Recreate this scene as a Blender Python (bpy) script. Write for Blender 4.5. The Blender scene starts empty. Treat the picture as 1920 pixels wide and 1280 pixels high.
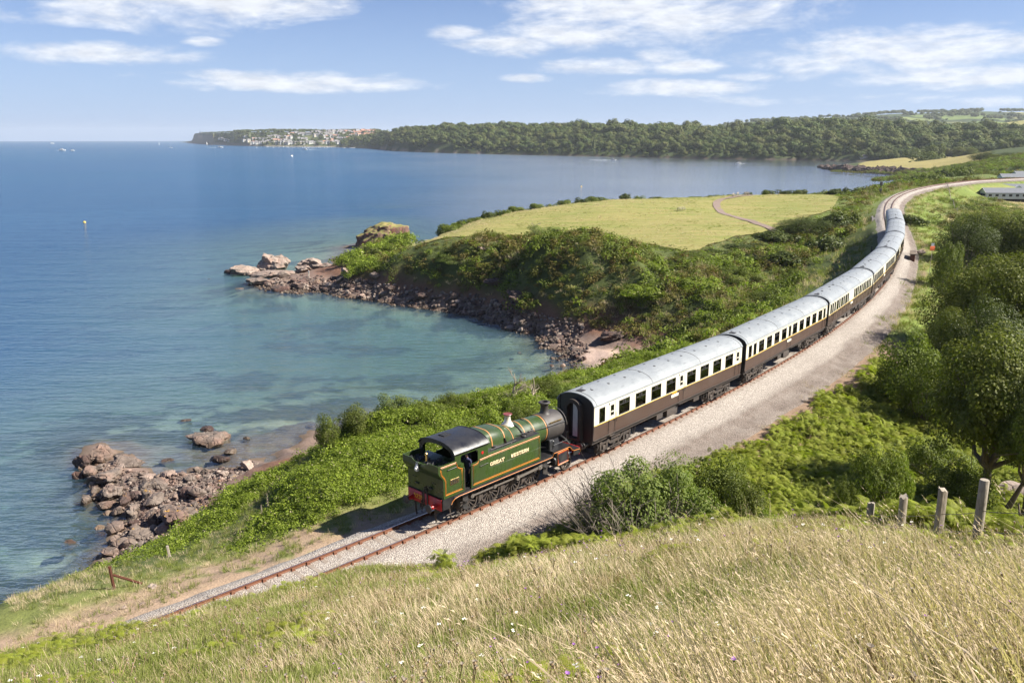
import bpy, bmesh, math, random
import numpy as np
from mathutils import Vector, Matrix, noise as mnoise
R = math.radians
scene = bpy.context.scene
COL = scene.collection
random.seed(5)
rng = np.random.default_rng(5)

# ------------------------------------------------------------------ camera
EYE = 35.0                       # metres above the sea
FPX = 1605.0                     # focal length in pixels of a 1920 px wide frame
PITCH = math.atan((640 - 259.5) / FPX)
cam_d = bpy.data.cameras.new('camera'); cam = bpy.data.objects.new('camera', cam_d); COL.objects.link(cam)
cam.location = (0, 0, EYE); cam.rotation_euler = (math.pi / 2 - PITCH, 0, 0)
cam_d.sensor_width = 36; cam_d.lens = 36 * FPX / 1920
cam_d.clip_start = 0.1; cam_d.clip_end = 60000
scene.camera = cam
scene.render.resolution_x, scene.render.resolution_y = 1024, 682

# ------------------------------------------------------------------ sky, clouds, sun, exposure
SUN_AZ, SUN_EL = R(95), R(42)    # azimuth clockwise from +Y (the way the camera looks)
world = bpy.data.worlds.new('World'); scene.world = world; world.use_nodes = True
wt = world.node_tree; wt.nodes.clear()
def wn(t, **k):
    n = wt.nodes.new(t)
    for a, b in k.items(): setattr(n, a, b)
    return n
def wl(a, b): wt.links.new(a, b)
def wm(op, a, b=None, c=None, clamp=False):
    n = wn('ShaderNodeMath', operation=op, use_clamp=clamp)
    for i, x in enumerate((a, b, c)):
        if x is None: continue
        if isinstance(x, (int, float)): n.inputs[i].default_value = x
        else: wl(x, n.inputs[i])
    return n.outputs[0]
sky = wn('ShaderNodeTexSky', sky_type='NISHITA', sun_disc=False)
sky.sun_elevation = SUN_EL; sky.sun_rotation = SUN_AZ
sky.altitude = 30; sky.air_density = 1.0; sky.dust_density = 0.7; sky.ozone_density = 3.0
geo = wn('ShaderNodeTexCoord'); sep = wn('ShaderNodeSeparateXYZ'); wl(geo.outputs['Generated'], sep.inputs[0])
az = wm('ARCTAN2', sep.outputs[0], sep.outputs[1]); el = wm('ARCSINE', sep.outputs[2])
cmb = wn('ShaderNodeCombineXYZ'); wl(wm('MULTIPLY', az, 1.0), cmb.inputs[0]); wl(wm('MULTIPLY', el, 3.4), cmb.inputs[1])
def wnoise(scale, detail, rough, loc=(0, 0, 0), dist=0.0):
    mp = wn('ShaderNodeMapping'); mp.inputs['Location'].default_value = loc; wl(cmb.outputs[0], mp.inputs[0])
    n = wn('ShaderNodeTexNoise', noise_dimensions='2D'); n.inputs['Scale'].default_value = scale
    n.inputs['Detail'].default_value = detail; n.inputs['Roughness'].default_value = rough
    n.inputs['Distortion'].default_value = dist
    wl(mp.outputs[0], n.inputs['Vector']); return n.outputs[0]
nz = wnoise(9.0, 8, 0.62, (3, 7, 0), 0.3); nz2 = wnoise(34.0, 5, 0.6, (1, 2, 0))
# long fair-weather cloud banks: (azimuth, elevation, half width, half height, strength) in degrees, all round the sky
BANKS = [(9.5, 7.74, 10.3, 1.88, 1.0), (5.7, 6.66, 6.3, 0.81, 0.9), (23.4, 4.83, 8.7, 1.23, 1.0), (26.6, 3.49, 7.4, 0.7, 0.95), (26.1, 5.87, 2.3, 0.4, 0.85), (-0.8, 5.64, 3.2, 0.64, 0.95), (-3.7, 6.45, 2.0, 0.41, 0.85),
         (5.1, 4.4, 4.0, 0.45, 0.9), (11.1, 4.31, 2.3, 0.35, 0.8), (9.4, 5.12, 1.8, 0.44, 0.65), (10.3, 3.07, 5.5, 0.45, 0.95), (14.9, 3.68, 1.9, 0.28, 0.8), (-20.3, 7.66, 10.3, 1.16, 0.85), (-15.1, 7.46, 5.1, 0.66, 0.7),
         (-23.8, 4.75, 5.9, 0.5, 0.85), (-14.4, 3.46, 8.6, 0.54, 0.9), (-18.9, 5.61, 1.2, 0.24, 0.7), (1.0, 3.77, 1.7, 0.23, 0.7), (19.8, 2.34, 5.8, 0.25, 0.3), (-26.3, 6.57, 3.1, 0.4, 0.5), (28.4, 2.05, 2.3, 0.23, 0.4),
         (-48, 7, 9, 1.4, .8), (-70, 9, 12, 1.8, .8), (48, 6, 9, 1.4, .9), (70, 8, 12, 2, .9), (-30, 19, 16, 3, .8), (20, 17, 18, 3.2, .9), (60, 22, 14, 4, .8), (0, 30, 20, 4, .7), (-80, 25, 18, 4, .7),
         (120, 9, 14, 2, .9), (160, 12, 16, 2.4, .8), (-120, 10, 14, 2, .9), (-155, 8, 12, 1.6, .8), (140, 30, 20, 5, .7), (-140, 32, 20, 5, .7)]
tot = None
for (a, e, wa, we, st) in BANKS:
    dx = wm('DIVIDE', wm('SUBTRACT', az, R(a)), R(wa)); dy = wm('DIVIDE', wm('SUBTRACT', el, R(e)), R(we * 1.25))
    d2 = wm('ADD', wm('MULTIPLY', dx, dx), wm('MULTIPLY', dy, dy))
    m = wm('MULTIPLY', wm('SUBTRACT', 1.0, d2, clamp=False), st)
    m = wm('MAXIMUM', m, -1.0)
    tot = m if tot is None else wm('MAXIMUM', tot, m)
shape = wm('ADD', tot, wm('MULTIPLY', wm('SUBTRACT', nz, 0.5), 3.1))
shape = wm('ADD', shape, wm('MULTIPLY', wm('SUBTRACT', nz2, 0.5), 0.9))
mr = wn('ShaderNodeMapRange', interpolation_type='SMOOTHSTEP'); wl(shape, mr.inputs[0])
mr.inputs[1].default_value = -0.28; mr.inputs[2].default_value = 1.25; mr.inputs[3].default_value = 0; mr.inputs[4].default_value = 0.92
# cloud brightness: lit body, a little greyer where thick
bs = wn('ShaderNodeMapRange'); wl(nz2, bs.inputs[0]); bs.inputs[1].default_value = .3; bs.inputs[2].default_value = .75
bs.inputs[3].default_value = 6.3; bs.inputs[4].default_value = 7.8
cc = wn('ShaderNodeVectorMath', operation='SCALE'); cc.inputs[0].default_value = (.93, .965, 1.03); wl(bs.outputs[0], cc.inputs['Scale'])
# thin summer haze low over the horizon, the same all round
hz = wn('ShaderNodeMapRange', interpolation_type='SMOOTHSTEP'); wl(el, hz.inputs[0]); hz.inputs[1].default_value = R(-1); hz.inputs[2].default_value = R(13); hz.inputs[3].default_value = .62; hz.inputs[4].default_value = 0.0
mh = wn('ShaderNodeMixRGB'); wl(hz.outputs[0], mh.inputs[0]); tn = wn('ShaderNodeMixRGB', blend_type='MULTIPLY'); tn.inputs[0].default_value = 1; wl(sky.outputs[0], tn.inputs[1]); tn.inputs[2].default_value = (.58, .635, .86, 1); wl(tn.outputs[0], mh.inputs[1]); mh.inputs[2].default_value = (3.75, 5.2, 7.9, 1)
mx = wn('ShaderNodeMixRGB'); wl(mr.outputs[0], mx.inputs[0]); wl(mh.outputs[0], mx.inputs[1]); wl(cc.outputs[0], mx.inputs[2])
bg = wn('ShaderNodeBackground'); bg.inputs['Strength'].default_value = 0.050; wl(mx.outputs[0], bg.inputs[0])
wo = wn('ShaderNodeOutputWorld'); wl(bg.outputs[0], wo.inputs[0])

sun_d = bpy.data.lights.new('sun', 'SUN'); sun = bpy.data.objects.new('sun', sun_d); COL.objects.link(sun)
sun_d.energy = 4.7; sun_d.angle = R(0.53); sun_d.color = (1.0, 0.94, 0.84)
sdir = Vector((math.sin(SUN_AZ) * math.cos(SUN_EL), math.cos(SUN_AZ) * math.cos(SUN_EL), math.sin(SUN_EL)))
sun.rotation_euler = sdir.to_track_quat('Z', 'Y').to_euler(); sun.location = (60, 0, 80)
vs = scene.view_settings
vs.view_transform = 'Standard'; vs.look = 'None'; vs.exposure = 1.5; vs.gamma = 1; vs.use_curve_mapping = False
cy = scene.cycles
cy.max_bounces = 7; cy.diffuse_bounces = 3; cy.glossy_bounces = 3; cy.transmission_bounces = 3; cy.transparent_max_bounces = 10; cy.volume_bounces = 0
cy.use_denoising = True
try: cy.denoiser = 'OPENIMAGEDENOISE'
except Exception: pass
cy.use_adaptive_sampling = True; cy.adaptive_threshold = 0.012
cy.caustics_reflective = False; cy.caustics_refractive = False; cy.sample_clamp_indirect = 6

# ------------------------------------------------------------------ survey helpers: sight lines from the surveyed eye point to world points
CP, SP = math.cos(PITCH), math.sin(PITCH)
def ray(u, v):
    x = u - 960.0; yc = 640.0 - v
    return np.array([x, FPX * CP + yc * SP, -FPX * SP + yc * CP])
def at(u, v, z):
    d = ray(u, v); return np.array([0, 0, EYE]) + d * ((z - EYE) / d[2])
def aty(u, v, y):
    d = ray(u, v); return np.array([0, 0, EYE]) + d * (y / d[1])

# ------------------------------------------------------------------ naming helpers
def tag(o, label=None, cat=None, group=None, kind=None):
    if label: o['label'] = label
    if cat: o['category'] = cat
    if group: o['group'] = group
    if kind: o['kind'] = kind
    return o
def empty(name, loc=(0, 0, 0), rz=0.0):
    o = bpy.data.objects.new(name, None); COL.objects.link(o)
    o.location = loc; o.rotation_euler = (0, 0, rz); o.empty_display_size = .2
    return o
def link(name, me, parent=None, loc=None, rot=None, scale=None):
    o = bpy.data.objects.new(name, me); COL.objects.link(o)
    if parent is not None: o.parent = parent
    if loc is not None: o.location = loc
    if rot is not None: o.rotation_euler = rot
    if scale is not None: o.scale = scale if hasattr(scale, '__len__') else (scale,) * 3
    return o
def copy_tree(o, parent=None):
    c = o.copy(); COL.objects.link(c)
    if parent is not None: c.parent = parent
    for ch in list(o.children): copy_tree(ch, c)
    return c

def mesh_np(name, V, F, mats=(), smooth=False, midx=None, attrs=None, sharp=None):
    """V (n,3), F list of tuples or (m,k) array"""
    me = bpy.data.meshes.new(name)
    V = np.asarray(V, np.float32)
    if isinstance(F, np.ndarray):
        m, k = F.shape
        me.vertices.add(len(V)); me.vertices.foreach_set('co', V.ravel())
        me.loops.add(m * k); me.loops.foreach_set('vertex_index', F.astype(np.int32).ravel())
        me.polygons.add(m); me.polygons.foreach_set('loop_start', np.arange(0, m * k, k, dtype=np.int32))
        try: me.polygons.foreach_set('loop_total', np.full(m, k, np.int32))
        except Exception: pass
    else:
        me.from_pydata([tuple(map(float, v)) for v in V], [], F)
    for mt in mats: me.materials.append(mt)
    if midx is not None: me.polygons.foreach_set('material_index', np.asarray(midx, np.int32))
    if smooth: me.polygons.foreach_set('use_smooth', np.ones(len(me.polygons), bool))
    me.update(calc_edges=True)
    if sharp is not None:
        me.polygons.foreach_set('use_smooth', np.ones(len(me.polygons), bool)); me.set_sharp_from_angle(angle=R(sharp))
    if attrs:
        for nm, a in attrs.items():
            a = np.asarray(a, np.float32)
            if a.ndim == 2:
                if a.shape[1] == 3: a = np.hstack([a, np.ones((len(a), 1), np.float32)])
                at_ = me.attributes.new(nm, 'FLOAT_COLOR', 'POINT'); at_.data.foreach_set('color', a.ravel())
            else:
                at_ = me.attributes.new(nm, 'FLOAT', 'POINT'); at_.data.foreach_set('value', a)
    me.validate(verbose=False)
    return me

class MB:
    """collects simple solids into one mesh"""
    def __init__(s): s.v = []; s.f = []; s.m = []; s.cur = 0
    def mat(s, i): s.cur = i; return s
    def add(s, vs_, fs):
        b = len(s.v); s.v += [tuple(map(float, v)) for v in vs_]
        for f in fs: s.f.append(tuple(b + i for i in f)); s.m.append(s.cur)
        return s
    def box(s, x0, x1, y0, y1, z0, z1, M=None):
        c = [(x, y, z) for z in (z0, z1) for y in (y0, y1) for x in (x0, x1)]
        if M is not None: c = [M @ Vector(p) for p in c]
        return s.add(c, [(0, 2, 3, 1), (4, 5, 7, 6), (0, 1, 5, 4), (2, 6, 7, 3), (0, 4, 6, 2), (1, 3, 7, 5)])
    def cham(s, x0, x1, y0, y1, z0, z1, c=.02):
        """box with chamfered vertical edges and top"""
        def ring(z, i): return [(x0 + i, y0 + c, z), (x0 + c, y0 + i, z), (x1 - c, y0 + i, z), (x1 - i, y0 + c, z), (x1 - i, y1 - c, z), (x1 - c, y1 - i, z), (x0 + c, y1 - i, z), (x0 + i, y1 - c, z)]
        vv = ring(z0, 0) + ring(z1 - c, 0) + ring(z1, c * .7)
        ff = [tuple(range(7, -1, -1)), tuple(range(16, 24))]
        for k in (0, 8):
            for i in range(8): j = (i + 1) % 8; ff.append((k + i, k + j, k + 8 + j, k + 8 + i))
        return s.add(vv, ff)
    def prism(s, prof, axis, a, b):
        """closed 2-D profile extruded along an axis: axis 'y' takes (x,z), 'x' takes (y,z), 'z' takes (x,y)"""
        n = len(prof)
        def P(p, t): return {'y': (p[0], t, p[1]), 'x': (t, p[0], p[1]), 'z': (p[0], p[1], t)}[axis]
        vv = [P(p, a) for p in prof] + [P(p, b) for p in prof]
        ff = [tuple(range(n)), tuple(range(2 * n - 1, n - 1, -1))] + [(i, n + i, n + (i + 1) % n, (i + 1) % n) for i in range(n)]
        return s.add(vv, ff)
    def loft(s, rings, caps=True, closed=True):
        n = len(rings[0]); vv = [p for r in rings for p in r]; ff = []
        for k in range(len(rings) - 1):
            for i in range(n if closed else n - 1):
                j = (i + 1) % n; ff.append((k * n + i, k * n + j, (k + 1) * n + j, (k + 1) * n + i))
        if caps: ff += [tuple(range(n - 1, -1, -1)), tuple(range((len(rings) - 1) * n, len(rings) * n))]
        return s.add(vv, ff)
    def lathe(s, prof, c=(0, 0, 0), axis='z', n=20, caps=True):
        """profile of (radius, height) pairs"""
        rings = []
        for r, h in prof:
            ring = []
            for i in range(n):
                a = 2 * math.pi * i / n; p, q = r * math.cos(a), r * math.sin(a)
                ring.append({'z': (c[0] + p, c[1] + q, c[2] + h), 'x': (c[0] + h, c[1] + p, c[2] + q), 'y': (c[0] + q, c[1] + h, c[2] + p)}[axis])
            rings.append(ring)
        return s.loft(rings, caps)
    def tube(s, pts, r, n=6, caps=True):
        pts = [Vector(p) for p in pts]; rings = []
        rr = r if hasattr(r, '__len__') else [r] * len(pts)
        up = Vector((0.13, 0.07, 1)).normalized()
        for i, p in enumerate(pts):
            t = (pts[min(i + 1, len(pts) - 1)] - pts[max(i - 1, 0)]).normalized()
            a = t.cross(up)
            if a.length < .05: a = t.cross(Vector((1, 0, 0)))
            a.normalize(); b = t.cross(a)
            rings.append([tuple(p + rr[i] * (math.cos(k * 2 * math.pi / n) * a + math.sin(k * 2 * math.pi / n) * b)) for k in range(n)])
        return s.loft(rings, caps)
    def mesh(s, name, mats, sharp=35):
        mats = mats if isinstance(mats, (list, tuple)) else [mats]
        return mesh_np(name, np.array(s.v), s.f, mats, midx=s.m, sharp=sharp)
    def build(s, name, mats, parent=None, sharp=35, **k): return link(name, s.mesh(name, mats, sharp), parent, **k)

# ------------------------------------------------------------------ numpy noise
def _h(ix, iy, sd):
    n = (ix.astype(np.int64) * 374761393 + iy.astype(np.int64) * 668265263 + sd * 974711) & 0xffffffff
    n = ((n ^ (n >> 13)) * 1274126177) & 0xffffffff
    return ((n ^ (n >> 16)) & 0xffff) / 65535.0
def vnoise(x, y, sd=0):
    ix, iy = np.floor(x), np.floor(y); fx, fy = x - ix, y - iy
    fx = fx * fx * (3 - 2 * fx); fy = fy * fy * (3 - 2 * fy)
    a, b, c, d = _h(ix, iy, sd), _h(ix + 1, iy, sd), _h(ix, iy + 1, sd), _h(ix + 1, iy + 1, sd)
    return (a * (1 - fx) + b * fx) * (1 - fy) + (c * (1 - fx) + d * fx) * fy
def fbm(x, y, o=4, sd=0):
    t = 0; a = .5; s = 0
    for k in range(o): t = t + a * vnoise(x * 2 ** k + 17.3 * k, y * 2 ** k - 9.1 * k, sd + k); s += a; a *= .5
    return t / s
def sstep(a, b, x): t = np.clip((x - a) / (b - a), 0, 1); return t * t * (3 - 2 * t)
def inpoly(x, y, poly):
    x = np.asarray(x); y = np.asarray(y); r = np.zeros(x.shape, bool); n = len(poly)
    for i in range(n):
        x0, y0 = poly[i]; x1, y1 = poly[(i + 1) % n]
        if y0 == y1: continue
        r ^= ((y0 > y) != (y1 > y)) & (x < (x1 - x0) * (y - y0) / (y1 - y0) + x0)
    return r
# ------------------------------------------------------------------ materials
class NT:
    def __init__(s, name):
        s.m = bpy.data.materials.new(name); s.m.use_nodes = True; s.t = s.m.node_tree; s.t.nodes.clear()
        s.out = s.n('ShaderNodeOutputMaterial')
    def n(s, t, **k):
        nd = s.t.nodes.new(t)
        for a, b in k.items(): setattr(nd, a, b)
        return nd
    def l(s, a, b): s.t.links.new(a, b)
    def set(s, sock, v):
        if isinstance(v, bpy.types.NodeSocket): s.l(v, sock)
        elif hasattr(v, '__len__') and len(v) == 3 and sock.type == 'RGBA': sock.default_value = (*v, 1)
        else: sock.default_value = v
    def math(s, op, a, b=0.0, c=None, clamp=False):
        nd = s.n('ShaderNodeMath', operation=op, use_clamp=clamp); s.set(nd.inputs[0], a); s.set(nd.inputs[1], b)
        if c is not None: s.set(nd.inputs[2], c)
        return nd.outputs[0]
    def mix(s, f, a, b, mode='MIX'):
        nd = s.n('ShaderNodeMixRGB', blend_type=mode); s.set(nd.inputs[0], f); s.set(nd.inputs[1], a); s.set(nd.inputs[2], b); return nd.outputs[0]
    def pos(s): return s.n('ShaderNodeNewGeometry').outputs['Position']
    def obj(s): return s.n('ShaderNodeTexCoord').outputs['Object']
    def noise(s, vec, scale, detail=4, rough=.55, dist=0.0, stretch=None):
        if stretch:
            mp = s.n('ShaderNodeMapping'); s.l(vec, mp.inputs[0]); mp.inputs['Scale'].default_value = stretch; vec = mp.outputs[0]
        nd = s.n('ShaderNodeTexNoise'); s.l(vec, nd.inputs['Vector']); nd.inputs['Scale'].default_value = scale
        nd.inputs['Detail'].default_value = detail; nd.inputs['Roughness'].default_value = rough; nd.inputs['Distortion'].default_value = dist
        return nd.outputs[0]
    def vor(s, vec, scale, out='Distance', feature='F1'):
        nd = s.n('ShaderNodeTexVoronoi', feature=feature); s.l(vec, nd.inputs['Vector']); nd.inputs['Scale'].default_value = scale; return nd.outputs[out]
    def rng(s, f, a, b, c=0.0, d=1.0, smooth=False):
        nd = s.n('ShaderNodeMapRange'); 
        if smooth: nd.interpolation_type = 'SMOOTHSTEP'
        s.set(nd.inputs[0], f)
        for i, x in enumerate((a, b, c, d)): nd.inputs[i + 1].default_value = x
        return nd.outputs[0]
    def attr(s, name, out='Color'):
        nd = s.n('ShaderNodeAttribute', attribute_name=name); return nd.outputs[out]
    def bump(s, h, strength=.5, dist=.05):
        nd = s.n('ShaderNodeBump'); s.l(h, nd.inputs['Height']); nd.inputs['Strength'].default_value = strength; nd.inputs['Distance'].default_value = dist; return nd.outputs[0]
    def pbr(s, col, rough=.6, metal=0.0, spec=.5, normal=None, **k):
        b = s.n('ShaderNodeBsdfPrincipled'); s.set(b.inputs['Base Color'], col); s.set(b.inputs['Roughness'], rough); s.set(b.inputs['Metallic'], metal); s.set(b.inputs['Specular IOR Level'], spec)
        if normal is not None: s.l(normal, b.inputs['Normal'])
        for a, v in k.items(): s.set(b.inputs[a], v)
        s.bsdf = b
        return b.outputs[0]
    def done(s, sh): s.l(sh, s.out.inputs[0]); return s.m

def paint(name, col, rough=.4, metal=0.0, dirt=(.10, .085, .07), amt=.35, scale=3.0, spec=.5, bump=.0):
    """painted or bare surface with grime, streaks and a little unevenness"""
    t = NT(name); p = t.obj()
    n1 = t.noise(p, scale, 5, .6); n2 = t.noise(p, scale * 9, 3, .6, stretch=(1, 1, .25))
    f = t.math('MULTIPLY', t.rng(t.math('ADD', t.math('MULTIPLY', n1, .6), t.math('MULTIPLY', n2, .4)), .45, .72), amt)
    c = t.mix(f, col, dirt)
    c = t.mix(t.rng(n2, .3, .7, 0, .18), c, (0.0, 0.0, 0.0), 'MULTIPLY')
    nm = t.bump(n2, bump, .01) if bump else None
    return t.done(t.pbr(c, t.rng(n1, .3, .7, max(.05, rough - .1), rough + .15), metal, spec, nm))

def leafy(name, c1, c2, c3, trans=.35, rough=.5, use_attr=True, odd=None, ns=.35):
    """leaves: per-leaf and per-plant colour, light passing through"""
    t = NT(name)
    oi = t.n('ShaderNodeObjectInfo').outputs['Random']
    la = t.attr('leaf', 'Fac') if use_attr else oi
    nz_ = t.noise(t.pos(), ns, 3, .6)
    c = t.mix(t.rng(la, 0, 1), c1, c2)
    c = t.mix(t.rng(t.math('ADD', t.math('MULTIPLY', oi, .5), t.math('MULTIPLY', nz_, .7)), .3, .95), c, c3)
    if odd: c = t.mix(t.rng(la, .975, .985), c, odd)
    b = t.pbr(c, rough + .12, 0, .18)
    tr = t.n('ShaderNodeBsdfTranslucent'); t.set(tr.inputs[0], t.mix(1.0, c, (1.0, 1.15, .55), 'MULTIPLY'))
    ms = t.n('ShaderNodeMixShader'); ms.inputs[0].default_value = trans; t.l(b, ms.inputs[1]); t.l(tr.outputs[0], ms.inputs[2])
    return t.done(ms.outputs[0])

M = {}
# ground
t = NT('ground_cover_soil'); p = t.pos()
zc = t.attr('zone')
n1 = t.noise(p, 1.1, 6, .65); n2 = t.noise(p, 9, 4, .6); n3 = t.noise(p, .12, 3)
c = t.mix(t.rng(n1, .3, .72, 0, .75), zc, t.mix(1.0, zc, (.45, .47, .42), 'MULTIPLY'))
c = t.mix(t.rng(n2, .45, .7, 0, .4), c, t.mix(1.0, zc, (1.45, 1.35, 1.25), 'MULTIPLY'))
c = t.mix(t.rng(n3, .4, .65, 0, .25), c, t.mix(1.0, zc, (1.2, 1.1, .8), 'MULTIPLY'))
M['ground'] = t.done(t.pbr(c, .95, 0, .2, t.bump(t.math('ADD', n1, t.math('MULTIPLY', n2, .4)), .9, .12)))
# ballast
t = NT('ballast_stone'); p = t.pos()
vc = t.vor(p, 15, 'Color'); vd = t.vor(p, 15, 'Distance'); n1 = t.noise(p, .7, 5, .6); sp = t.n('ShaderNodeSeparateColor'); t.l(vc, sp.inputs[0])
c = t.mix(t.rng(sp.outputs[0], 0, 1), (.28, .25, .215), (.54, .495, .43))
c = t.mix(t.rng(sp.outputs[1], .8, 1, 0, .6), c, (.20, .165, .15))
c = t.mix(t.rng(vd, .25, .75, 0, .75), c, (.16, .13, .115))
wear = t.attr('wear', 'Fac')
c = t.mix(t.math('MULTIPLY', wear, t.rng(n1, .25, .6, .55, 1)), c, t.mix(t.rng(sp.outputs[2], 0, 1), (.075, .06, .05), (.195, .155, .13)))
c = t.mix(t.attr('rust', 'Fac'), c, t.mix(t.rng(sp.outputs[2], 0, 1), (.13, .075, .045), (.30, .22, .17)))
M['ballast'] = t.done(t.pbr(c, .9, 0, .25, t.bump(t.math('SUBTRACT', 1.0, vd), 1.0, .05)))
# boulders: weathered grey-pink slate with lichen, darker where the tide wets them
def rockmat(name, ca, cb, lich=.575, wet=0.75, red=.5):
    t = NT(name); p = t.pos(); po = t.obj()
    n1 = t.noise(p, .9, 7, .65); n2 = t.noise(p, 6, 6, .7); vd = t.vor(p, 1.3, 'Distance', 'DISTANCE_TO_EDGE'); n3 = t.noise(p, .45, 3)
    c = t.mix(t.rng(n1, .3, .7), ca, cb)
    c = t.mix(t.rng(n2, .4, .75, 0, .55), c, t.mix(1.0, c, (.42, .40, .40), 'MULTIPLY'))
    c = t.mix(t.rng(n3, .45, .65, 0, red), c, t.mix(1.0, c, (1.15, .78, .68), 'MULTIPLY'))
    oi = t.n('ShaderNodeObjectInfo').outputs['Random']
    c = t.mix(t.rng(oi, 0, 1, 0, .45), c, t.mix(1.0, c, (.55, .53, .55), 'MULTIPLY'))
    sx = t.n('ShaderNodeSeparateXYZ'); t.l(t.n('ShaderNodeNewGeometry').outputs['Normal'], sx.inputs[0])
    sz = t.n('ShaderNodeSeparateXYZ'); t.l(p, sz.inputs[0])
    up = t.rng(sx.outputs[2], .3, .8)
    hi = t.rng(sz.outputs[2], 1.0, 2.2)
    lc = t.math('MULTIPLY', t.math('MULTIPLY', up, hi), t.rng(t.noise(p, 1.7, 5, .7), lich, lich + .07))
    c = t.mix(t.math('MULTIPLY', lc, t.rng(oi, .35, .6)), c, (.40, .22, .035))
    wt_ = t.rng(t.math('ADD', sz.outputs[2], t.math('MULTIPLY', t.math('SUBTRACT', n1, .5), .8)), .15, wet, 1, 0)
    c = t.mix(t.math('MULTIPLY', wt_, .85), c, t.mix(1.0, c, (.42, .36, .25), 'MULTIPLY'))
    h = t.math('ADD', t.math('ADD', n1, t.math('MULTIPLY', n2, .5)), t.math('MULTIPLY', t.rng(vd, 0, .12), .5))
    return t.done(t.pbr(c, t.rng(wt_, 0, 1, .88, .45), 0, .3, t.bump(h, .9, .14)))
M['rock'] = rockmat('rock_grey_pink', (.115, .09, .074), (.24, .195, .16))
M['rock_pale'] = rockmat('rock_pale', (.225, .18, .145), (.37, .30, .25), .66, .5, .35)
M['rock_dark'] = rockmat('rock_dark', (.052, .039, .034), (.13, .092, .078), .60, .9, .6)
M['rock_red'] = rockmat('rock_red_stack', (.13, .078, .06), (.26, .165, .125), .7, .9, .7)
# railway
M['rail_rust'] = paint('rail_rust', (.16, .062, .030), .8, 0, (.09, .04, .025), .6, 6)
M['rail_top'] = paint('rail_polished', (.62, .60, .58), .22, 1.0, (.25, .18, .14), .2, 2)
M['sleeper'] = paint('sleeper_timber', (.23, .19, .155), .9, 0, (.36, .32, .28), .8, 2.5, .2, .4)
M['iron'] = paint('iron_black', (.022, .021, .021), .5, 0, (.10, .075, .055), .5, 2.5)
M['frame_dirt'] = paint('frame_grime', (.035, .028, .024), .75, 0, (.12, .085, .06), .7, 2.0)
M['loco_green'] = paint('loco_green', (.036, .062, .015), .30, 0, (.022, .024, .015), .55, 1.3, .6)
M['loco_black'] = paint('loco_black', (.014, .014, .016), .33, 0, (.06, .055, .05), .35, 2.0, .6)
M['smokebox'] = paint('smokebox_black', (.042, .037, .034), .55, .0, (.10, .08, .07), .5, 1.5)
M['lining'] = paint('lining_orange', (.62, .20, .022), .4, 0, (.2, .1, .04), .2, 3)
M['band'] = paint('boiler_band_orange', (.44, .20, .07), .4, 0, (.2, .12, .07), .3, 3)
M['red'] = paint('buffer_red', (.46, .012, .014), .35, 0, (.12, .02, .02), .3, 2)
M['cream_letter'] = paint('letter_cream', (.80, .68, .42), .45, 0, (.5, .4, .25), .1, 3)
M['letter_shade'] = paint('letter_red_shade', (.30, .035, .02), .5)
M['yellow'] = paint('yellow_paint', (.78, .46, .03), .45)
M['brass'] = paint('brass', (.62, .44, .17), .28, .9, (.3, .2, .08), .3, 3)
M['bonnet'] = paint('safety_valve_bonnet', (.74, .70, .58), .22, .25, (.45, .40, .3), .3, 3)
M['bonnet_rim'] = paint('bonnet_rim_red', (.17, .035, .03), .4)
M['steel'] = paint('rod_steel', (.33, .30, .27), .38, .75, (.10, .07, .05), .5, 4)
M['coal'] = paint('coal', (.012, .012, .013), .6, 0, (.05, .05, .05), .4, 8, .5, .8)
M['white'] = paint('white_enamel', (.66, .66, .64), .35, 0, (.4, .38, .34), .2, 2)
M['choc'] = paint('chocolate_paint', (.068, .041, .031), .38, 0, (.105, .08, .066), .55, .9, .5)
M['cream'] = paint('cream_paint', (.69, .66, .54), .38, 0, (.46, .40, .30), .4, .9, .5)
M['coach_line'] = paint('coach_line_gold', (.70, .46, .07), .45)
M['coach_end'] = paint('coach_end_black', (.016, .015, .016), .5, 0, (.06, .055, .05), .4, 1.2)
t = NT('coach_roof_grey'); p = t.obj()
n1 = t.noise(p, .7, 6, .7, .4); n2 = t.noise(p, 5, 5, .7, stretch=(.35, 1.6, 1)); n3 = t.noise(p, 1.6, 3, .5)
oi = t.n('ShaderNodeObjectInfo').outputs['Random']
c = t.mix(t.rng(n1, .35, .7), (.185, .20, .206), (.25, .266, .27))
c = t.mix(t.rng(n2, .5, .72, 0, .5), c, (.105, .11, .118))
c = t.mix(t.math('MULTIPLY', t.rng(t.math('MULTIPLY', n2, n3), .36, .42), .75), c, (.10, .10, .105))
c = t.mix(t.rng(oi, 0, 1, 0, .22), c, (.22, .235, .25))
M['coach_roof'] = t.done(t.pbr(c, t.rng(n1, .3, .7, .35, .6), 0, .4, t.bump(n1, .15, .02)))
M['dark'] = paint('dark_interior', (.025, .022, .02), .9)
M['seat_cloth'] = paint('seat_cloth', (.10, .045, .035), .9)
M['white_door'] = paint('gangway_door_pale', (.58, .60, .60), .4, 0, (.4, .4, .4), .3, 1)
# glass: clear pane that mirrors the sky and shows a dark interior
t = NT('window_glass'); g = t.n('ShaderNodeBsdfGlossy'); g.inputs['Roughness'].default_value = .03; g.inputs[0].default_value = (.9, .95, .95, 1)
tr = t.n('ShaderNodeBsdfTransparent'); tr.inputs[0].default_value = (.62, .68, .66, 1)
fr = t.n('ShaderNodeFresnel'); fr.inputs[0].default_value = 1.5
ms = t.n('ShaderNodeMixShader'); t.l(t.math('MULTIPLY_ADD', fr.outputs[0], 1.0, .03), ms.inputs[0]); t.l(tr.outputs[0], ms.inputs[1]); t.l(g.outputs[0], ms.inputs[2])
M['glass'] = t.done(ms.outputs[0])
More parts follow.
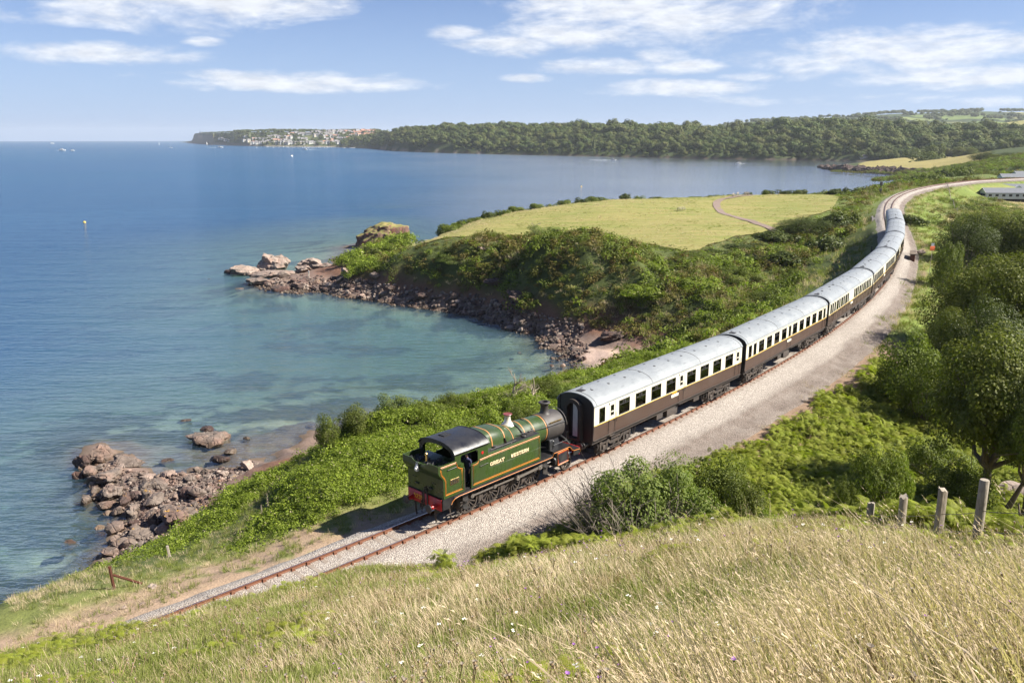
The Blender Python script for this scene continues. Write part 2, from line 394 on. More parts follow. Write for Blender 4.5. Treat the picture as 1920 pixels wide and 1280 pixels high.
# vegetation
M['bramble'] = leafy('bramble_leaves', (.135, .19, .019), (.29, .35, .045), (.125, .165, .02), .38, .45, odd=(.40, .36, .20))
M['bramble_cliff'] = leafy('cliff_scrub_leaves', (.095, .105, .022), (.185, .185, .038), (.15, .105, .035), .3, .55, odd=(.22, .13, .05))
M['bracken'] = leafy('bracken_fronds', (.17, .215, .022), (.32, .365, .048), (.20, .205, .028), .42, .5, odd=(.34, .20, .05))
M['bush'] = leafy('bush_leaves', (.075, .105, .016), (.165, .20, .030), (.085, .10, .018), .32, .45)
M['bush_light'] = leafy('pale_bush_leaves', (.105, .15, .03), (.20, .24, .055), (.12, .15, .04), .36, .5)
M['tree_leaf'] = leafy('tree_leaves', (.062, .082, .012), (.165, .185, .024), (.105, .115, .017), .3, .45, odd=(.16, .16, .03))
M['dark_leaf'] = leafy('dark_tree_leaves', (.036, .054, .011), (.095, .115, .019), (.05, .065, .012), .25, .4)
M['far_leaf'] = leafy('far_wood_leaves', (.034, .066, .018), (.115, .15, .034), (.105, .108, .030), .2, .6, ns=.014)
M['grass_green'] = leafy('green_grass', (.14, .18, .035), (.23, .27, .06), (.21, .21, .065), .4, .55)
M['grass_dry'] = leafy('dry_grass', (.48, .37, .24), (.70, .57, .41), (.40, .31, .20), .35, .6)
M['grass_brown'] = leafy('brown_seed_grass', (.27, .18, .11), (.46, .34, .22), (.36, .27, .16), .3, .7)
M['flower_white'] = leafy('white_flowers', (.74, .72, .66), (.82, .80, .76), (.7, .66, .58), .2, .7)
M['flower_purple'] = leafy('purple_flowers', (.28, .10, .40), (.36, .17, .50), (.22, .07, .32), .2, .7)
M['bark'] = paint('bark', (.15, .12, .095), .9, 0, (.07, .06, .05), .6, 3, .2, .6)
M['dead_wood'] = paint('dead_wood', (.36, .30, .23), .9, 0, (.2, .16, .12), .5, 3, .2)
M['twig'] = paint('grey_twigs', (.22, .185, .15), .9, 0, (.12, .1, .08), .5, 3, .2)
M['post_wood'] = paint('weathered_post', (.32, .28, .225), .9, 0, (.13, .11, .085), .7, 4, .2, .8)
M['wire'] = paint('fence_wire', (.18, .16, .14), .5, .6)
M['rust'] = paint('rusty_iron', (.13, .045, .025), .85, 0, (.05, .03, .02), .5, 4)
M['roof_slate'] = paint('caravan_roof_slate', (.13, .14, .155), .6, 0, (.09, .1, .11), .3, 1)
M['caravan_wall'] = paint('caravan_wall', (.48, .54, .52), .5, 0, (.35, .38, .36), .3, 1)
M['house_white'] = paint('house_white', (.50, .50, .48), .8, 0, (.5, .46, .4), .3, .2)
M['house_cream'] = paint('house_cream', (.52, .47, .39), .8, 0, (.4, .35, .3), .3, .2)
M['house_roof'] = paint('house_roof_slate', (.16, .15, .155), .8)
M['house_roof_red'] = paint('house_roof_tile', (.34, .17, .11), .8)
M['window_dark'] = paint('window_dark', (.05, .06, .07), .15)
M['skin'] = paint('skin', (.50, .30, .22), .5, 0, (.45, .25, .18), .2)
M['overall'] = paint('navy_overall', (.030, .032, .085), .85, 0, (.02, .02, .05), .4, 4)
M['orange_sign'] = paint('orange_sign', (.75, .14, .025), .5)
M['stone_wall'] = paint('pale_stone', (.46, .41, .36), .9, 0, (.3, .26, .22), .4, 1)
M['path'] = paint('path_gravel', (.20, .15, .125), .95, 0, (.26, .21, .17), .5, .6, .2, .3)
# ------------------------------------------------------------------ the railway's centre line (world metres)
RAIL0 = 15.66
_kn = [-25, 0, 25, 50, 75, 100, 130, 165, 210, 250, 290, 330, 380, 470]
_kd = [41.27, 46.91, 50.19, 55.14, 59.31, 63.39, 67.47, 68.71, 65.21, 57.14, 46.59, 35.68, 24.77, 12]
TS = np.arange(-70, 470.01, .5)
_th = np.interp(TS, _kn, np.radians(_kd)); _k = np.ones(41) / 41
TH = np.convolve(np.pad(_th, 20, 'edge'), _k, 'valid')
TX = np.concatenate([[0], np.cumsum(np.cos(TH[:-1]) * .5)]); TY = np.concatenate([[0], np.cumsum(np.sin(TH[:-1]) * .5)])
_i0 = int(np.argmin(abs(TS))); TX += -1.57 - TX[_i0]; TY += 44.2 - TY[_i0]
TZ = RAIL0 + np.where(TS < 156, .0062 * TS + .000035 * np.clip(TS, 0, None) ** 2, 1.819 + .0165 * (TS - 156))
TZ = np.minimum(TZ, RAIL0 + 4.6)
def trk(s, off=0.0):
    """point and heading of the line at s metres, off metres to its right (land) side"""
    x, y, th, z = (np.interp(s, TS, a) for a in (TX, TY, TH, TZ))
    return x + off * np.sin(th), y - off * np.cos(th), z, th
def trk_dist(x, y):
    x = np.asarray(x, np.float32).ravel(); y = np.asarray(y, np.float32).ravel()
    sx, sy = TX[::4].astype(np.float32), TY[::4].astype(np.float32)
    S = np.empty(x.shape, np.float32); D = np.empty(x.shape, np.float32)
    for a in range(0, len(x), 20000):
        q = slice(a, a + 20000)
        d2 = (x[q, None] - sx) ** 2 + (y[q, None] - sy) ** 2; i = d2.argmin(1)
        th = TH[::4][i]; dx, dy = x[q] - sx[i], y[q] - sy[i]
        S[q] = TS[::4][i] + dx * np.cos(th) + dy * np.sin(th); D[q] = dx * np.sin(th) - dy * np.cos(th)
    return S, D

# ------------------------------------------------------------------ terrain: surveyed spot heights, interpolated
CPT = []
def P(u, v, z): CPT.append(tuple(at(u, v, z)))
def A(u, v, y): CPT.append(tuple(aty(u, v, y)))
_wl = [(620, 556), (650, 556), (700, 564), (780, 576), (850, 586), (900, 594), (950, 606), (1000, 625), (1060, 645), (1240, 660)]
def steep(u, v, z):
    """spot height on the near-vertical headland cliff, a few metres behind its waterline"""
    if 655 <= u <= 1200 and z > 4 and 455 < v < 600:
        zv = aty(u, v, at(u, np.interp(u, *zip(*_wl)), 0)[1] + 7.0)[2]; z = z * .3 + zv * .7
    P(u, v, z)
def W(x, y, z): CPT.append((x, y, z))
# railway formation
for s in np.arange(-70, 470, 7.0):
    for off, dz in ((-2.3, -.75), (0, -.7), (2.4, -.75), (4.8, -.85), (6.2, -1.0)):
        if off > 2 and s < -7: continue
        x, y, z, th = trk(s, off); W(x, y, z + dz)
for s in np.arange(-70, 14, 6.0):
    x, y, z, th = trk(s, -4.2); W(x, y, z - 1.0)
# hill the camera stands on
W(0, 0, 33.3); W(6, 0, 33.2); W(-6, 1, 32.4); W(14, 0, 33.4); W(-14, 3, 29.0); W(-26, 5, 24.5); W(-40, 8, 18); W(0, -8, 36); W(25, -5, 35); W(-25, -6, 32); W(30, 8, 31.5)
for u, v, y in [(-150, 1280, 23), (0, 1280, 20), (240, 1280, 18), (480, 1280, 16), (720, 1280, 13.5), (960, 1280, 11), (1200, 1280, 9), (1440, 1280, 7), (1700, 1280, 6), (1920, 1280, 5.5),
                (240, 1215, 25), (480, 1170, 24), (720, 1150, 21), (960, 1150, 17.5), (1200, 1150, 15), (1440, 1150, 12.5), (1700, 1150, 10), (1920, 1150, 9),
                (-60, 1232, 28), (60, 1205, 29), (160, 1185, 29), (270, 1172, 30), (420, 1130, 31.5), (560, 1092, 32.5), (700, 1065, 33.5), (830, 1052, 35), (960, 1040, 36), (1100, 1030, 35.5), (1200, 1030, 34), (1300, 1005, 33), (1450, 985, 28), (1600, 975, 23.5), (1686, 1005, 20), (1755, 1018, 17), (1828, 1035, 14.6), (1920, 1030, 13.5),
                (2050, 1040, 13)]: A(u, v, y)
# foot of that hill, out of sight behind its crest
for x, y, z in [(4.5, 42.5, 14.9), (9, 41, 15.2), (14, 38, 16.2), (19, 36, 16.0), (22, 32, 17.5), (27, 30, 17.0), (30, 24, 20.5), (34, 34, 14.0), (26, 38, 14.2)]: W(x, y, z)
# bracken bank and the wooded hollow on the land side
for u, v, z in [(1400, 880, 15.1), (1500, 800, 14.8), (1600, 750, 14.3), (1700, 700, 13.6), (1640, 880, 13.6), (1500, 940, 15.0), (1700, 930, 13.9), (1880, 935, 13.0), (1950, 900, 12.5), (1750, 850, 13.0), (1560, 860, 14.2),
                (1720, 560, 13.6), (1705, 640, 14.2), (1745, 540, 11.5), (1800, 600, 11.0), (1900, 600, 11.5), (1780, 680, 11.8), (1735, 470, 12.5), (1760, 455, 11.0), (1850, 500, 11.0), (1745, 400, 14.2), (1765, 385, 14.6), (1790, 375, 15.2), (1960, 440, 13), (2000, 520, 13), (2060, 700, 14), (2080, 900, 14)]: P(u, v, z)
for u, y, z in [(1800, 300, 14.6), (1843, 298, 14.2), (1900, 298, 14.2), (1960, 298, 14.4), (1815, 320, 14.6), (1860, 320, 14.5), (1920, 320, 14.6), (1832, 350, 14.3), (1920, 350, 14.4), (1842, 370, 14.5), (1930, 370, 14.6), (1872, 400, 14.9), (1960, 400, 15.0), (1895, 435, 15.0), (1980, 435, 15.2), (1850, 270, 13.6), (1920, 270, 13.6)]: W(aty(u, 360, y)[0], y, z)
# seaward edge of the ledge the line runs on
EDGE = [(-150, 1192, 14.0), (-60, 1168, 14.1), (0, 1150, 14.2), (100, 1120, 14.3), (205, 1096, 14.0), (305, 1076, 13.9), (362, 1058, 13.7), (418, 1044, 13.4), (455, 1010, 13.1), (498, 955, 12.8), (545, 900, 12.8), (592, 854, 13.2), (645, 815, 14.0), (705, 798, 14.2), (760, 782, 14.6), (830, 779, 14.7), (900, 768, 14.7), (960, 757, 14.8), (1020, 742, 14.9), (1080, 730, 14.9), (1140, 712, 14.8), (1200, 697, 14.5)]
for e in EDGE: P(*e)
for s, off, z in [(0, -7, 14.9), (6, -7, 14.9), (12, -8, 14.9), (20, -7, 15.1), (28, -6, 15.2), (36, -5, 15.3), (2, -12, 14.8), (10, -14, 14.8), (20, -13, 14.9), (-6, -7, 14.8), (-2, -11, 14.7)]:
    x, y, _, _ = trk(s, off); W(x, y, z)
# waterline and rock platform of the near cove
for u, v in [(-150, 1190), (0, 1140), (100, 1108), (180, 1056), (222, 1000), (236, 978), (172, 910), (134, 868), (180, 828), (258, 852), (256, 880), (330, 886), (408, 878), (400, 850), (440, 838), (505, 862), (560, 830), (620, 800), (680, 785), (760, 778), (840, 772), (920, 758), (1000, 738), (1060, 725), (1105, 700)]: P(u, v, 0)
for u, v, z in [(300, 905, .9), (250, 940, .8), (330, 960, 1.3), (380, 925, 1.5), (300, 1010, 1.0), (350, 1000, 1.6), (430, 890, 1.2), (470, 880, 1.2), (200, 870, .9), (225, 1035, .5), (395, 985, 2.2), (415, 950, 2.4), (445, 905, 2.4), (495, 868, 1.8)]: P(u, v, z)
# cove beach
for u, v, z in [(1100, 662, 0), (1085, 680, 0), (1120, 690, .35), (1170, 690, .8), (1160, 672, .6), (1220, 672, 1.4), (1200, 662, 1.3), (1250, 668, 2.2), (1290, 660, 3.5), (1350, 640, 5)]: P(u, v, z)
# headland: waterline, cliff foot, slope, top
for u, v in [(1060, 645), (1035, 640), (1000, 625), (950, 606), (900, 594), (850, 586), (780, 576), (700, 564), (640, 556), (560, 549), (500, 541), (468, 531), (520, 520), (600, 508), (640, 492), (652, 478), (668, 470)]: P(u, v, 0)
for u, v, z in [(560, 535, .8), (620, 525, 1.2), (650, 530, 1.6), (700, 541, 1.8), (760, 549, 2), (820, 556, 2), (870, 563, 2), (930, 581, 2), (990, 601, 2), (1040, 626, 2), (1100, 645, 2), (1180, 656, 2.2),
                (635, 502, 3.5), (660, 492, 5.5), (740, 475, 8.8), (800, 467, 10.3), (870, 462, 11.5), (1000, 462, 12.2), (1100, 470, 12.3), (1200, 484, 12.3), (1290, 484, 12.8),
                (700, 517, 4.2), (760, 522, 4.7), (860, 520, 6.4), (960, 545, 6.4), (1020, 540, 7.5), (1100, 565, 6.6), (1170, 590, 5.5), (1180, 540, 8.2),
                (1250, 565, 7.6), (1250, 530, 8.6), (1250, 640, 2.8), (1320, 560, 8.6), (1320, 600, 6.6), (1400, 530, 9.4), (1400, 590, 7.4), (1330, 630, 5.2), (1440, 480, 12), (1520, 450, 13), (1560, 430, 14), (1600, 410, 15.2), (1500, 535, 9.0), (1560, 495, 9.5), (1610, 460, 10.5), (1450, 560, 8.4), (1420, 590, 8.0)]: steep(u, v, z)
FIELD = [(798, 458, 11.6), (830, 440, 12.2), (870, 424, 13), (930, 409, 14), (1000, 396, 15), (1100, 384, 15.6), (1200, 378, 16), (1330, 372, 16.4), (1450, 369, 16.5), (1564, 367, 16.8), (1562, 392, 16.2), (1520, 405, 15.8), (1462, 426, 14.8), (1380, 443, 14.2), (1330, 460, 13.6), (1290, 472, 13.1), (1240, 464, 13.1), (1130, 452, 13.1), (1000, 444, 13.0), (900, 449, 12.2)]
for e in FIELD: P(*e)
for u, v, z in [(1000, 420, 14.3), (1200, 420, 14.8), (1350, 400, 15.5), (1450, 390, 16)]: P(u, v, z)
# seaward edge beyond the field: it drops out of sight
for (u, v, z) in FIELD[:10]:
    p = at(u, v, z); r = np.hypot(p[0], p[1]); d = p[:2] / r
    for k, zz in ((9, z - .8), (17, z - 5), (27, 1.5), (33, 0), (60, -5)): W(p[0] + d[0] * k, p[1] + d[1] * k, zz)
for u, v, z in [(740, 458, 7.6), (700, 470, 6), (770, 444, 9.2), (830, 425, 11.4), (690, 462, 3), (720, 448, 2.2), (760, 434, 7.8)]: P(u, v, z)
# far shore on the way to the caravan site
for u, v, z in [(1600, 372, 16.6), (1640, 362, 16.8), (1700, 345, 17), (1750, 335, 17.2), (1800, 330, 17.6), (1850, 325, 18)]: P(u, v, z)
for u, v, z in [(1590, 366, 15.5), (1650, 352, 15.5), (1700, 338, 15.5), (1750, 329, 16), (1810, 320, 17)]:
    p = at(u, v, z); r = np.hypot(p[0], p[1]); d = p[:2] / r
    for k, zz in ((0, z), (10, z - 5), (20, 1.0), (26, -.5), (50, -4)): W(p[0] + d[0] * k, p[1] + d[1] * k, zz)
# sea bed
for u, v, z in [(300, 650, -5), (700, 650, -3.2), (850, 700, -2.2), (1000, 690, -1.4), (960, 650, -1.6), (700, 600, -2.2), (600, 570, -2.0), (900, 620, -1.2), (100, 950, -3.2), (100, 1050, -1.6), (160, 1000, -1.2), (60, 1090, -1.4), (500, 790, -1.1), (350, 770, -2.6), (330, 830, -1.5), (450, 800, -1.3), (300, 868, -.7), (360, 872, -.6), (550, 650, -4), (300, 545, -6), (400, 500, -5), (0, 700, -8), (600, 450, -5.5), (0, 500, -10), (-200, 800, -9), (-300, 1000, -6), (700, 430, -4), (750, 410, -6), (600, 760, -1.5), (760, 740, -1.8), (450, 560, -4.5), (1030, 665, -.7)]: P(u, v, z)
for a in range(-75, 76, 10):
    for r in (430, 640): 
        x, y = r * math.sin(R(a)), r * math.cos(R(a))
        if a < 14 or (a < 24 and r > 500): W(x, y, -12)
        elif a > 34: W(x, y, 19 if r < 500 else 24)
CPT = np.array(CPT, np.float64)
def _rbf():
    X = CPT[:, :2]; n = len(X); D = np.sqrt(((X[:, None] - X[None]) ** 2).sum(-1) + .01)
    r = np.hypot(X[:, 0], X[:, 1]); A_ = np.zeros((n + 3, n + 3)); A_[:n, :n] = D - np.diag(.004 * r + .02)
    A_[:n, n] = 1; A_[:n, n + 1:] = X / 100; A_[n, :n] = 1; A_[n + 1:, :n] = X.T / 100
    return np.linalg.solve(A_, np.concatenate([CPT[:, 2], np.zeros(3)]))
_w = _rbf()
def h0(x, y):
    x = np.asarray(x, np.float64); sh = x.shape; x = x.ravel(); y = np.asarray(y, np.float64).ravel()
    out = np.empty(len(x)); X = CPT[:, :2].astype(np.float32); w = _w.astype(np.float32); n = len(X)
    for a in range(0, len(x), 6000):
        q = slice(a, a + 6000); xa, ya = x[q].astype(np.float32), y[q].astype(np.float32)
        D = np.sqrt((xa[:, None] - X[:, 0]) ** 2 + (ya[:, None] - X[:, 1]) ** 2 + np.float32(.01))
        out[q] = D @ w[:n] + w[n] + (w[n + 1] * xa + w[n + 2] * ya) / 100
    return out.reshape(sh)
def height(x, y, full=False):
    x = np.asarray(x, np.float64); y = np.asarray(y, np.float64)
    z = h0(x, y); s, d = trk_dist(x, y); s = s.reshape(x.shape); d = d.reshape(x.shape)
    r = np.hypot(x, y)
    k = np.where(d < 0, sstep(2.4, 4.6, -d), np.where(s < -2, sstep(5.9 - 4.5 * sstep(-2, -8, s), 9.0 - 6.9 * sstep(-2, -8, s), d), sstep(5.9, 9.0, d + 1.6 * sstep(35, 110, s)))); zt = np.interp(s, TS, TZ) - .72 - .22 * sstep(3.6, 5.0, d + 1.0 * sstep(35, 110, s))
    ok = (s > -69) & (s < 465)
    z = np.where(ok, zt * (1 - k) + z * k, z)
    slope_n = (fbm(x / 6, y / 6, 4, 3) - .5) * 1.1 + (fbm(x / 1.7, y / 1.7, 3, 8) - .5) * .45
    rocky = sstep(4.5, 1.5, z) * sstep(-6, -1, z)
    z = z + k * slope_n * np.where(z > 4, .55, .6) * np.clip(r / 30, .25, 1) + rocky * (fbm(x / 2.2, y / 2.2, 4, 21) - .5) * 1.2 * sstep(0, 6, abs(d))
    return (z, s, d) if full else z
def hit(u, v, y0=4.0, y1=700.0, n=900):
    """where the sight line through a surveyed direction meets the ground"""
    d = ray(u, v); yy = np.geomspace(y0, y1, n); k = yy / d[1]; x = d[0] * k; z = EYE + d[2] * k
    g = height(x, yy); b = np.nonzero(z < np.maximum(g, 0))[0]
    i = b[0] if len(b) else n - 1
    return np.array([x[i], yy[i], max(g[i], 0)])

# ground sheet: finer near the eye, coarser far off
az_ = np.radians(np.linspace(-62, 62, 520)); rr_ = np.concatenate([np.linspace(.6, 4, 8)[:-1], np.geomspace(4, 640, 560)])
GA, GR = np.meshgrid(az_, rr_); GX, GY = GR * np.sin(GA), GR * np.cos(GA)
GZ, GS, GD = height(GX, GY, True)
nr, na = GX.shape
# zone colours: what grows or lies there
def zone_colour(x, y, z, s, d):
    n1 = fbm(x / 5, y / 5, 4, 31); n2 = fbm(x / 1.3, y / 1.3, 3, 41); n3 = fbm(x / 14, y / 14, 3, 51)
    C_ = lambda r, g, b: np.array([r, g, b])
    def mixc(c, col, f): return c * (1 - f[..., None]) + C_(*col) * f[..., None]
    c = np.zeros(x.shape + (3,)) + C_(.075, .095, .028)                      # scrub
    left = sstep(-.5, -1.5, d); near = sstep(16, 6, s)
    verge = left * sstep(-13, -7, d + (n1 - .5) * 7) * near
    c = mixc(c, (.15, .17, .05), verge * sstep(0, .25, verge))
    dirt = left * sstep(-7.5, -4.5, d + (n1 - .5) * 6) * sstep(-2, -7, s - (n2 - .5) * 6)
    dirt = np.maximum(dirt, .75 * left * sstep(-5.2, -3.0, d + (n1 - .5) * 3) * sstep(10, 4, s))
    dirt = np.maximum(dirt, left * sstep(-13, -17, s) * sstep(-7.0, -5.4, d + (n1 - .5) * 2))
    c = mixc(c, (.31, .225, .16), dirt * sstep(.32, .5, n2 + .12))
    # foreground hill
    hill = sstep(.5, 4, d - 5.0) * sstep(4, -3, s - 3) + sstep(38, 33, y + (n1 - .5) * 3) * (d > 1.5)
    hill = np.clip(hill, 0, 1)
    c = mixc(c, (.36, .30, .165), hill)
    # cess on the land side
    cess = sstep(4.0, 4.8, d) * sstep(10.0 + 2.0 * sstep(20, 40, s), 7.5, d + (n1 - .5) * 2.5) * sstep(-2, 2, s) * sstep(470, 300, s)
    c = mixc(c, (.24, .165, .12), cess * .95)
    vg = sstep(4.2, 5.6, d + (n1 - .5) * 2) * sstep(16, 11, d) * sstep(52, 60, s) 
    c = mixc(c, (.15, .195, .045), vg)
    emb = sstep(-1.5, -3, d) * sstep(-16, -12, d) * sstep(38, 50, s) * sstep(150, 120, s)
    c = mixc(c, (.085, .115, .035), emb)
    far = sstep(-2, -4, d) * sstep(150, 180, s)
    c = mixc(c, (.12, .155, .04), far * .8)
    dry = (d > 8) * sstep(185, 215, y) * sstep(330, 280, y) * (d < 45) * sstep(.5, .6, n3 + .05)
    c = mixc(c, (.36, .29, .16), dry * .8)
    # shore: red cliff foot, rock, wet rock, sand of the beach, sea bed
    lowsea = (d < -4) | (z < 1)
    cl = sstep(7.0, 3.2, z + (n1 - .5) * 5) * lowsea
    c = mixc(c, (.17, .085, .062), cl * .9)
    c = mixc(c, (.185, .135, .115), sstep(2.6, 1.3, z + (n2 - .5) * 1.2) * lowsea)
    bp = np.array([at(*q)[:2] for q in [(1078, 690, 0), (1100, 668, 0), (1150, 664, .6), (1235, 662, 1.6), (1280, 668, 2.5), (1240, 720, 1.5), (1100, 735, 0)]])
    be = inpoly(x, y, bp) * 1.0
    c = mixc(c, (.36, .27, .23), be * (.6 + .4 * sstep(.3, .46, n2)))
    c = mixc(c, (.10, .075, .05), sstep(.35, .05, z) * sstep(-.9, -.2, z) * .7 * (1 - be * .5))
    bed = sstep(-.3, -1.1, z)
    wn_ = fbm(x / 11, y / 7, 5, 61); wn2 = fbm(x / 3.2, y / 2.4, 4, 71)
    weed = sstep(.46, .54, wn_ * .7 + wn2 * .3 + .10 * sstep(-2.2, -.8, z) - .05 * sstep(80, 130, y) + .06 * sstep(-14, -30, x) * sstep(120, 95, y))
    c = mixc(c, (.33, .325, .24), bed)
    c = mixc(c, (.035, .040, .022), bed * weed * (.62 + .3 * sstep(-12, -30, x)))
    return np.clip(c, 0, 1)
ZC = zone_colour(GX, GY, GZ, GS, GD)
idx = np.arange(nr * na).reshape(nr, na)
F = np.stack([idx[:-1, :-1], idx[:-1, 1:], idx[1:, 1:], idx[1:, :-1]], -1).reshape(-1, 4)
me = mesh_np('ground', np.stack([GX, GY, GZ], -1).reshape(-1, 3), F[:, ::-1].copy(), [M['ground']], smooth=True, attrs={'zone': ZC.reshape(-1, 3)})
ground = tag(link('ground', me), 'coastal slope of turf, scrub, red earth and rock with the sea bed below', kind='structure')

# ------------------------------------------------------------------ sea
ra = np.concatenate([np.geomspace(20, 640, 260), np.geomspace(660, 12500, 60)]); aa = np.radians(np.linspace(-64, 64, 420))
SA, SR = np.meshgrid(aa, ra); SX, SY = SR * np.sin(SA), SR * np.cos(SA)
inn = SR < 640
dep = np.full(SX.shape, 14.0); dep[inn] = -h0(SX[inn], SY[inn]) 
dep = np.clip(dep, -.3, 14)
ix = np.arange(SX.size).reshape(SX.shape)
F = np.stack([ix[:-1, :-1], ix[:-1, 1:], ix[1:, 1:], ix[1:, :-1]], -1).reshape(-1, 4)
t = NT('sea_water'); p = t.pos()
depth = t.attr('depth', 'Fac')
# ripples: two trains of wind waves plus slow wind lanes that change how rough the surface is
w1 = t.noise(p, .55, 3, .55, .3, stretch=(.6, 1.5, 1)); w2 = t.noise(p, 2.6, 2, .5, .2, stretch=(.65, 1.4, 1)); w3 = t.noise(p, .10, 4, .6, 0, stretch=(.35, 1.6, 1))
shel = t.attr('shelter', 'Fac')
lane = t.noise(p, .0035, 5, .62, .6, stretch=(.4, 2.2, 1)); big = t.noise(p, .0011, 3, .55, .2, stretch=(1, 1.4, 1))
hgt = t.math('ADD', t.math('ADD', t.math('MULTIPLY', w1, 1.0), t.math('MULTIPLY', w2, .16)), t.math('MULTIPLY', w3, 2.2))
bmp = t.n('ShaderNodeBump'); t.l(hgt, bmp.inputs['Height']); bmp.inputs['Distance'].default_value = 1.25
t.l(t.math('MULTIPLY', t.rng(lane, .35, .65, .55, 1.0), t.math('SUBTRACT', 1.0, t.math('MULTIPLY', shel, .85))), bmp.inputs['Strength'])
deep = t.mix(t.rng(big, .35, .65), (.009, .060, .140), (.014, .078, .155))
deep = t.mix(shel, deep, (.24, .265, .275))  # calm side paler: sediment, with reflected cloud also put into the body colour
shal = t.mix(t.rng(lane, .3, .7), (.070, .138, .158), (.095, .165, .175))
body = t.mix(t.rng(depth, 1.5, 9.5, 0, 1, True), shal, deep)
gl = t.n('ShaderNodeBsdfGlossy'); gl.inputs['Roughness'].default_value = .10; gl.inputs[0].default_value = (.95, .97, 1, 1); t.l(bmp.outputs[0], gl.inputs['Normal'])
df = t.n('ShaderNodeBsdfDiffuse'); t.l(body, df.inputs[0])
tp = t.n('ShaderNodeBsdfTransparent'); t.l(t.mix(t.rng(depth, 0, 3), (.88, .94, .92), (.52, .75, .74)), tp.inputs[0])
clr = t.math('POWER', 2.718, t.math('MULTIPLY', t.math('MAXIMUM', depth, 0.0), -.20))
m1 = t.n('ShaderNodeMixShader'); t.l(clr, m1.inputs[0]); t.l(df.outputs[0], m1.inputs[1]); t.l(tp.outputs[0], m1.inputs[2])
fr = t.n('ShaderNodeFresnel'); fr.inputs[0].default_value = 1.33; t.l(bmp.outputs[0], fr.inputs['Normal'])
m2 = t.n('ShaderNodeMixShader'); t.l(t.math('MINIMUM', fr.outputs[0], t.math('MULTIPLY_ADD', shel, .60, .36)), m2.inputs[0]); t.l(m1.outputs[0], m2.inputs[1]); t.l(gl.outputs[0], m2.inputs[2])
M['sea'] = t.done(m2.outputs[0])
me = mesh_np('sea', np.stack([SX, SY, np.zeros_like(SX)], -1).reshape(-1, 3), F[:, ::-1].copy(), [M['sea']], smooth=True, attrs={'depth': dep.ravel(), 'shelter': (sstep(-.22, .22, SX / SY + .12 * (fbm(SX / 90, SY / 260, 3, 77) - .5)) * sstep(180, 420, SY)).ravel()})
sea = tag(link('sea', me), 'blue sea with turquoise shallows in the cove', kind='structure')
# deep sea bed beyond the surveyed ground
bedr = np.geomspace(630, 12600, 12); BA, BR = np.meshgrid(np.radians(np.linspace(-64, 30, 40)), bedr)
ix = np.arange(BA.size).reshape(BA.shape); F = np.stack([ix[:-1, :-1], ix[:-1, 1:], ix[1:, 1:], ix[1:, :-1]], -1).reshape(-1, 4)
me = mesh_np('sea_bed', np.stack([BR * np.sin(BA), BR * np.cos(BA), np.full_like(BA, -16.0)], -1).reshape(-1, 3), F[:, ::-1].copy(), [M['ground']], attrs={'zone': np.tile([.05, .06, .05], (BA.size, 1))})
tag(link('sea_bed', me), 'deep sea bed far out under the bay', kind='structure')

# ------------------------------------------------------------------ mown field and its path, laid on the headland
def drape(name, poly, step, lift, mat, attrs=None):
    poly = np.array(poly); x0, y0 = poly.min(0); x1, y1 = poly.max(0)
    # dense fan over the polygon: clip a grid by snapping its border cells to the outline
    bm = bmesh.new(); vs_ = [bm.verts.new((p[0], p[1], 0)) for p in poly]; bm.faces.new(vs_)
    for ax, lo, hi in ((0, x0, x1), (1, y0, y1)):
        for c in np.arange(lo + step, hi, step):
            co = [0, 0, 0]; no = [0, 0, 0]; co[ax] = c; no[ax] = 1
            bmesh.ops.bisect_plane(bm, geom=bm.verts[:] + bm.edges[:] + bm.faces[:], plane_co=co, plane_no=no)
    co = np.array([v.co[:] for v in bm.verts]); z = height(co[:, 0], co[:, 1])
    for v, zz in zip(bm.verts, z): v.co.z = zz + lift
    bmesh.ops.recalc_face_normals(bm, faces=bm.faces[:])
    me = bpy.data.meshes.new(name); bm.to_mesh(me); bm.free(); me.materials.append(mat)
    me.polygons.foreach_set('use_smooth', np.ones(len(me.polygons), bool))
    if me.polygons[0].normal.z < 0: me.flip_normals()
    return link(name, me)
def smooth_loop(pts, k=6):
    pts = np.array(pts); n = len(pts); out = []
    for i in range(n):
        p0, p1, p2, p3 = pts[i - 1], pts[i], pts[(i + 1) % n], pts[(i + 2) % n]
        for j in range(k):
            u = j / k; out.append(.5 * ((2 * p1) + (-p0 + p2) * u + (2 * p0 - 5 * p1 + 4 * p2 - p3) * u * u + (-p0 + 3 * p1 - 3 * p2 + p3) * u ** 3))
    return np.array(out)
t = NT('mown_field'); p = t.pos()
n1 = t.noise(p, .05, 5, .6); n2 = t.noise(p, .9, 5, .65); n3 = t.noise(p, .18, 4, .6, .8, stretch=(.25, 2.2, 1)); n4 = t.noise(p, 1.1, 3, .6, .3, stretch=(.12, 2.0, 1))
c = t.mix(t.rng(n1, .35, .65), (.155, .180, .046), (.205, .195, .062))
c = t.mix(t.rng(n3, .40, .58, 0, .9), c, (.262, .218, .09))
c = t.mix(t.rng(n2, .4, .75, 0, .35), c, (.13, .155, .036)); c = t.mix(t.rng(n4, .47, .6, 0, .8), c, (.15, .155, .045))
M['field'] = t.done(t.pbr(c, .95, 0, .15, t.bump(n2, .6, .1)))
fpoly = smooth_loop([at(*q)[:2] for q in FIELD], 4)
fld = tag(drape('field', fpoly, 5.0, .28, M['field']), 'mown pale-green field on the headland above the cove', kind='structure')
pl_ = [at(*q)[:2] for q in [(1470, 432, 15), (1440, 425, 15.0), (1400, 414, 15.3), (1360, 403, 15.7), (1345, 394, 15.9), (1342, 387, 16.1), (1355, 381, 16.3), (1385, 377, 16.4), (1410, 375, 16.4)]]
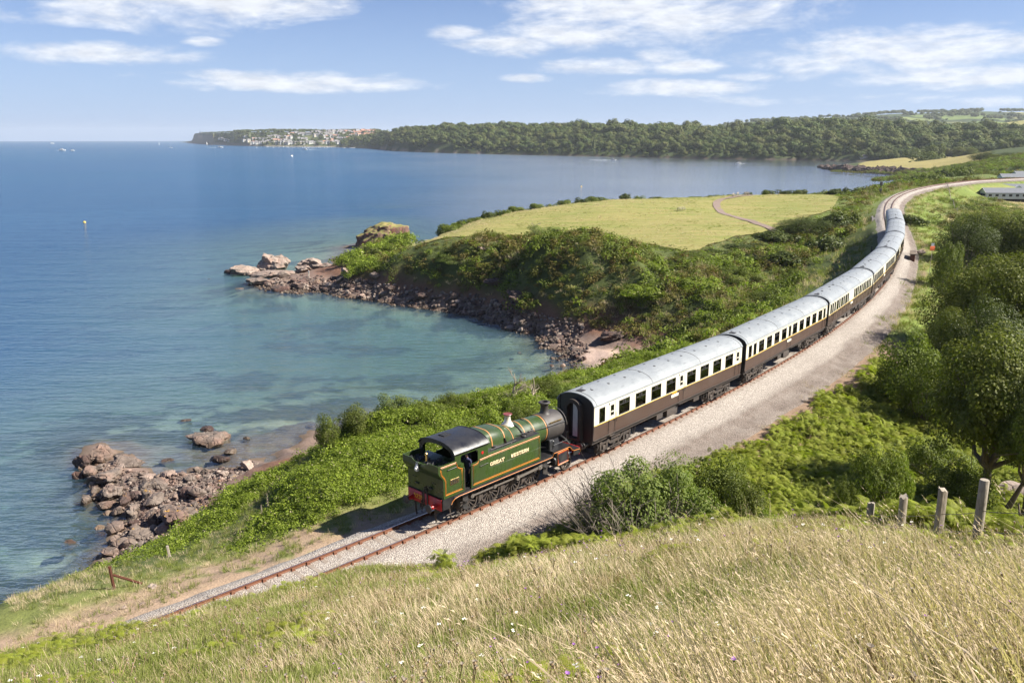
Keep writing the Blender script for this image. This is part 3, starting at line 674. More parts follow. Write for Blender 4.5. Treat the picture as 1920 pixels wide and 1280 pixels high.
def strip_poly(pts, w):
    pts = np.array(pts); f = []
    k = np.linspace(0, len(pts) - 1, 40); q = np.stack([np.interp(k, range(len(pts)), pts[:, i]) for i in (0, 1)], 1)
    for _ in range(3): q[1:-1] = (q[:-2] + q[1:-1] * 2 + q[2:]) / 4
    d = np.gradient(q, axis=0); d /= np.linalg.norm(d, axis=1)[:, None]; n = np.stack([-d[:, 1], d[:, 0]], 1) * w / 2
    return q + n, q - n
a_, b_ = strip_poly(pl_, 2.0)
zz = [height(q[:, 0], q[:, 1]) + .40 for q in (a_, b_)]
V = np.concatenate([np.c_[a_, zz[0]], np.c_[b_, zz[1]]]); n_ = len(a_)
F = np.array([(i, i + 1, n_ + i + 1, n_ + i) for i in range(n_ - 1)])
me = mesh_np('path', V, F, [M['path']], smooth=True)
if me.polygons[0].normal.z < 0: me.flip_normals()
tag(link('path', me), 'reddish gravel footpath curving across the mown field', kind='structure')
# ------------------------------------------------------------------ track bed of pale ballast
bs_ = np.concatenate([np.arange(-60, 70, .6), np.arange(70, 470, 2.0)])
offs = np.array([-3.3, -2.75, -2.3, -1.95, -1.7, -1.35, -1.0, -.75, -.5, 0, .5, .75, 1.0, 1.35, 1.7, 2.2, 2.8, 3.4, 4.0, 4.5, 5.0, 5.5, 6.1, 6.7])
zof = np.array([-1.15, -.85, -.55, -.36, -.24, -.160, -.156, -.160, -.164, -.164, -.164, -.160, -.156, -.160, -.22, -.28, -.36, -.40, -.47, -.62, -.72, -.76, -.82, -1.1])
S_, O_ = np.meshgrid(bs_, offs, indexing='ij')
O0_ = O_; O_ = np.where(O_ > 1.7, 1.7 + (O_ - 1.7) * (.80 - .34 * sstep(40, 110, S_)), O_)
bx_, by_, bz_, _ = trk(S_, O_ + (fbm(S_ / 2.5, O_ * 3, 3, 4) - .5) * np.where(np.abs(O_) > 1.5, .45, .1))
bz_ = bz_ + zof[None] + (fbm(bx_ * 1.2, by_ * 1.2, 3, 9) - .5) * .10 * (np.abs(O_) > 1.2) + (fbm(bx_ * 2.2, by_ * 2.2, 3, 19) - .5) * .06
wear = sstep(3.1, 3.9, O0_ + (fbm(S_ / 4, O0_, 3, 14) - .5) * .9) * .97
wear = np.maximum(wear, .16 * sstep(3, 4, fbm(S_ / 6, O_ / 2, 3, 15) * 6)); rust = np.exp(-((np.abs(O_) - .8) / .26) ** 2) * .55
ix = np.arange(S_.size).reshape(S_.shape)
F = np.stack([ix[:-1, :-1], ix[1:, :-1], ix[1:, 1:], ix[:-1, 1:]], -1).reshape(-1, 4)
me = mesh_np('track_bed', np.stack([bx_, by_, bz_], -1).reshape(-1, 3), F[:, ::-1].copy(), [M['ballast']], smooth=True, attrs={'wear': wear.ravel(), 'rust': rust.ravel()})
if me.polygons[0].normal.z < 0: me.flip_normals()
tag(link('track_bed', me), 'pale grey crushed-stone ballast carrying the single line', kind='structure')

track = tag(empty('railway_track', trk(0)[:3]), 'single line of rusty chaired rails on timber sleepers curving along the coast', 'railway track')
tl = Vector(track.location)
def rail(off):
    s = np.concatenate([np.arange(-60, 120, 1.0), np.arange(120, 466, 2.5)]); x, y, z, th = trk(s, off)
    prof = [(-.066, -.145), (.066, -.145), (.05, -.118), (.014, -.105), (.014, -.045), (.036, -.034), (.036, -.004), (.028, 0), (-.028, 0), (-.036, -.004), (-.036, -.034), (-.014, -.045), (-.014, -.105), (-.05, -.118)]
    k = len(prof); V = []
    for o, h in prof: V.append(np.stack([x + o * np.sin(th) - tl.x, y - o * np.cos(th) - tl.y, z + h - tl.z], -1))
    V = np.stack(V, 1).reshape(-1, 3); F = []; mi = []
    for i in range(len(s) - 1):
        for j in range(k):
            F.append((i * k + j, i * k + (j + 1) % k, (i + 1) * k + (j + 1) % k, (i + 1) * k + j)); mi.append(1 if j == 7 else 0)
    return link('rail', mesh_np('rail', V, F, [M['rail_rust'], M['rail_top']], midx=mi), track)
for o in (-.7525, .7525): rail(o)
sl_me = [MB().cham(-.125, .125, -1.3, 1.3, -.30, -.165 + .004 * k, .02).mesh('sleeper', M['sleeper']) for k in range(3)]
def chair_mb(mb, y, f):
    mb.cham(-.10, .10, y - .17, y + .17, -.165, -.135, .015)
    mb.cham(-.065, .065, y - .115, y - .045, -.135, -.045, .012); mb.cham(-.065, .065, y + .045, y + .115, -.135, -.045, .012)
    mb.box(-.05, .05, y + f * .05, y + f * .10, -.05, -.03)
    for sx in (-.06, .06): mb.box(sx - .02, sx + .02, y - .155, y - .125, -.135, -.105); mb.box(sx - .02, sx + .02, y + .125, y + .155, -.135, -.105)
    return mb
ch_me = [chair_mb(MB(), 0, f).mesh('rail_chair', M['rail_rust']) for f in (-1, 1)]
rest = MB(); n_sl = 0
for s in np.arange(-58, 464, .76):
    jit = rng.uniform(-.03, .03)
    x, y, z, th = trk(s + jit)
    if -26 < s < 150:
        o = link('sleeper', sl_me[n_sl % 3], track, (x - tl.x, y - tl.y, z - tl.z + rng.uniform(-.008, .012)), (0, 0, th + rng.uniform(-.012, .012)))
        n_sl += 1
        if -26 < s < 24:
            for yy, k in ((-.7525, 0), (.7525, 1)): link('rail_chair', ch_me[k], o, (0, yy, 0))
        else:
            for yy, k in ((-.7525, 0), (.7525, 1)):
                Mx = Matrix.Translation((x - tl.x, y - tl.y, z - tl.z)) @ Matrix.Rotation(th, 4, 'Z') @ Matrix.Translation((0, yy, 0))
                rest.mat(1); rest.box(-.09, .09, -.15, .15, -.165, -.12, Mx); rest.box(-.06, .06, -.10, -.04, -.13, -.05, Mx); rest.box(-.06, .06, .04, .10, -.13, -.05, Mx)
    else:
        Mx = Matrix.Translation((x - tl.x, y - tl.y, z - tl.z)) @ Matrix.Rotation(th, 4, 'Z')
        rest.mat(0); rest.box(-.125, .125, -1.3, 1.3, -.30, -.165, Mx)
        rest.mat(1)
        for yy in (-.7525, .7525): rest.box(-.09, .09, yy - .15, yy + .15, -.165, -.06, Mx)
tag(rest.build('distant_sleepers', [M['sleeper'], M['rail_rust']], track), kind='stuff')
# ------------------------------------------------------------------ lettering
def text_mesh(name, body, size, mat, depth=.008, bold=.0, align='LEFT', spacing=1.0):
    cu = bpy.data.curves.new(name, 'FONT'); cu.body = body; cu.size = size; cu.extrude = depth; cu.offset = bold; cu.align_x = align; cu.align_y = 'BOTTOM_BASELINE'; cu.space_character = spacing; cu.resolution_u = 2
    ob = bpy.data.objects.new(name, cu); COL.objects.link(ob)
    dg = bpy.context.evaluated_depsgraph_get(); dg.update()
    me = bpy.data.meshes.new_from_object(ob.evaluated_get(dg)); me.name = name
    bpy.data.objects.remove(ob); bpy.data.curves.remove(cu)
    me.materials.clear(); me.materials.append(mat); return me
# slab-serif capitals drawn as strokes on a unit grid, for the tank lettering and plates
GLY = {'G': [(.9, .78, .7, .98), (.7, .98, .32, .98), (.32, .98, .1, .75), (.1, .75, .1, .25), (.1, .25, .32, .02), (.32, .02, .75, .02), (.75, .02, .9, .15), (.9, .15, .9, .45), (.9, .45, .58, .45)],
       'R': [(.2, 0, .2, 1), (.05, 0, .38, 0), (.05, 1, .65, 1), (.65, 1, .85, .88), (.85, .88, .85, .62), (.85, .62, .65, .5), (.65, .5, .2, .5), (.55, .5, .85, 0), (.78, 0, 1, 0)],
       'E': [(.2, 0, .2, 1), (.05, 0, .88, 0), (.88, 0, .88, .22), (.05, 1, .86, 1), (.86, 1, .86, .8), (.2, .5, .62, .5), (.62, .38, .62, .62)],
       'A': [(.12, 0, .5, 1), (.5, 1, .88, 0), (.26, .36, .74, .36), (0, 0, .28, 0), (.72, 0, 1, 0)],
       'T': [(.5, 0, .5, 1), (.3, 0, .7, 0), (.06, 1, .94, 1), (.06, 1, .06, .76), (.94, 1, .94, .76)],
       'W': [(.1, 1, .3, 0), (.3, 0, .5, .85), (.5, .85, .7, 0), (.7, 0, .9, 1), (-.02, 1, .24, 1), (.76, 1, 1.02, 1)],
       'S': [(.84, .78, .68, .98), (.68, .98, .32, .98), (.32, .98, .14, .82), (.14, .82, .2, .6), (.2, .6, .8, .42), (.8, .42, .88, .2), (.88, .2, .68, .02), (.68, .02, .3, .02), (.3, .02, .12, .24)],
       'N': [(.16, 0, .16, 1), (.16, 1, .84, 0), (.84, 0, .84, 1), (.02, 0, .32, 0), (.02, 1, .22, 1), (.68, 1, 1, 1)],
       'O': [(.3, 0, .7, 0), (.7, 0, .92, .28), (.92, .28, .92, .72), (.92, .72, .7, 1), (.7, 1, .3, 1), (.3, 1, .08, .72), (.08, .72, .08, .28), (.08, .28, .3, 0)],
       'L': [(.2, 0, .2, 1), (.05, 0, .88, 0), (.88, 0, .88, .24), (.05, 1, .38, 1)],
       'I': [(.5, 0, .5, 1), (.25, 0, .75, 0), (.25, 1, .75, 1)],
       'H': [(.16, 0, .16, 1), (.84, 0, .84, 1), (.16, .5, .84, .5), (0, 0, .32, 0), (0, 1, .32, 1), (.68, 0, 1, 0), (.68, 1, 1, 1)],
       '5': [(.82, 1, .25, 1), (.25, 1, .2, .58), (.2, .58, .6, .62), (.6, .62, .86, .42), (.86, .42, .82, .15), (.82, .15, .6, 0), (.6, 0, .25, 0), (.25, 0, .12, .14)],
       '2': [(.14, .75, .25, .95), (.25, .95, .6, 1), (.6, 1, .85, .82), (.85, .82, .8, .58), (.8, .58, .14, 0), (.14, 0, .9, 0)],
       '3': [(.15, .9, .4, 1), (.4, 1, .7, .98), (.7, .98, .84, .78), (.84, .78, .7, .55), (.7, .55, .42, .52), (.7, .55, .88, .32), (.88, .32, .75, .06), (.75, .06, .4, 0), (.4, 0, .12, .12)],
       '9': [(.84, .6, .6, .42), (.6, .42, .3, .48), (.3, .48, .14, .72), (.14, .72, .3, .96), (.3, .96, .64, .98), (.64, .98, .86, .75), (.86, .75, .84, .35), (.84, .35, .6, .03), (.6, .03, .2, .03)]}
def glyphs(name, word, w, h, mat, stroke=.16, gap=.14, d=.006):
    """word w metres long, h tall in the x-y plane"""
    n = len(word); cw = w / (n + gap * (n - 1)); mb = MB(); sw = stroke * min(h, cw * 1.2)
    for i, ch in enumerate(word):
        x0 = i * cw * (1 + gap)
        for q, (ax, ay, bx2, by2) in enumerate(GLY.get(ch, [])):
            a = Vector((x0 + ax * cw, ay * (h - sw) + sw / 2, 0)); b = Vector((x0 + bx2 * cw, by2 * (h - sw) + sw / 2, 0)); dd = b - a; L = dd.length
            thin = .62 if (abs(dd.y) < 1e-4) else 1.0
            Mx = Matrix.Translation(a) @ Matrix.Rotation(math.atan2(dd.y, dd.x), 4, 'Z'); hw = sw / 2 * thin
            mb.box(-hw * .5, L + hw * .5, -hw, hw, -d + .0004 * q, d + .0004 * q, Mx)
    return mb.mesh(name, mat)

# ------------------------------------------------------------------ people: one skinned body each
def person_mesh(name, joints, bones, mats, facemat, lv=1):
    """joints: name -> ((x,y,z), radius or (rx, ry)); bones: pairs; facemat(center) -> material slot"""
    me = bpy.data.meshes.new(name); keys = list(joints); ixk = {k: i for i, k in enumerate(keys)}
    me.from_pydata([joints[k][0] for k in keys], [(ixk[a], ixk[b]) for a, b in bones], [])
    ob = bpy.data.objects.new(name, me); COL.objects.link(ob)
    sk = ob.modifiers.new('skin', 'SKIN'); sub = ob.modifiers.new('sub', 'SUBSURF'); sub.levels = lv; sub.render_levels = lv; sk.use_smooth_shade = True
    for i, k in enumerate(keys):
        r = joints[k][1]; me.skin_vertices[0].data[i].radius = r if hasattr(r, '__len__') else (r, r)
    me.skin_vertices[0].data[ixk['pelvis']].use_root = True
    dg = bpy.context.evaluated_depsgraph_get(); dg.update()
    m2 = bpy.data.meshes.new_from_object(ob.evaluated_get(dg)); m2.name = name
    bpy.data.objects.remove(ob)
    m2.materials.clear()
    for mt in mats: m2.materials.append(mt)
    m2.polygons.foreach_set('material_index', [facemat(p.center) for p in m2.polygons]); m2.polygons.foreach_set('use_smooth', [True] * len(m2.polygons))
    return m2
def head_parts(parent, c, yaw, hair_mat, cap=False):
    """hair or cap sitting on the skull"""
    mb = MB(); cx, cy_, cz = c
    rings = []
    for k in range(5):
        a = k / 4 * math.pi * .52; r = math.cos(a - .10) if k else 1.0; 
        rings.append([(cx + (.104 if not cap else .112) * math.cos(q) * math.cos(a), cy_ + (.088 if not cap else .098) * math.sin(q) * math.cos(a), cz + .02 + .125 * math.sin(a)) for q in np.linspace(0, 2 * math.pi, 12, endpoint=False)])
    mb.loft(rings)
    if cap: mb.cham(cx + .06 * math.cos(yaw), cx + .06 * math.cos(yaw) + .12, cy_ - .07, cy_ + .07, cz + .03, cz + .048, .012)
    return mb.build('cap' if cap else 'hair', hair_mat, parent)
def standing(name, mats, lean=0.0, arms='rail', lv=1):
    J = {'pelvis': ((0, 0, .95), (.15, .11)), 'waist': ((.01, 0, 1.10), (.15, .11)), 'chest': ((.03 + lean, 0, 1.32), (.18, .12)), 'neck0': ((.03 + lean, 0, 1.46), (.10, .09)), 'neck': ((.04 + lean, 0, 1.53), .055), 'chin': ((.07 + lean, 0, 1.60), (.07, .075)), 'head': ((.06 + lean, 0, 1.69), (.085, .095)), 'crown': ((.05 + lean, 0, 1.77), (.06, .06)), 'nose': ((.155 + lean, 0, 1.655), .018)}
    Bn = [('pelvis', 'waist'), ('waist', 'chest'), ('chest', 'neck0'), ('neck0', 'neck'), ('neck', 'chin'), ('chin', 'head'), ('head', 'crown'), ('head', 'nose')]
    for sgn, k in ((1, 'l'), (-1, 'r')):
        J['hip' + k] = ((0, sgn * .10, .88), .10); J['knee' + k] = ((.02, sgn * .11, .48), .065); J['ankle' + k] = ((0, sgn * .11, .09), .045); J['toe' + k] = ((.15, sgn * .12, .04), .04)
        Bn += [('pelvis', 'hip' + k), ('hip' + k, 'knee' + k), ('knee' + k, 'ankle' + k), ('ankle' + k, 'toe' + k)]
        if arms == 'rail' and sgn < 0: pts = [((.04 + lean, -.21, 1.42), .062), ((.10 + lean, -.36, 1.20), .048), ((.34 + lean, -.42, 1.17), .036), ((.43 + lean, -.42, 1.16), .034)]
        else: pts = [((.03 + lean, sgn * .21, 1.42), .062), ((.02 + lean, sgn * .26, 1.13), .046), ((.13 + lean, sgn * .25, .92), .034), ((.17 + lean, sgn * .24, .83), .034)]
        nm = ['sh', 'el', 'wr', 'ha']
        for q, p in zip(nm, pts): J[q + k] = p
        Bn += [('chest', 'sh' + k), ('sh' + k, 'el' + k), ('el' + k, 'wr' + k), ('wr' + k, 'ha' + k)]
        hx, hy, hz_ = pts[3][0]; dx, dz = pts[3][0][0] - pts[2][0][0], pts[3][0][2] - pts[2][0][2]; L = math.hypot(dx, dz); dx, dz = dx / L, dz / L
        for f in range(4):
            o = (f - 1.5) * .022; J[f'f{k}{f}'] = ((hx + dx * .05, hy + o, hz_ + dz * .05), .010); J[f'g{k}{f}'] = ((hx + dx * (.10 - .008 * abs(f - 1.5)), hy + o, hz_ + dz * .085 - .02), .008)
            Bn += [('ha' + k, f'f{k}{f}'), (f'f{k}{f}', f'g{k}{f}')]
        J['th' + k] = ((hx + dx * .03, hy - sgn * .045, hz_ + dz * .02), .011); Bn += [('ha' + k, 'th' + k)]
    hands = [J['hal'][0], J['har'][0]]
    def fm(c):
        if c.z > 1.515: return 1
        if any((Vector(c) - Vector(h)).length < .13 for h in hands): return 1
        if c.z < .09: return 3
        return 0 if c.z > .98 else 2
    return person_mesh(name, J, Bn, mats, fm, lv)
def seated(name, mats, lv=1):
    J = {'pelvis': ((0, 0, .52), (.16, .13)), 'waist': ((0, 0, .68), (.15, .11)), 'chest': ((.02, 0, .90), (.18, .12)), 'neck': ((.03, 0, 1.09), .055), 'chin': ((.06, 0, 1.16), (.07, .075)), 'head': ((.05, 0, 1.25), (.085, .095)), 'crown': ((.04, 0, 1.33), (.06, .06)), 'nose': ((.145, 0, 1.215), .018)}
    Bn = [('pelvis', 'waist'), ('waist', 'chest'), ('chest', 'neck'), ('neck', 'chin'), ('chin', 'head'), ('head', 'crown'), ('head', 'nose')]
    for sgn, k in ((1, 'l'), (-1, 'r')):
        J['hip' + k] = ((.1, sgn * .1, .50), .095); J['knee' + k] = ((.48, sgn * .12, .50), .065); J['ankle' + k] = ((.45, sgn * .12, .09), .045); J['toe' + k] = ((.6, sgn * .12, .05), .04)
        J['sh' + k] = ((.02, sgn * .21, 1.0), .06); J['el' + k] = ((.06, sgn * .27, .74), .046); J['wr' + k] = ((.28, sgn * .2, .68), .034); J['ha' + k] = ((.36, sgn * .16, .68), .034)
        Bn += [('pelvis', 'hip' + k), ('hip' + k, 'knee' + k), ('knee' + k, 'ankle' + k), ('ankle' + k, 'toe' + k), ('chest', 'sh' + k), ('sh' + k, 'el' + k), ('el' + k, 'wr' + k), ('wr' + k, 'ha' + k)]
    def fm(c):
        if c.z > 1.075 or (c.x > .26 and c.z > .6): return 1
        return 0 if c.z > .60 else 2
    return person_mesh(name, J, Bn, mats, fm, lv)

# ------------------------------------------------------------------ steam locomotive, bunker end leading (X runs from the bunker's buffer beam to the smokebox, -Y is the land side)
S_LOCO = -4.2
def on_track(s0, s1):
    """place and heading of a vehicle standing on the line between two points"""
    x0, y0, z0, _ = trk(s0); x1, y1, z1, _ = trk(s1)
    h = math.atan2(y1 - y0, x1 - x0); return (x0, y0, z0), h, -math.atan2(z1 - z0, math.hypot(x1 - x0, y1 - y0))
p0, hd, pt = on_track(S_LOCO, S_LOCO + 11.2)
loco = tag(empty('steam_locomotive', p0, hd), 'green Great Western tank engine running bunker first at the head of the train', 'steam locomotive'); loco.rotation_euler = (0, pt, hd)
G, BK = M['loco_green'], M['loco_black']
def both(fn):
    for sg in (-1, 1): fn(sg)
SD = 1.38
# frames and running plate
mb = MB()
for sg in (-1, 1): mb.box(.15, 10.9, sg * .60 - .02, sg * .60 + .02, .55, 1.42)
for x in (.3, 2.9, 5.0, 6.6, 8.2, 9.6, 10.6): mb.box(x - .03, x + .03, -.58, .58, .7, 1.35)
mb.box(1.2, 2.9, -.5, .5, .35, .9); mb.build('frame', M['frame_dirt'], loco)
mb = MB(); mb.prism([(.0, 1.53), (8.55, 1.53), (8.62, 1.70), (10.05, 1.70), (10.15, 1.62), (10.22, 1.45), (10.45, 1.36), (11.05, 1.30), (11.05, 1.36), (10.48, 1.42), (10.28, 1.50), (10.2, 1.68), (10.08, 1.76), (8.58, 1.76), (8.5, 1.60), (0, 1.60)], 'y', -1.36, 1.36)
for sg in (-1, 1): mb.box(.75, 8.5, sg * 1.36 - .02, sg * 1.36 + .02, 1.40, 1.53)
mb.build('running_plate', BK, loco)
mb = MB(); 
for sg in (-1, 1):
    mb.tube([(.55, sg * 1.385, 1.18), (.66, sg * 1.385, 1.33), (.85, sg * 1.385, 1.43), (1.1, sg * 1.385, 1.47), (8.5, sg * 1.385, 1.47), (8.62, sg * 1.385, 1.66), (10.0, sg * 1.385, 1.68)], .014)
    mb.tube([(10.0, sg * 1.385, 1.68), (10.16, sg * 1.385, 1.58), (10.26, sg * 1.385, 1.43), (10.45, sg * 1.385, 1.33), (11.0, sg * 1.385, 1.30), (11.05, sg * 1.385, 1.10)], .014)
mb.build('valance_lining', M['lining'], loco)
mb = MB()
for sg in (-1, 1):
    mb.prism([(.0, 1.53), (.9, 1.53), (.9, 1.42), (.66, 1.36), (.52, 1.2), (.48, 1.0), (.0, 1.0)], 'y', sg * 1.34 - .015, sg * 1.34 + .015)
    mb.box(10.45, 11.05, sg * 1.34 - .015, sg * 1.34 + .015, 1.0, 1.30)
mb.build('drop_end', BK, loco)
# buffer beams
beam = MB().cham(-.06, .0, -1.29, 1.29, .97, 1.58, .01).build('buffer_beam', M['red'], loco)
fb = MB().cham(11.05, 11.11, -1.29, 1.29, .90, 1.36, .01).build('buffer_beam', M['red'], loco)
bh = MB().lathe([(.13, 0), (.15, -.02), (.12, -.05), (.11, -.30), (.085, -.31), (.085, -.34)], axis='x', n=16).mesh('buffer_housing', M['red'])
bd = MB().lathe([(.05, -.32), (.05, -.46), (.20, -.47), (.235, -.49), (.235, -.51), (.12, -.535), (0.01, -.54)], axis='x', n=20).mesh('buffer_head', M['iron'])
for (b, x, zz, rz) in ((beam, -.06, 1.16, 0), (fb, 11.11, 1.12, math.pi)):
    for yy in (-.88, .88):
        h = link('buffer_housing', bh, b, (x, yy, zz), (0, 0, rz)); link('buffer_head', bd, h)
mb = MB(); mb.tube([(-.06, 0, 1.15), (-.22, 0, 1.16), (-.30, 0, 1.22), (-.25, 0, 1.28)], .04); mb.tube([(-.24, 0, 1.14), (-.27, .05, .95), (-.27, -.05, .80), (-.25, 0, .66)], .03)
mb.build('coupling', M['iron'], loco)
mb = MB(); mb.tube([(-.09, -.28, 1.0), (-.10, -.28, 1.95), (-.14, -.28, 2.06), (-.24, -.26, 2.05), (-.27, -.22, 1.85), (-.24, -.16, 1.2), (-.15, -.15, 1.0)], .042); mb.tube([(-.09, .12, .75), (-.1, .12, 1.6)], .025); mb.cham(-.2, -.06, -.36, -.2, 1.82, 1.95, .02)
mb.build('brake_hose', M['iron'], loco)
nb = link('beam_number', glyphs('beam_number', '5239', .72, .25, M['yellow'], .2), beam, (-.066, .82, 1.17), (R(90), 0, R(-90)))
# bunker
mb = MB(); out = [(.05, 1.61), (.05, 2.58), (.03, 2.66), (-.05, 2.78), (-.17, 2.90), (-.25, 3.0), (-.28, 3.12), (-.28, 3.16)]
mb.prism(out + [(1.48, 3.16), (1.48, 1.61)], 'y', -SD, SD)
for sg in (-1, 1): mb.prism([(-.28, 3.163), (-.28, 3.45), (.86, 3.45), (.86, 3.163)], 'y', sg * (SD - .02) - .02, sg * (SD - .02) + .02)
# rear wall of the coal space dips in an arc at the middle
prof = [(-1.335, 3.163), (1.335, 3.163), (1.335, 3.45), (.62, 3.45)] + [(.62 * math.cos(a), 3.45 - .17 * math.sin(a)) for a in np.linspace(.2, math.pi - .2, 9)] + [(-.62, 3.45), (-1.335, 3.45)]
mb.prism(prof, 'x', -.28, -.24)
bunker = mb.build('bunker', G, loco, sharp=30)
mb = MB()
for k in range(40):
    x, y = rng.uniform(-.18, .8), rng.uniform(-1.25, 1.25); q = rng.uniform(.06, .16)
    mb.box(-q, q, -q * .8, q * .8, -q * .6, q * .7, Matrix.Translation((x, y, 3.13 + rng.uniform(0, .08))) @ Matrix.Rotation(rng.uniform(0, 6), 4, Vector(rng.normal(size=3)).normalized()))
mb.build('coal', M['coal'], bunker)
mb = MB(); mb.tube([(-.10, -.28, 3.45), (-.10, -.28, 3.75)], .05, 8); mb.lathe([(.07, 0), (.07, .1), (.04, .14)], (-.1, -.28, 3.75), n=10); mb.build('filler', M['brass'], bunker)
mb = MB()
for sg in (-1, 1):
    y = sg * (SD + .004)
    for i, rr in ((0, .016), (.055, .008)):
        mb.tube([(.17 + i, y, 1.78 + i), (.17 + i, y, 2.52), (.12 + i, y, 2.68), (0 + i, y, 2.84), (-.10 + i, y, 2.98), (-.13 + i, y, 3.15), (-.13 + i, y, 3.36 - i), (.94, y, 3.36 - i), (.98 - i * .6, y, 3.22), (1.05 - i * .6, y, 3.06), (1.22 - i, y, 2.96), (1.36 - i, y, 2.92 - i), (1.36 - i, y, 1.78 + i), (.17 + i, y, 1.78 + i)], rr, 5)
mb.build('lining', M['lining'], bunker)
for sg in (-1,):
    pl = MB().cham(.50, 1.12, -.012, .012, 0, .30, .01).build('number_plate', M['brass'], bunker, loc=(0, sg * (SD + .014), 2.24))
    MB().box(.525, 1.095, -.004, .004, .025, .275).build('plate_ground', M['coal'], pl, loc=(0, -.014, 0))
    link('plate_number', glyphs('plate_number', '5239', .50, .19, M['brass'], .2), pl, (.56, -.022, .055), (R(90), 0, 0))
mb = MB()
for x, z in ((.32, 3.12),): mb.tube([(x, -SD - .05, z), (x + .62, -SD - .05, z + .02)], .016); [mb.tube([(a, -SD, z), (a, -SD - .05, z)], .014) for a in (x, x + .62)]
for yy in (.75, -.75): mb.tube([(-.0, yy - .12, 2.35), (-.06, yy - .12, 2.35), (-.06, yy + .12, 2.35), (0, yy + .12, 2.35)], .016)
for yy in (-.6, .5): mb.box(-.02, .05, yy, yy + .28, 1.95, 2.0)
mb.build('handrail', M['iron'], bunker)
lamp = MB(); lamp.cham(-.47, -.33, -.09, .09, 2.90, 3.16, .02); lamp.lathe([(.08, 0), (.06, .06), (.03, .09), (.03, .12)], (-.40, 0, 3.16), n=12); lamp.lathe([(.075, 0), (.075, -.05), (.06, -.06)], (-.47, 0, 3.03), 'x', 14); lamp.tube([(-.40, -.08, 3.22), (-.40, -.05, 3.36), (-.40, .05, 3.36), (-.40, .08, 3.22)], .012)
lamp.build('head_lamp', M['white'], bunker, loc=(0, .12, 0))
MB().box(-.34, -.29, -.04, .04, 2.86, 3.0).build('lamp_bracket', M['iron'], bunker, loc=(0, .12, 0))
# cab
mb = MB(); T = .018
for sg in (-1, 1):
    y0, y1 = sorted((sg * SD, sg * (SD - .04)))
    mb.prism([(.86, 3.17), (1.02, 3.17), (1.10, 3.06), (1.24, 2.98), (1.26, 3.12), (1.26, 3.55), (1.34, 3.63), (2.42, 3.63), (2.5, 3.55), (2.5, 2.98), (2.0, 2.96), (2.0, 1.61), (3.25, 1.61), (3.25, 3.82), (.86, 3.82)], 'y', y0, y1)
mb.box(1.485, 1.53, -SD + .01, -SD + .05, 1.62, 2.95); mb.box(1.97, 2.0, -SD - .02, -SD + .03, 1.62, 2.95)
cab = mb.build('cab', G, loco)
NR = 22
def roof_ring(x, hw, z0, hgt, th=0.0):
    r = []
    for i in range(NR + 1):
        u = -1 + 2 * i / NR; r.append((x, u * hw, z0 + hgt * (max(0, 1 - abs(u) ** 2.3)) ** .62 - th))
    return r
def shell(x0, x1, hw, z0, hgt, th, n=2):
    mb = MB(); ou = [roof_ring(x, hw, z0, hgt) for x in np.linspace(x0, x1, n)]; inn_ = [roof_ring(x, hw - th, z0, hgt - th) for x in np.linspace(x0, x1, n)]
    rings = [o + i[::-1] for o, i in zip(ou, inn_)]
    return mb.loft(rings, caps=True)
roof = shell(.80, 3.32, 1.44, 3.77, .49, .035).build('cab_roof', BK, loco, sharp=40)
mb = MB(); mb.box(1.42, 1.92, .02, .46, 4.235, 4.30); mb.build('roof_vent', M['coal'], roof)
mb = MB()
for yy in (-1.43, 1.43): mb.box(.80, 3.32, yy - .015, yy + .015, 3.755, 3.80)
for x in (.82, 3.3): mb.tube([(a, b, c + .012) for a, b, c in roof_ring(x, 1.44, 3.77, .49)], .016, 5)
mb.build('roof_rib', BK, roof)
# rear frame of the cab: arched opening
mb = MB(); a_ = roof_ring(.88, 1.40, 3.76, .46); b_ = [(x, y * .82, 3.18 + (z - 3.18) * .80) for x, y, z in a_]; c_ = [(x + .03, y, z) for x, y, z in a_]; d_ = [(x + .03, y, z) for x, y, z in b_]
mb.loft([a_, b_, d_, c_, a_], caps=False, closed=False)
for sg in (-1, 1): mb.box(.88, .91, *sorted((sg * 1.36, sg * 1.13)), 3.17, 3.77)
mb.build('rear_frame', BK, cab)
# front spectacle plate with two windows
mb = MB(); X0, X1 = 3.19, 3.23
mb.box(X0, X1, -1.34, 1.34, 1.65, 3.50); mb.box(X0, X1, -.50, .50, 3.50, 4.20)
for sg in (-1, 1):
    mb.box(X0, X1, *sorted((sg * 1.12, sg * 1.36)), 3.50, 3.80); mb.box(X0, X1, *sorted((sg * .50, sg * 1.12)), 3.98, 4.06)
    mb.prism([(sg * 1.12, 3.80), (sg * 1.36, 3.80), (sg * 1.12, 3.98)], 'x', X0, X1)
mb.build('spectacle_plate', BK, cab)
mb = MB(); mb.cham(2.55, 3.15, -.8, .8, 1.7, 3.45, .05); mb.box(.95, 3.2, -1.33, 1.33, 1.62, 1.68); mb.tube([(2.5, -.3, 2.9), (2.3, -.3, 2.95), (2.3, .3, 2.95)], .03); mb.lathe([(.14, 0), (.14, .06)], (2.46, .3, 3.2), 'x', 12); mb.lathe([(.1, 0), (.1, .06)], (2.46, -.05, 3.25), 'x', 12)
mb.build('backhead', M['coal'], cab)
mb = MB(); mb.tube([(1.49, -SD - .03, 1.75), (1.49, -SD - .03, 2.9)], .018); mb.tube([(2.03, -SD - .035, 1.75), (2.03, -SD - .035, 2.9)], .018)
mb.build('grab_rail', M['steel'], cab)
mb = MB(); mb.lathe([(.085, -.0), (.085, -.012)], (2.83, -SD - .0, 3.36), 'y', 16); mb.build('route_disc', M['red'], cab)
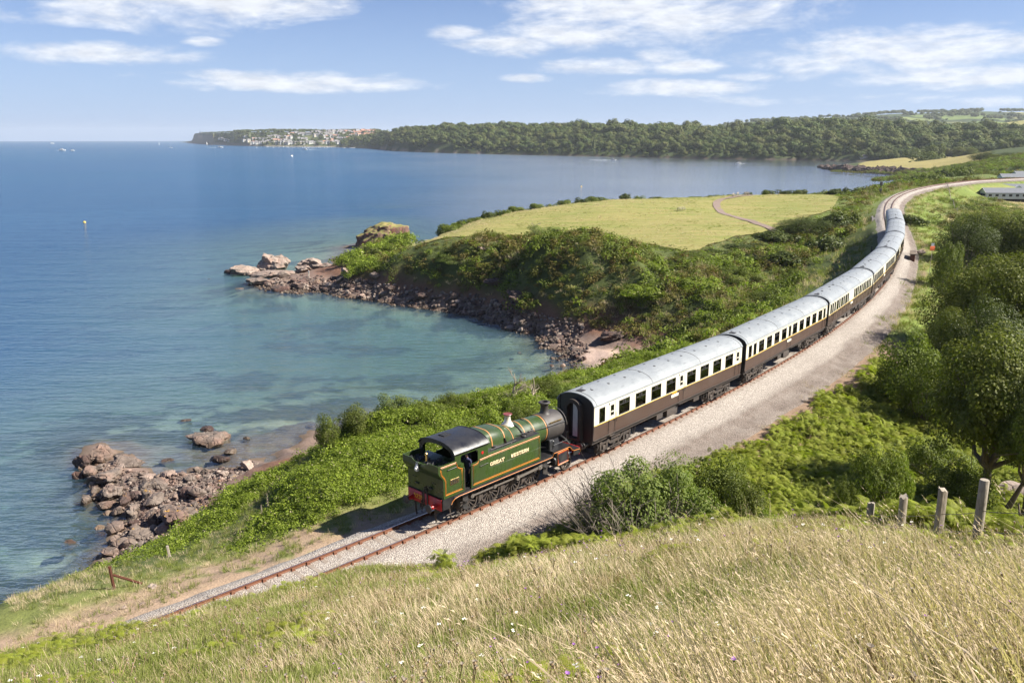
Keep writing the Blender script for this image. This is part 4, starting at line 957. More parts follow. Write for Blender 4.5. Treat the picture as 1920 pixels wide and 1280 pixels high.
# footsteps
mb = MB()
for x in (1.75, 8.1):
    for zz in (.55, .98): mb.box(x - .2, x + .2, -1.36, -1.12, zz, zz + .03)
    mb.box(x - .19, x + .19, -1.17, -1.14, .55, 1.5)
mb.build('footstep', M['iron'], loco)
# side tanks
for sg in (-1, 1):
    mb = MB(); yo, yi = sg * SD, sg * .70
    prof = [(yi, 1.61), (yo, 1.61), (yo, 3.12), (yo - sg * .02, 3.17), (yo - sg * .07, 3.19), (yi, 3.19)]
    mb.prism(prof, 'x', 3.252, 7.45)
    tank = mb.build('side_tank', G, loco, sharp=40)
    y = sg * (SD + .004); mb = MB()
    for i, rr in ((0, .016), (.06, .008)):
        mb.tube([(2.62, y, 3.02 - i), (3.5, y, 3.05 - i), (7.34 - i, y, 3.07 - i), (7.34 - i, y, 1.75 + i), (2.12 + i, y, 1.75 + i), (2.12 + i, y, 2.86 - i), (2.45, y, 2.88 - i), (2.55, y, 2.98 - i)], rr, 5)
    mb.build('lining', M['lining'], tank)
    MB().box(3.30, 7.42, *sorted((sg * .74, sg * 1.31)), 3.192, 3.21).build('tank_top', BK, tank)
    mb = MB()
    for k in range(14): mb.box(3.35 + k * .3, 3.352 + k * .3, y - sg * .003 - .002, y - sg * .003 + .002, 1.64, 3.1)
    mb.tube([(3.3, y, 2.36), (7.42, y, 2.36)], .007, 4)
    mb.build('plate_joint', G, tank)
    mb = MB(); mb.tube([(2.62, sg * (SD + .05), 2.66), (3.20, sg * (SD + .05), 2.70)], .014); [mb.tube([(a, sg * SD, 2.66), (a, sg * (SD + .05), 2.66)], .012) for a in (2.62, 3.2)]; mb.build('handrail', M['iron'], tank)
    if sg < 0:
        for w, x0, x1 in (('GREAT', 3.38, 4.46), ('WESTERN', 5.00, 6.42)):
            sh = link('letter_shade', glyphs('letter_shade', w, x1 - x0, .21, M['letter_shade'], .21), tank, (x0 + .018, y - .004, 2.42), (R(90), 0, 0))
            link('lettering', glyphs('lettering', w, x1 - x0, .21, M['cream_letter'], .20), tank, (x0, y - .014, 2.44), (R(90), 0, 0))
    mb = MB(); 
    for x in (4.1, 6.4): mb.lathe([(.16, 0), (.16, .06), (.12, .09)], (x, sg * 1.05, 3.21), n=14)
    mb.tube([(6.9, sg * .95, 3.22), (6.9, sg * .95, 3.36), (7.3, sg * .95, 3.36)], .03); mb.tube([(3.6, sg * 1.2, 3.24), (5.6, sg * 1.2, 3.24)], .018); mb.box(6.6, 7.2, *sorted((sg * .8, sg * 1.1)), 3.21, 3.30)
    mb.build('tank_filler', M['iron'], tank)
# boiler: square-shouldered firebox tapering to a round barrel
def bring(x, hw, zc_, hu, hd_, ex, n=36):
    r = []
    for i in range(n):
        a = 2 * math.pi * i / n; c, s_ = math.cos(a), math.sin(a)
        yy = hw * math.copysign(abs(c) ** (2 / ex), c); zz = (hu if s_ > 0 else hd_) * math.copysign(abs(s_) ** (2 / ex), s_); r.append((x, yy, zc_ + zz))
    return r
BST = [(3.24, .98, 2.85, 1.27, .9, 3.6), (4.2, .97, 2.85, 1.21, .9, 3.5), (5.15, .96, 2.85, 1.13, .9, 3.2), (5.5, .93, 2.84, 1.02, .9, 2.6), (5.8, .90, 2.83, .95, .9, 2.1), (7.2, .86, 2.82, .90, .86, 2.0), (8.72, .815, 2.81, .83, .815, 2.0)]
boiler = MB().loft([bring(*b) for b in BST]).build('boiler', G, loco, sharp=40)
def bat(x):
    i = max(0, min(len(BST) - 2, sum(b[0] <= x for b in BST) - 1)); a, b = BST[i], BST[i + 1]; u = (x - a[0]) / (b[0] - a[0])
    return tuple(a[k] + (b[k] - a[k]) * u for k in range(6))
for x in (3.95, 4.95, 5.72, 6.75, 7.55, 8.62):
    b0, b1 = bat(x), bat(x + .075); g = .014
    rg = lambda b, e: bring(b[0], b[1] + e, b[2], b[3] + e, b[4] + e, b[5])
    MB().loft([rg(b0, -.01), rg(b0, g), rg(b1, g), rg(b1, -.01)], caps=False).build('boiler_band', M['band'], boiler, sharp=30)
mb = MB().lathe([(.40, -.12), (.38, -.05), (.30, .02), (.22, .12), (.175, .26), (.165, .42), (.19, .50)], (6.2, 0, 3.77), n=24); bon = mb.build('safety_valve_bonnet', M['bonnet'], boiler)
MB().lathe([(.20, .50), (.25, .535), (.27, .56), (.25, .585), (.14, .57)], (6.2, 0, 3.77), n=24).build('bonnet_rim', M['bonnet_rim'], bon)
mb = MB(); mb.lathe([(.28, -.3), (.26, .0), (.15, .04)], (5.95, .0, 3.62), n=16)
for sg in (-1, 1): mb.tube([(6.35, sg * .25, 3.78), (6.45, sg * .5, 3.62), (6.55, sg * .82, 3.3), (6.55, sg * .9, 3.2)], .045); mb.tube([(7.35, 0, 3.74), (7.38, sg * .4, 3.6), (7.4, sg * .78, 3.25), (7.4, sg * .8, 3.2)], .028); mb.tube([(4.95, sg * .96, 3.5), (5.0, sg * 1.02, 3.3), (5.02, sg * 1.02, 3.22)], .04); mb.tube([(6.0, sg * .9, 3.38), (8.7, sg * .87, 3.16), (10.2, sg * .86, 3.10)], .02)
mb.build('pipework', BK, boiler)
# smokebox, chimney, door
sb = MB().lathe([(.855, 0), (.86, .02), (.86, 1.44), (.845, 1.50), (.80, 1.52)], (8.73, 0, 2.81), 'x', 36).build('smokebox', M['smokebox'], loco, sharp=40)
MB().lathe([(.76, 0), (.74, .05), (.5, .13), (.15, .17), (.05, .17)], (10.25, 0, 2.81), 'x', 28).build('smokebox_door', M['smokebox'], sb)
mb = MB(); mb.prism([(-.62, 1.76), (.62, 1.76), (.52, 2.05), (.62, 2.3), (-.62, 2.3), (-.52, 2.05)], 'x', 8.95, 10.0); mb.build('saddle', BK, loco)
mb = MB().lathe([(.36, -.10), (.31, -.03), (.255, .06), (.235, .2), (.245, .46), (.27, .52), (.345, .56), (.355, .61), (.30, .65), (.22, .65), (.20, .3)], (9.34, 0, 3.68), n=26); mb.build('chimney', M['smokebox'], sb)
np_ = MB().cham(-.55, .55, -.012, .012, -.085, .085, .008).build('name_plate', M['brass'], sb, loc=(9.42, -.79, 3.26), rot=(R(32), 0, 0))
MB().box(-.53, .53, -.004, .004, -.065, .065).build('plate_ground', M['coal'], np_, loc=(0, -.014, 0))
link('plate_name', glyphs('plate_name', 'GOLIATH', .94, .10, M['brass'], .2), np_, (-.47, -.021, -.05), (R(90), 0, 0))
mb = MB(); mb.tube([(10.3, a, b) for a, b in [(.95 * math.cos(q), 2.81 + .95 * math.sin(q)) for q in np.linspace(R(5), R(175), 14)]], .02); mb.tube([(10.25, -.3, 2.81), (10.42, -.3, 2.85)], .02)
mb.build('handrail', M['steel'], sb)
# cylinders, motion, wheels
for sg in (-1, 1):
    mb = MB(); Mx = Matrix.Translation((9.4, sg * 1.14, 1.2)) @ Matrix.Rotation(R(-3), 4, 'Y')
    mb.cham(-.56, .56, -.27, .27, -.42, .47, .08); mb.v = [tuple(Mx @ Vector(v)) for v in mb.v]
    mb.lathe([(.30, -.10), (.30, .0)], (8.84, sg * 1.1, 1.08), 'x', 18); mb.lathe([(.28, 0), (.28, .12), (.1, .16)], (9.96, sg * 1.1, 1.13), 'x', 18)
    cyl = mb.build('cylinder', BK, loco, sharp=40)
    mb = MB(); q = [(-.47, -.34), (.47, -.34), (.47, .40), (-.47, .40), (-.47, -.34)]
    mb.tube([tuple(Mx @ Vector((a, sg * .275, b))) for a, b in q], .024, 5); mb.build('lining', M['lining'], cyl)
    mb = MB(); mb.tube([tuple(Mx @ Vector((a * .86, sg * .274, b * .84))) for a, b in q], .010, 5); mb.build('inner_lining', M['red'], cyl)
    mb = MB(); 
    mb.box(7.25, 8.8, sg * 1.06 - .05, sg * 1.06 + .05, 1.22, 1.28); mb.box(7.25, 8.8, sg * 1.06 - .05, sg * 1.06 + .05, .86, .91); mb.box(7.22, 7.30, sg * 1.06 - .06, sg * 1.06 + .06, .82, 1.45)
    mb.build('slide_bar', M['frame_dirt'], loco)
    mb = MB(); mb.tube([(8.85, sg * 1.1, 1.08), (7.6, sg * 1.1, 1.05)], .04, 8); mb.cham(7.5, 7.85, sg * 1.1 - .09, sg * 1.1 + .09, .93, 1.2, .02); mb.build('crosshead', M['steel'], loco)
    def rod(name, pts, w, t_, y, big=.13):
        mb = MB()
        for (xa, za), (xb, zb) in zip(pts[:-1], pts[1:]):
            L = math.hypot(xb - xa, zb - za); Mx = Matrix.Translation((xa, y, za)) @ Matrix.Rotation(-math.atan2(zb - za, xb - xa), 4, 'Y')
            mb.box(.05, L - .05, -t_, t_, -w, w, Mx)
        for xa, za in pts: mb.lathe([(big, -.055), (big, .055), (.06, .075), (.06, -.075)], (xa, y, za), 'y', 14)
        mb.build(name, M['steel'], loco)
    AX = (2.2, 3.9, 5.6, 7.3); WR = .735; cz_ = .98 if sg < 0 else .50
    rod('coupling_rod', [(a + .18, cz_) for a in AX], .055, .03, sg * 1.02)
    rod('connecting_rod', [(5.6 + .18, cz_), (7.65, 1.06)], .065, .028, sg * 1.16, .15)
    def wheel(r, nsp):
        mb = MB(); mb.lathe([(r - .10, -.065), (r - .01, -.065), (r, -.05), (r + .005, .04), (r + .03, .05), (r + .03, .075), (r - .10, .075), (r - .10, -.065)], axis='y', n=32, caps=False)
        mb.lathe([(.15, -.09), (.16, -.06), (.16, .09), (.05, .09), (.05, -.11), (.13, -.11)], axis='y', n=14)
        for k in range(nsp):
            a = 2 * math.pi * k / nsp; mb.box(.12, r - .08, -.03, .03, -.028, .028, Matrix.Rotation(a, 4, 'Y'))
        if r > .6: mb.prism([((r - .09) * math.cos(a), (r - .09) * math.sin(a)) for a in np.linspace(R(150), R(210), 8)], 'y', -.05, .05); mb.lathe([(.11, -.10), (.11, .06)], (.18, 0, .245), 'y', 12)
        return mb.mesh('wheel', M['frame_dirt'], 40)
    if sg == -1: WM, PM = wheel(WR, 16), wheel(.49, 10)
    for a in AX: link('coupled_wheel', WM, loco, (a, sg * .80, WR), (0, 0, 0 if sg < 0 else math.pi))
    link('pony_wheel', PM, loco, (10.35, sg * .80, .49), (0, 0, 0 if sg < 0 else math.pi))
mb = MB()
for a in (2.2, 3.9, 5.6, 7.3): mb.lathe([(.09, -.8), (.09, .8)], (a, 0, .735), 'y', 10)
mb.lathe([(.07, -.8), (.07, .8)], (10.35, 0, .49), 'y', 10); mb.build('axle', M['frame_dirt'], loco)
mb = MB()
for sg in (-1, 1):
    for x in (1.5, 3.05, 4.75, 6.45): mb.box(x - .05, x + .05, sg * .82 - .05, sg * .82 + .05, .35, 1.2); mb.box(x - .02, x + .14, sg * .82 - .06, sg * .82 + .06, .4, .9)
    mb.tube([(.75, sg * 1.0, 1.5), (.72, sg * 1.0, 1.0), (.95, sg * .85, .35), (1.05, sg * .8, .12)], .045); mb.lathe([(.13, 0), (.13, .35), (.05, .4)], (.75, sg * 1.08, 1.05), n=12); mb.tube([(-.02, sg * .76, .98), (.0, sg * .77, .5), (.05, sg * .76, .18)], .05)
    mb.box(2.5, 7.0, sg * .74 - .02, sg * .74 + .02, .22, .27); mb.tube([(.3, sg * 1.25, .62), (.9, sg * 1.2, .58)], .03)
mb.build('brake_gear', M['frame_dirt'], loco)
mb = MB(); mb.box(8.65, 10.95, -1.2, 1.2, 1.765, 1.78) if False else None
for sg in (-1, 1): mb.tube([(9.9, sg * .55, 2.35), (10.6, sg * .6, 1.85), (10.95, sg * .62, 1.45)], .05); mb.tube([(8.9, sg * 1.1, 1.78), (8.9, sg * 1.1, 2.02), (10.1, sg * 1.1, 2.02), (10.1, sg * 1.1, 1.78)], .016)
mb.cham(8.6, 8.95, -1.05, -.75, 1.765, 2.35, .05); mb.lathe([(.10, 0), (.10, .45), (.05, .5)], (9.0, -.95, 1.765), n=12); mb.tube([(11.1, -.2, 1.2), (11.2, -.2, 2.0), (11.35, -.2, 2.05), (11.4, -.15, 1.5)], .035)
mb.build('front_fittings', BK, loco)
# driver leaning at the cab side
drv_me = standing('person', [M['overall'], M['skin'], M['overall'], M['dark']], lean=.10)
Mloco = Matrix.LocRotScale(Vector(p0), loco.rotation_euler.to_quaternion(), None)
drv = tag(link('person', drv_me), 'engine driver in dark blue overalls leaning at the cab side opening', 'person')
drv.matrix_world = Mloco @ Matrix.Translation((2.22, -.96, 1.69)) @ Matrix.Rotation(R(190), 4, 'Z')
head_parts(drv, (.05 + .10, 0, 1.70), 0, M['overall'], True)
# ------------------------------------------------------------------ carriages
CL, CW = 19.55, 1.40            # body length, half width
Z0, ZW, ZG = 1.42, 2.36, 3.60   # bottom of side, waist, gutter
# side layouts seen from the land side: (kind, from, to) along the body
LAY_OPEN = [('lav', .55, 1.15), ('door', 1.60, 2.28), ('win', 2.68, 3.88), ('win', 4.58, 5.78), ('win', 6.48, 7.68), ('win', 8.38, 9.58), ('door', 10.05, 10.72), ('win', 11.15, 12.35), ('win', 13.05, 14.25), ('win', 14.95, 16.15), ('win', 16.85, 18.05), ('door', 18.52, 19.2)]
LAY_LINED = [('lav', .50, 1.10), ('lav', 1.50, 2.05), ('win', 2.60, 3.66), ('win', 4.30, 5.36), ('win', 5.98, 7.04), ('win', 7.66, 8.72), ('lav', 9.30, 9.80), ('win', 10.3, 11.34), ('win', 11.98, 13.02), ('win', 13.66, 14.7), ('win', 15.34, 16.4), ('win', 17.02, 18.06), ('lav', 18.5, 19.0)]
LAY_COMP = [('lav', .45, .95), ('lav', 1.25, 1.65), ('lav', 2.05, 2.5), ('win', 2.9, 3.65), ('lav', 3.95, 4.35), ('win', 4.7, 5.45), ('lav', 5.75, 6.15), ('win', 6.5, 7.25), ('lav', 7.55, 7.95), ('lav', 10.4, 10.8), ('win', 11.1, 11.8), ('lav', 12.1, 12.5), ('win', 12.9, 13.6), ('lav', 13.95, 14.35), ('win', 14.75, 15.45), ('lav', 15.75, 16.15), ('win', 16.5, 17.2), ('lav', 17.5, 17.9), ('lav', 18.3, 18.75)]
def bogie_meshes():
    mb = MB()
    for sg in (-1, 1):
        y = sg * 1.02
        mb.prism([(-1.75, .80), (-1.55, .92), (-.75, .92), (-.5, .70), (.5, .70), (.75, .92), (1.55, .92), (1.75, .80), (1.75, .70), (1.5, .74), (.8, .74), (.55, .55), (-.55, .55), (-.8, .74), (-1.5, .74), (-1.75, .70)], 'y', y - .05, y + .05)
        for x in (-1.3, 1.3): mb.cham(x - .16, x + .16, y - .12, y + .12, .33, .66, .03); mb.box(x - .42, x - .26, y - .07, y + .07, .36, .95); mb.box(x + .26, x + .42, y - .07, y + .07, .36, .95)
        for x in (-.28, .28):
            for k in range(4): mb.lathe([(.12, .30 + k * .075), (.12, .35 + k * .075)], (x, y, 0), n=10)
        mb.box(-.5, .5, y - .1, y + .1, .22, .29); mb.tube([(-1.9, y, .5), (-1.75, y, .78)], .04); mb.box(-1.72, 1.72, y - .17, y - .13, .40, .45)
    for x in (-1.8, -.35, .35, 1.8): mb.box(x - .06, x + .06, -1.0, 1.0, .70, .85)
    mb.box(-.5, .5, -1.1, 1.1, .85, 1.1)
    fr = mb.mesh('bogie_frame', M['frame_dirt'])
    mb = MB()
    for yy in (-.75, .75): mb.lathe([(.40, -.065), (.465, -.06), (.465, .04), (.49, .05), (.49, .07), (.40, .07)], (0, yy, 0), 'y', 24); mb.lathe([(.14, -.1), (.14, .1)], (0, yy, 0), 'y', 10)
    mb.lathe([(.075, -.9), (.075, .9)], axis='y', n=10)
    return fr, mb.mesh('wheelset', M['frame_dirt'])
BFM, WSM = bogie_meshes()
def gr_ring(x, hw=CW + .03, z0=ZG, hgt=.64, th=0.0, n=20):
    return [(x, u * hw, z0 + hgt * (max(0, 1 - abs(u) ** 2.2)) ** .62 - th) for u in np.linspace(-1, 1, n + 1)]
PANE = {}
def pane(w, h):
    k = (round(w, 3), round(h, 3))
    if k not in PANE: PANE[k] = MB().box(0, w, -.006, .006, 0, h).mesh('pane', M['glass'])
    return PANE[k]
FRM = {}
def winframe(w, h, vent):
    k = (round(w, 3), round(h, 3), vent)
    if k not in FRM:
        mb = MB(); b = .035
        mb.box(0, w, -.02, .02, 0, b); mb.box(0, w, -.02, .02, h - b, h); mb.box(0, b, -.02, .02, b, h - b); mb.box(w - b, w, -.02, .02, b, h - b)
        if vent:
            mb.box(b, w - b, -.018, .022, h * .66, h * .66 + .04); mb.box(w * .5 - .02, w * .5 + .02, -.018, .022, h * .66 + .04, h - b)
            mb.box(w * .5 - .16, w * .5 + .2, .01, .016, h * .68 + .05, h - .07)
        FRM[k] = mb.mesh('window', M['iron'])
    return FRM[k]
def make_coach(lay, lined, first=False):
    c = empty('railway_carriage')
    holes = [(a, b, 2.42 if k != 'door' else 2.60, 3.36 if k != 'door' else 3.28) if k != 'door' else (a + .17, b - .17, 2.62, 3.28) for k, a, b in lay]
    for sg in (-1, 1):
        y0, y1 = sorted((sg * CW, sg * (CW - .05)))
        mb = MB(); n = 8
        prof = [(sg * (CW - .015 - .05 * (1 - q) ** 2), Z0 + (ZW - Z0) * q) for q in np.linspace(0, 1, 5)]
        mb.prism(prof + [(sg * (CW - .06), ZW), (sg * (CW - .06), Z0)], 'x', .02, CL - .02)
        mb.build('lower_side', M['choc'], c, sharp=50)
        mb = MB(); yy = sg * CW
        mb.box(.02, CL - .02, y0, y1, ZW + .002, 2.42); mb.box(.02, CL - .02, y0, y1, 3.36, ZG - .02)
        xs = [.02]; 
        for a, b, zb, zt in holes: xs += [a, b]
        xs.append(CL - .02)
        for i in range(0, len(xs), 2): mb.box(xs[i], xs[i + 1], y0, y1, 2.42, 3.36)
        for a, b, zb, zt in holes:
            if zb > 2.43: mb.box(a, b, y0, y1, 2.42, zb); mb.box(a, b, y0, y1, zt, 3.36)
        mb.build('upper_side', M['cream'], c)
    mb = MB(); 
    mb.box(.02, CL - .02, -CW - .006, -CW + .01, ZW - .03, ZW + .012)
    if lined:
        mb.box(.02, CL - .02, -CW - .006, -CW + .01, 3.43, 3.455); mb.box(.02, CL - .02, -CW - .006, -CW + .01, 2.39, 2.41)
    mb.build('waist_line', M['coach_line'], c)
    # doors: grooves, hinges and handles
    for k, a, b in lay:
        if k == 'door' or (k == 'lav' and b - a < .52):
            mb = MB()
            if k == 'lav': a, b = a - .14, b + .14
            for x in (a, b): mb.box(x - .010, x + .010, -CW - .004, -CW + .01, Z0 + .06, 3.5)
            for z in (1.75, 2.3, 3.4): mb.box(a - .03, a + .03, -CW - .02, -CW + .0, z - .05, z + .05)
            mb.box(b - .14, b - .04, -CW - .03, -CW, 2.22, 2.27); mb.tube([(b + .1, -CW - .05, 2.1), (b + .1, -CW - .05, 2.75)], .014)
            mb.build('door', M['coach_end'], c)
    for (k, a, b), (ha, hb, zb, zt) in zip(lay, holes):
        w, h = hb - ha, zt - zb
        f = link('window', winframe(w, h, k == 'win'), c, (ha, -CW + .0, zb)); 
        link('pane', pane(w - .02, h - .02), f, (.01, .018, .01))
        if k == 'door': MB().box(0, w, -.02, .015, h * .30, h * .30 + .07).build('sash', M['cream'], f)
    mb = MB()
    for (ha, hb, zb, zt) in holes: mb.box(ha, hb, CW - .03, CW - .018, zb, zt)
    mb.build('far_window_glass', M['glass'], c)
    # roof
    mb = MB(); xs = np.linspace(-.04, CL + .04, 25); mb.loft([gr_ring(x) + [(x, y, z - .05) for _, y, z in gr_ring(x, CW - .01)][::-1] for x in xs])
    roof = mb.build('roof', M['coach_roof'], c, sharp=40)
    mb = MB()
    for sg in (-1, 1): mb.box(-.03, CL + .03, *sorted((sg * (CW + .035), sg * (CW - .0))), ZG - .03, ZG + .012)
    mb.build('gutter', M['coach_roof'], roof)
    vm = MB().lathe([(.055, -.04), (.055, .03), (.12, .035), (.125, .06), (.07, .085), (.01, .09)], n=10).mesh('roof_vent', M['iron'])
    vr = random.Random(int(lay[0][1] * 100) + lined)
    for x in np.arange(1.1, CL - .6, 1.82 if lay is not LAY_COMP else 1.45):
        for yy in ((-.36, .36) if lay is not LAY_COMP else (-.5, .02, .5) if vr.random() < .5 else (-.36, .36)):
            if vr.random() < .86: link('roof_vent', vm, roof, (x + vr.uniform(-.06, .06), yy, 4.205 - .07 * (yy / .4) ** 2))
    mb = MB()
    for x in (.25, 6.6, 13.0, CL - .25): mb.tube([(a, b, z + .006) for a, b, z in gr_ring(x)], .012, 4)
    mb.cham(.35, .8, -.2, .25, 4.2, 4.27, .02); mb.tube([(.05, -.9, 4.03), (.5, -.75, 4.10), (1.3, -.2, 4.25)], .014)
    mb.build('roof_seam', M['iron'], roof)
    # ends with gangways
    for e, x in ((0, 0.0), (1, CL)):
        sg = -1 if e == 0 else 1
        mb = MB(); ring = [(y * .985, z - .015) for _, y, z in gr_ring(0, CW)]
        mb.prism([(-CW + .04, Z0 - .02)] + ring + [(CW - .04, Z0 - .02)], 'x', x, x + sg * .03)
        end = mb.build('carriage_end', M['coach_end'], c, sharp=40)
        out = [(-.62, 1.30), (-.62, 3.35)] + [(.62 * -math.cos(a), 3.35 + .55 * math.sin(a)) for a in np.linspace(.15, math.pi - .15, 9)] + [(.62, 3.35), (.62, 1.30)]
        inn_ = [(-.42, 1.42), (-.42, 3.2)] + [(.42 * -math.cos(a), 3.2 + .45 * math.sin(a)) for a in np.linspace(.15, math.pi - .15, 9)] + [(.42, 3.2), (.42, 1.42)]
        mb = MB(); X = [x + sg * .03, x + sg * .34]
        mb.loft([[(X[0], *p) for p in out], [(X[1], *p) for p in out], [(X[1], *p) for p in inn_], [(X[0], *p) for p in inn_]], caps=False, closed=True)
        gw = mb.build('gangway', M['frame_dirt'] if e == 0 and first else M['coach_end'], end)
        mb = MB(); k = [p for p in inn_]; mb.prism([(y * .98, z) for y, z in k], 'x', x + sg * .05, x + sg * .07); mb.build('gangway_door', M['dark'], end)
        if first and e == 0:
            k = [(-.42, 1.5), (-.42, 3.2)] + [(.42 * -math.cos(a), 3.2 + .45 * math.sin(a)) for a in np.linspace(.15, 1.72, 6)] + [(.08, 1.5)]
            mb = MB(); mb.prism(k, 'x', x + sg * .12, x + sg * .15); mb.build('gangway_leaf', M['white_door'], end)
        mb = MB()
        for yy in (-.88, .88): mb.lathe([(.12, 0), (.12, sg * .25), (.07, sg * .26), (.07, sg * .42), (.22, sg * .43), (.22, sg * .47), (.1, sg * .49)], (x, yy, 1.12), 'x', 14)
        mb.tube([(x, 0, 1.12), (x + sg * .3, 0, 1.1), (x + sg * .42, 0, 1.0), (x + sg * .34, 0, .85)], .04)
        for yy in (-.3, .35): mb.tube([(x, yy, 1.15), (x + sg * .25, yy, 1.1), (x + sg * .3, yy, .8)], .035)
        mb.tube([(x + sg * .04, 1.15, 1.5), (x + sg * .06, 1.15, 4.0)], .02); mb.tube([(x + sg * .06, -1.2, 1.5), (x + sg * .06, -1.15, 3.9)], .014)
        for z in (1.8, 2.2, 2.6, 3.0): mb.box(x + sg * .03, x + sg * .12, .95, 1.2, z, z + .03)
        mb.build('end_fittings', M['iron'], end)
    # floor, interior, under-gear
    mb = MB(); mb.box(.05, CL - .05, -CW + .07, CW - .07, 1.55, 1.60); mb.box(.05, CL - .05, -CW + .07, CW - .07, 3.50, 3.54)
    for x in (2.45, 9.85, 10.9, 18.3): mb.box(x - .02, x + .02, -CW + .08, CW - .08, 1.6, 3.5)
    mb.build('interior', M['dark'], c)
    mb = MB()
    for x in np.arange(2.75, 17.5, .95):
        if 9.4 < x < 11.2: continue
        for sg in (-1, 1): mb.cham(x - .07, x + .07, *sorted((sg * .35, sg * 1.28)), 1.6, 2.72, .02); mb.box(x, x + .45, *sorted((sg * .35, sg * 1.28)), 2.0, 2.12)
    mb.build('seats', M['seat_cloth'], c)
    mb = MB()
    for sg in (-1, 1): mb.box(.05, CL - .05, *sorted((sg * 1.18, sg * 1.24)), 1.12, 1.42)
    for x in (.1, 5, 9.8, 14.5, CL - .1): mb.box(x - .05, x + .05, -1.2, 1.2, 1.15, 1.4)
    mb.box(.02, CL - .02, -CW - .02, -CW + .06, 1.385, 1.415); mb.box(.02, CL - .02, CW - .06, CW + .02, 1.385, 1.415)
    mb.build('solebar', M['frame_dirt'], c)
    mb = MB()
    mb.cham(8.9, 10.3, -1.22, -.55, .60, 1.15, .03); mb.cham(7.6, 8.4, -1.2, -.7, .72, 1.15, .03); mb.cham(11.0, 12.2, .5, 1.2, .6, 1.15, .03); mb.lathe([(.26, 0), (.28, .05), (.28, .6), (.2, .66)], (6.3, .2, .72), n=14)
    for y in (-1.05, 1.05):
        for x in (5.0, 14.2): mb.tube([(x - .28, y, 1.15), (x - .05, y, .50)], .025); mb.tube([(x + .28, y, 1.15), (x + .05, y, .50)], .025); mb.box(x - .09, x + .09, y - .05, y + .05, .46, .54)
    mb.tube([(3.5, -.5, .75), (16, -.5, .75)], .03); mb.box(12.6, 13.4, -1.2, -.9, .8, 1.15)
    mb.box(1.7, 2.2, -1.45, -1.15, 1.28, 1.31); mb.box(10.15, 10.65, -1.45, -1.15, 1.28, 1.31)
    mb.build('underframe_gear', M['frame_dirt'], c)
    for x in (2.85, CL - 2.85):
        b = link('bogie', BFM, c, (x, 0, 0))
        for dx in (-1.3, 1.3): link('wheelset', WSM, b, (dx, 0, .49))
    # destination board below the waist, gold numerals too small to read
    pl = MB().cham(9.05, 10.0, -CW - .025, -CW + .01, 1.98, 2.17, .01).build('board', M['cream'], c)
    if not lined: 
        mb = MB()
        for k in range(5): mb.box(9.2 + k * .13, 9.28 + k * .13, -CW - .008, -CW + .01, 2.215, 2.30)
        mb.build('numerals', M['yellow'], c)
    return c
PITCH_C = 20.2
cA = make_coach(LAY_OPEN, False, True); cB = make_coach(LAY_LINED, True); cC = make_coach(LAY_COMP, False)
cD = copy_tree(cC); cE = copy_tree(cC); cF = copy_tree(cB); cG = copy_tree(cC)
coach_labels = ['chocolate and cream carriage coupled directly behind the engine, pale gangway door at its end',
                'second chocolate and cream carriage behind the engine, with gold lines and wide windows', 'third carriage from the engine, cream and brown with many narrow compartment windows', 'fourth carriage from the engine, narrow windows, where the line begins to bend uphill',
                'fifth carriage from the engine, grey roofed, crossing the footpath bridge', 'sixth carriage from the engine, last but one, mostly roof seen', 'last carriage of the train, its grey roof end furthest up the line']
coaches = []
for i, c in enumerate((cA, cB, cC, cD, cE, cF, cG)):
    s0 = 8.0 + PITCH_C * i; (x, y, z), h, pt = on_track(s0 + 2.85, s0 + CL - 2.85)
    Mx = Matrix.LocRotScale(Vector((x, y, z)), Matrix.Rotation(h, 4, 'Z').to_quaternion() @ Matrix.Rotation(pt, 4, 'Y').to_quaternion(), None) @ Matrix.Translation((-2.85, 0, 0))
    c.location = Mx.translation; c.rotation_euler = Mx.to_euler()
    tag(c, coach_labels[i], 'railway carriage', 'carriages of the train'); coaches.append((c, Mx))
# passengers seen through the near windows
cloth = [paint('shirt_white', (.62, .62, .60), .8), paint('shirt_blue', (.10, .20, .42), .8), paint('shirt_red', (.45, .07, .06), .8), paint('shirt_grey', (.20, .21, .22), .8)]
hairm = [paint('hair_brown', (.07, .045, .03), .7), paint('hair_grey', (.40, .39, .37), .7), paint('hair_fair', (.34, .24, .12), .7)]
trou = paint('trousers', (.06, .06, .08), .9)
bodies = [seated('person', [m, M['skin'], trou]) for m in cloth]
seatings = [(0, 5.1, -1, 0, 1, 'white'), (0, 7.15, -1, 1, 1, 'blue'), (0, 9.0, 1, 0, 0, 'white'), (0, 11.7, -1, 2, 0, 'red'), (0, 13.6, 1, 1, 2, 'blue'), (0, 17.4, -1, 3, 0, 'grey'), (1, 3.1, -1, 0, 1, 'white'), (1, 6.4, 1, 2, 0, 'red'), (1, 10.8, -1, 1, 0, 'blue'), (1, 14.1, -1, 0, 2, 'white')]
whichwin = {5.1: 'second', 7.15: 'third', 9.0: 'fourth', 11.7: 'fifth', 13.6: 'sixth', 17.4: 'eighth', 3.1: 'first', 6.4: 'third', 10.8: 'fifth', 14.1: 'seventh'}
for ci, x, dr, bi, hi_, cn in seatings:
    o = link('person', bodies[bi]); o.matrix_world = coaches[ci][1] @ Matrix.Translation((x, -.95, 1.62)) @ Matrix.Rotation(0 if dr > 0 else math.pi, 4, 'Z') @ Matrix.Scale(1.06, 4)
    head_parts(o, (.05, 0, 1.26), 0, hairm[hi_])
    tag(o, f'seated passenger in {cn} top behind the {whichwin[x]} wide window of the {"first" if ci == 0 else "second"} carriage', 'person', 'passengers on the train')
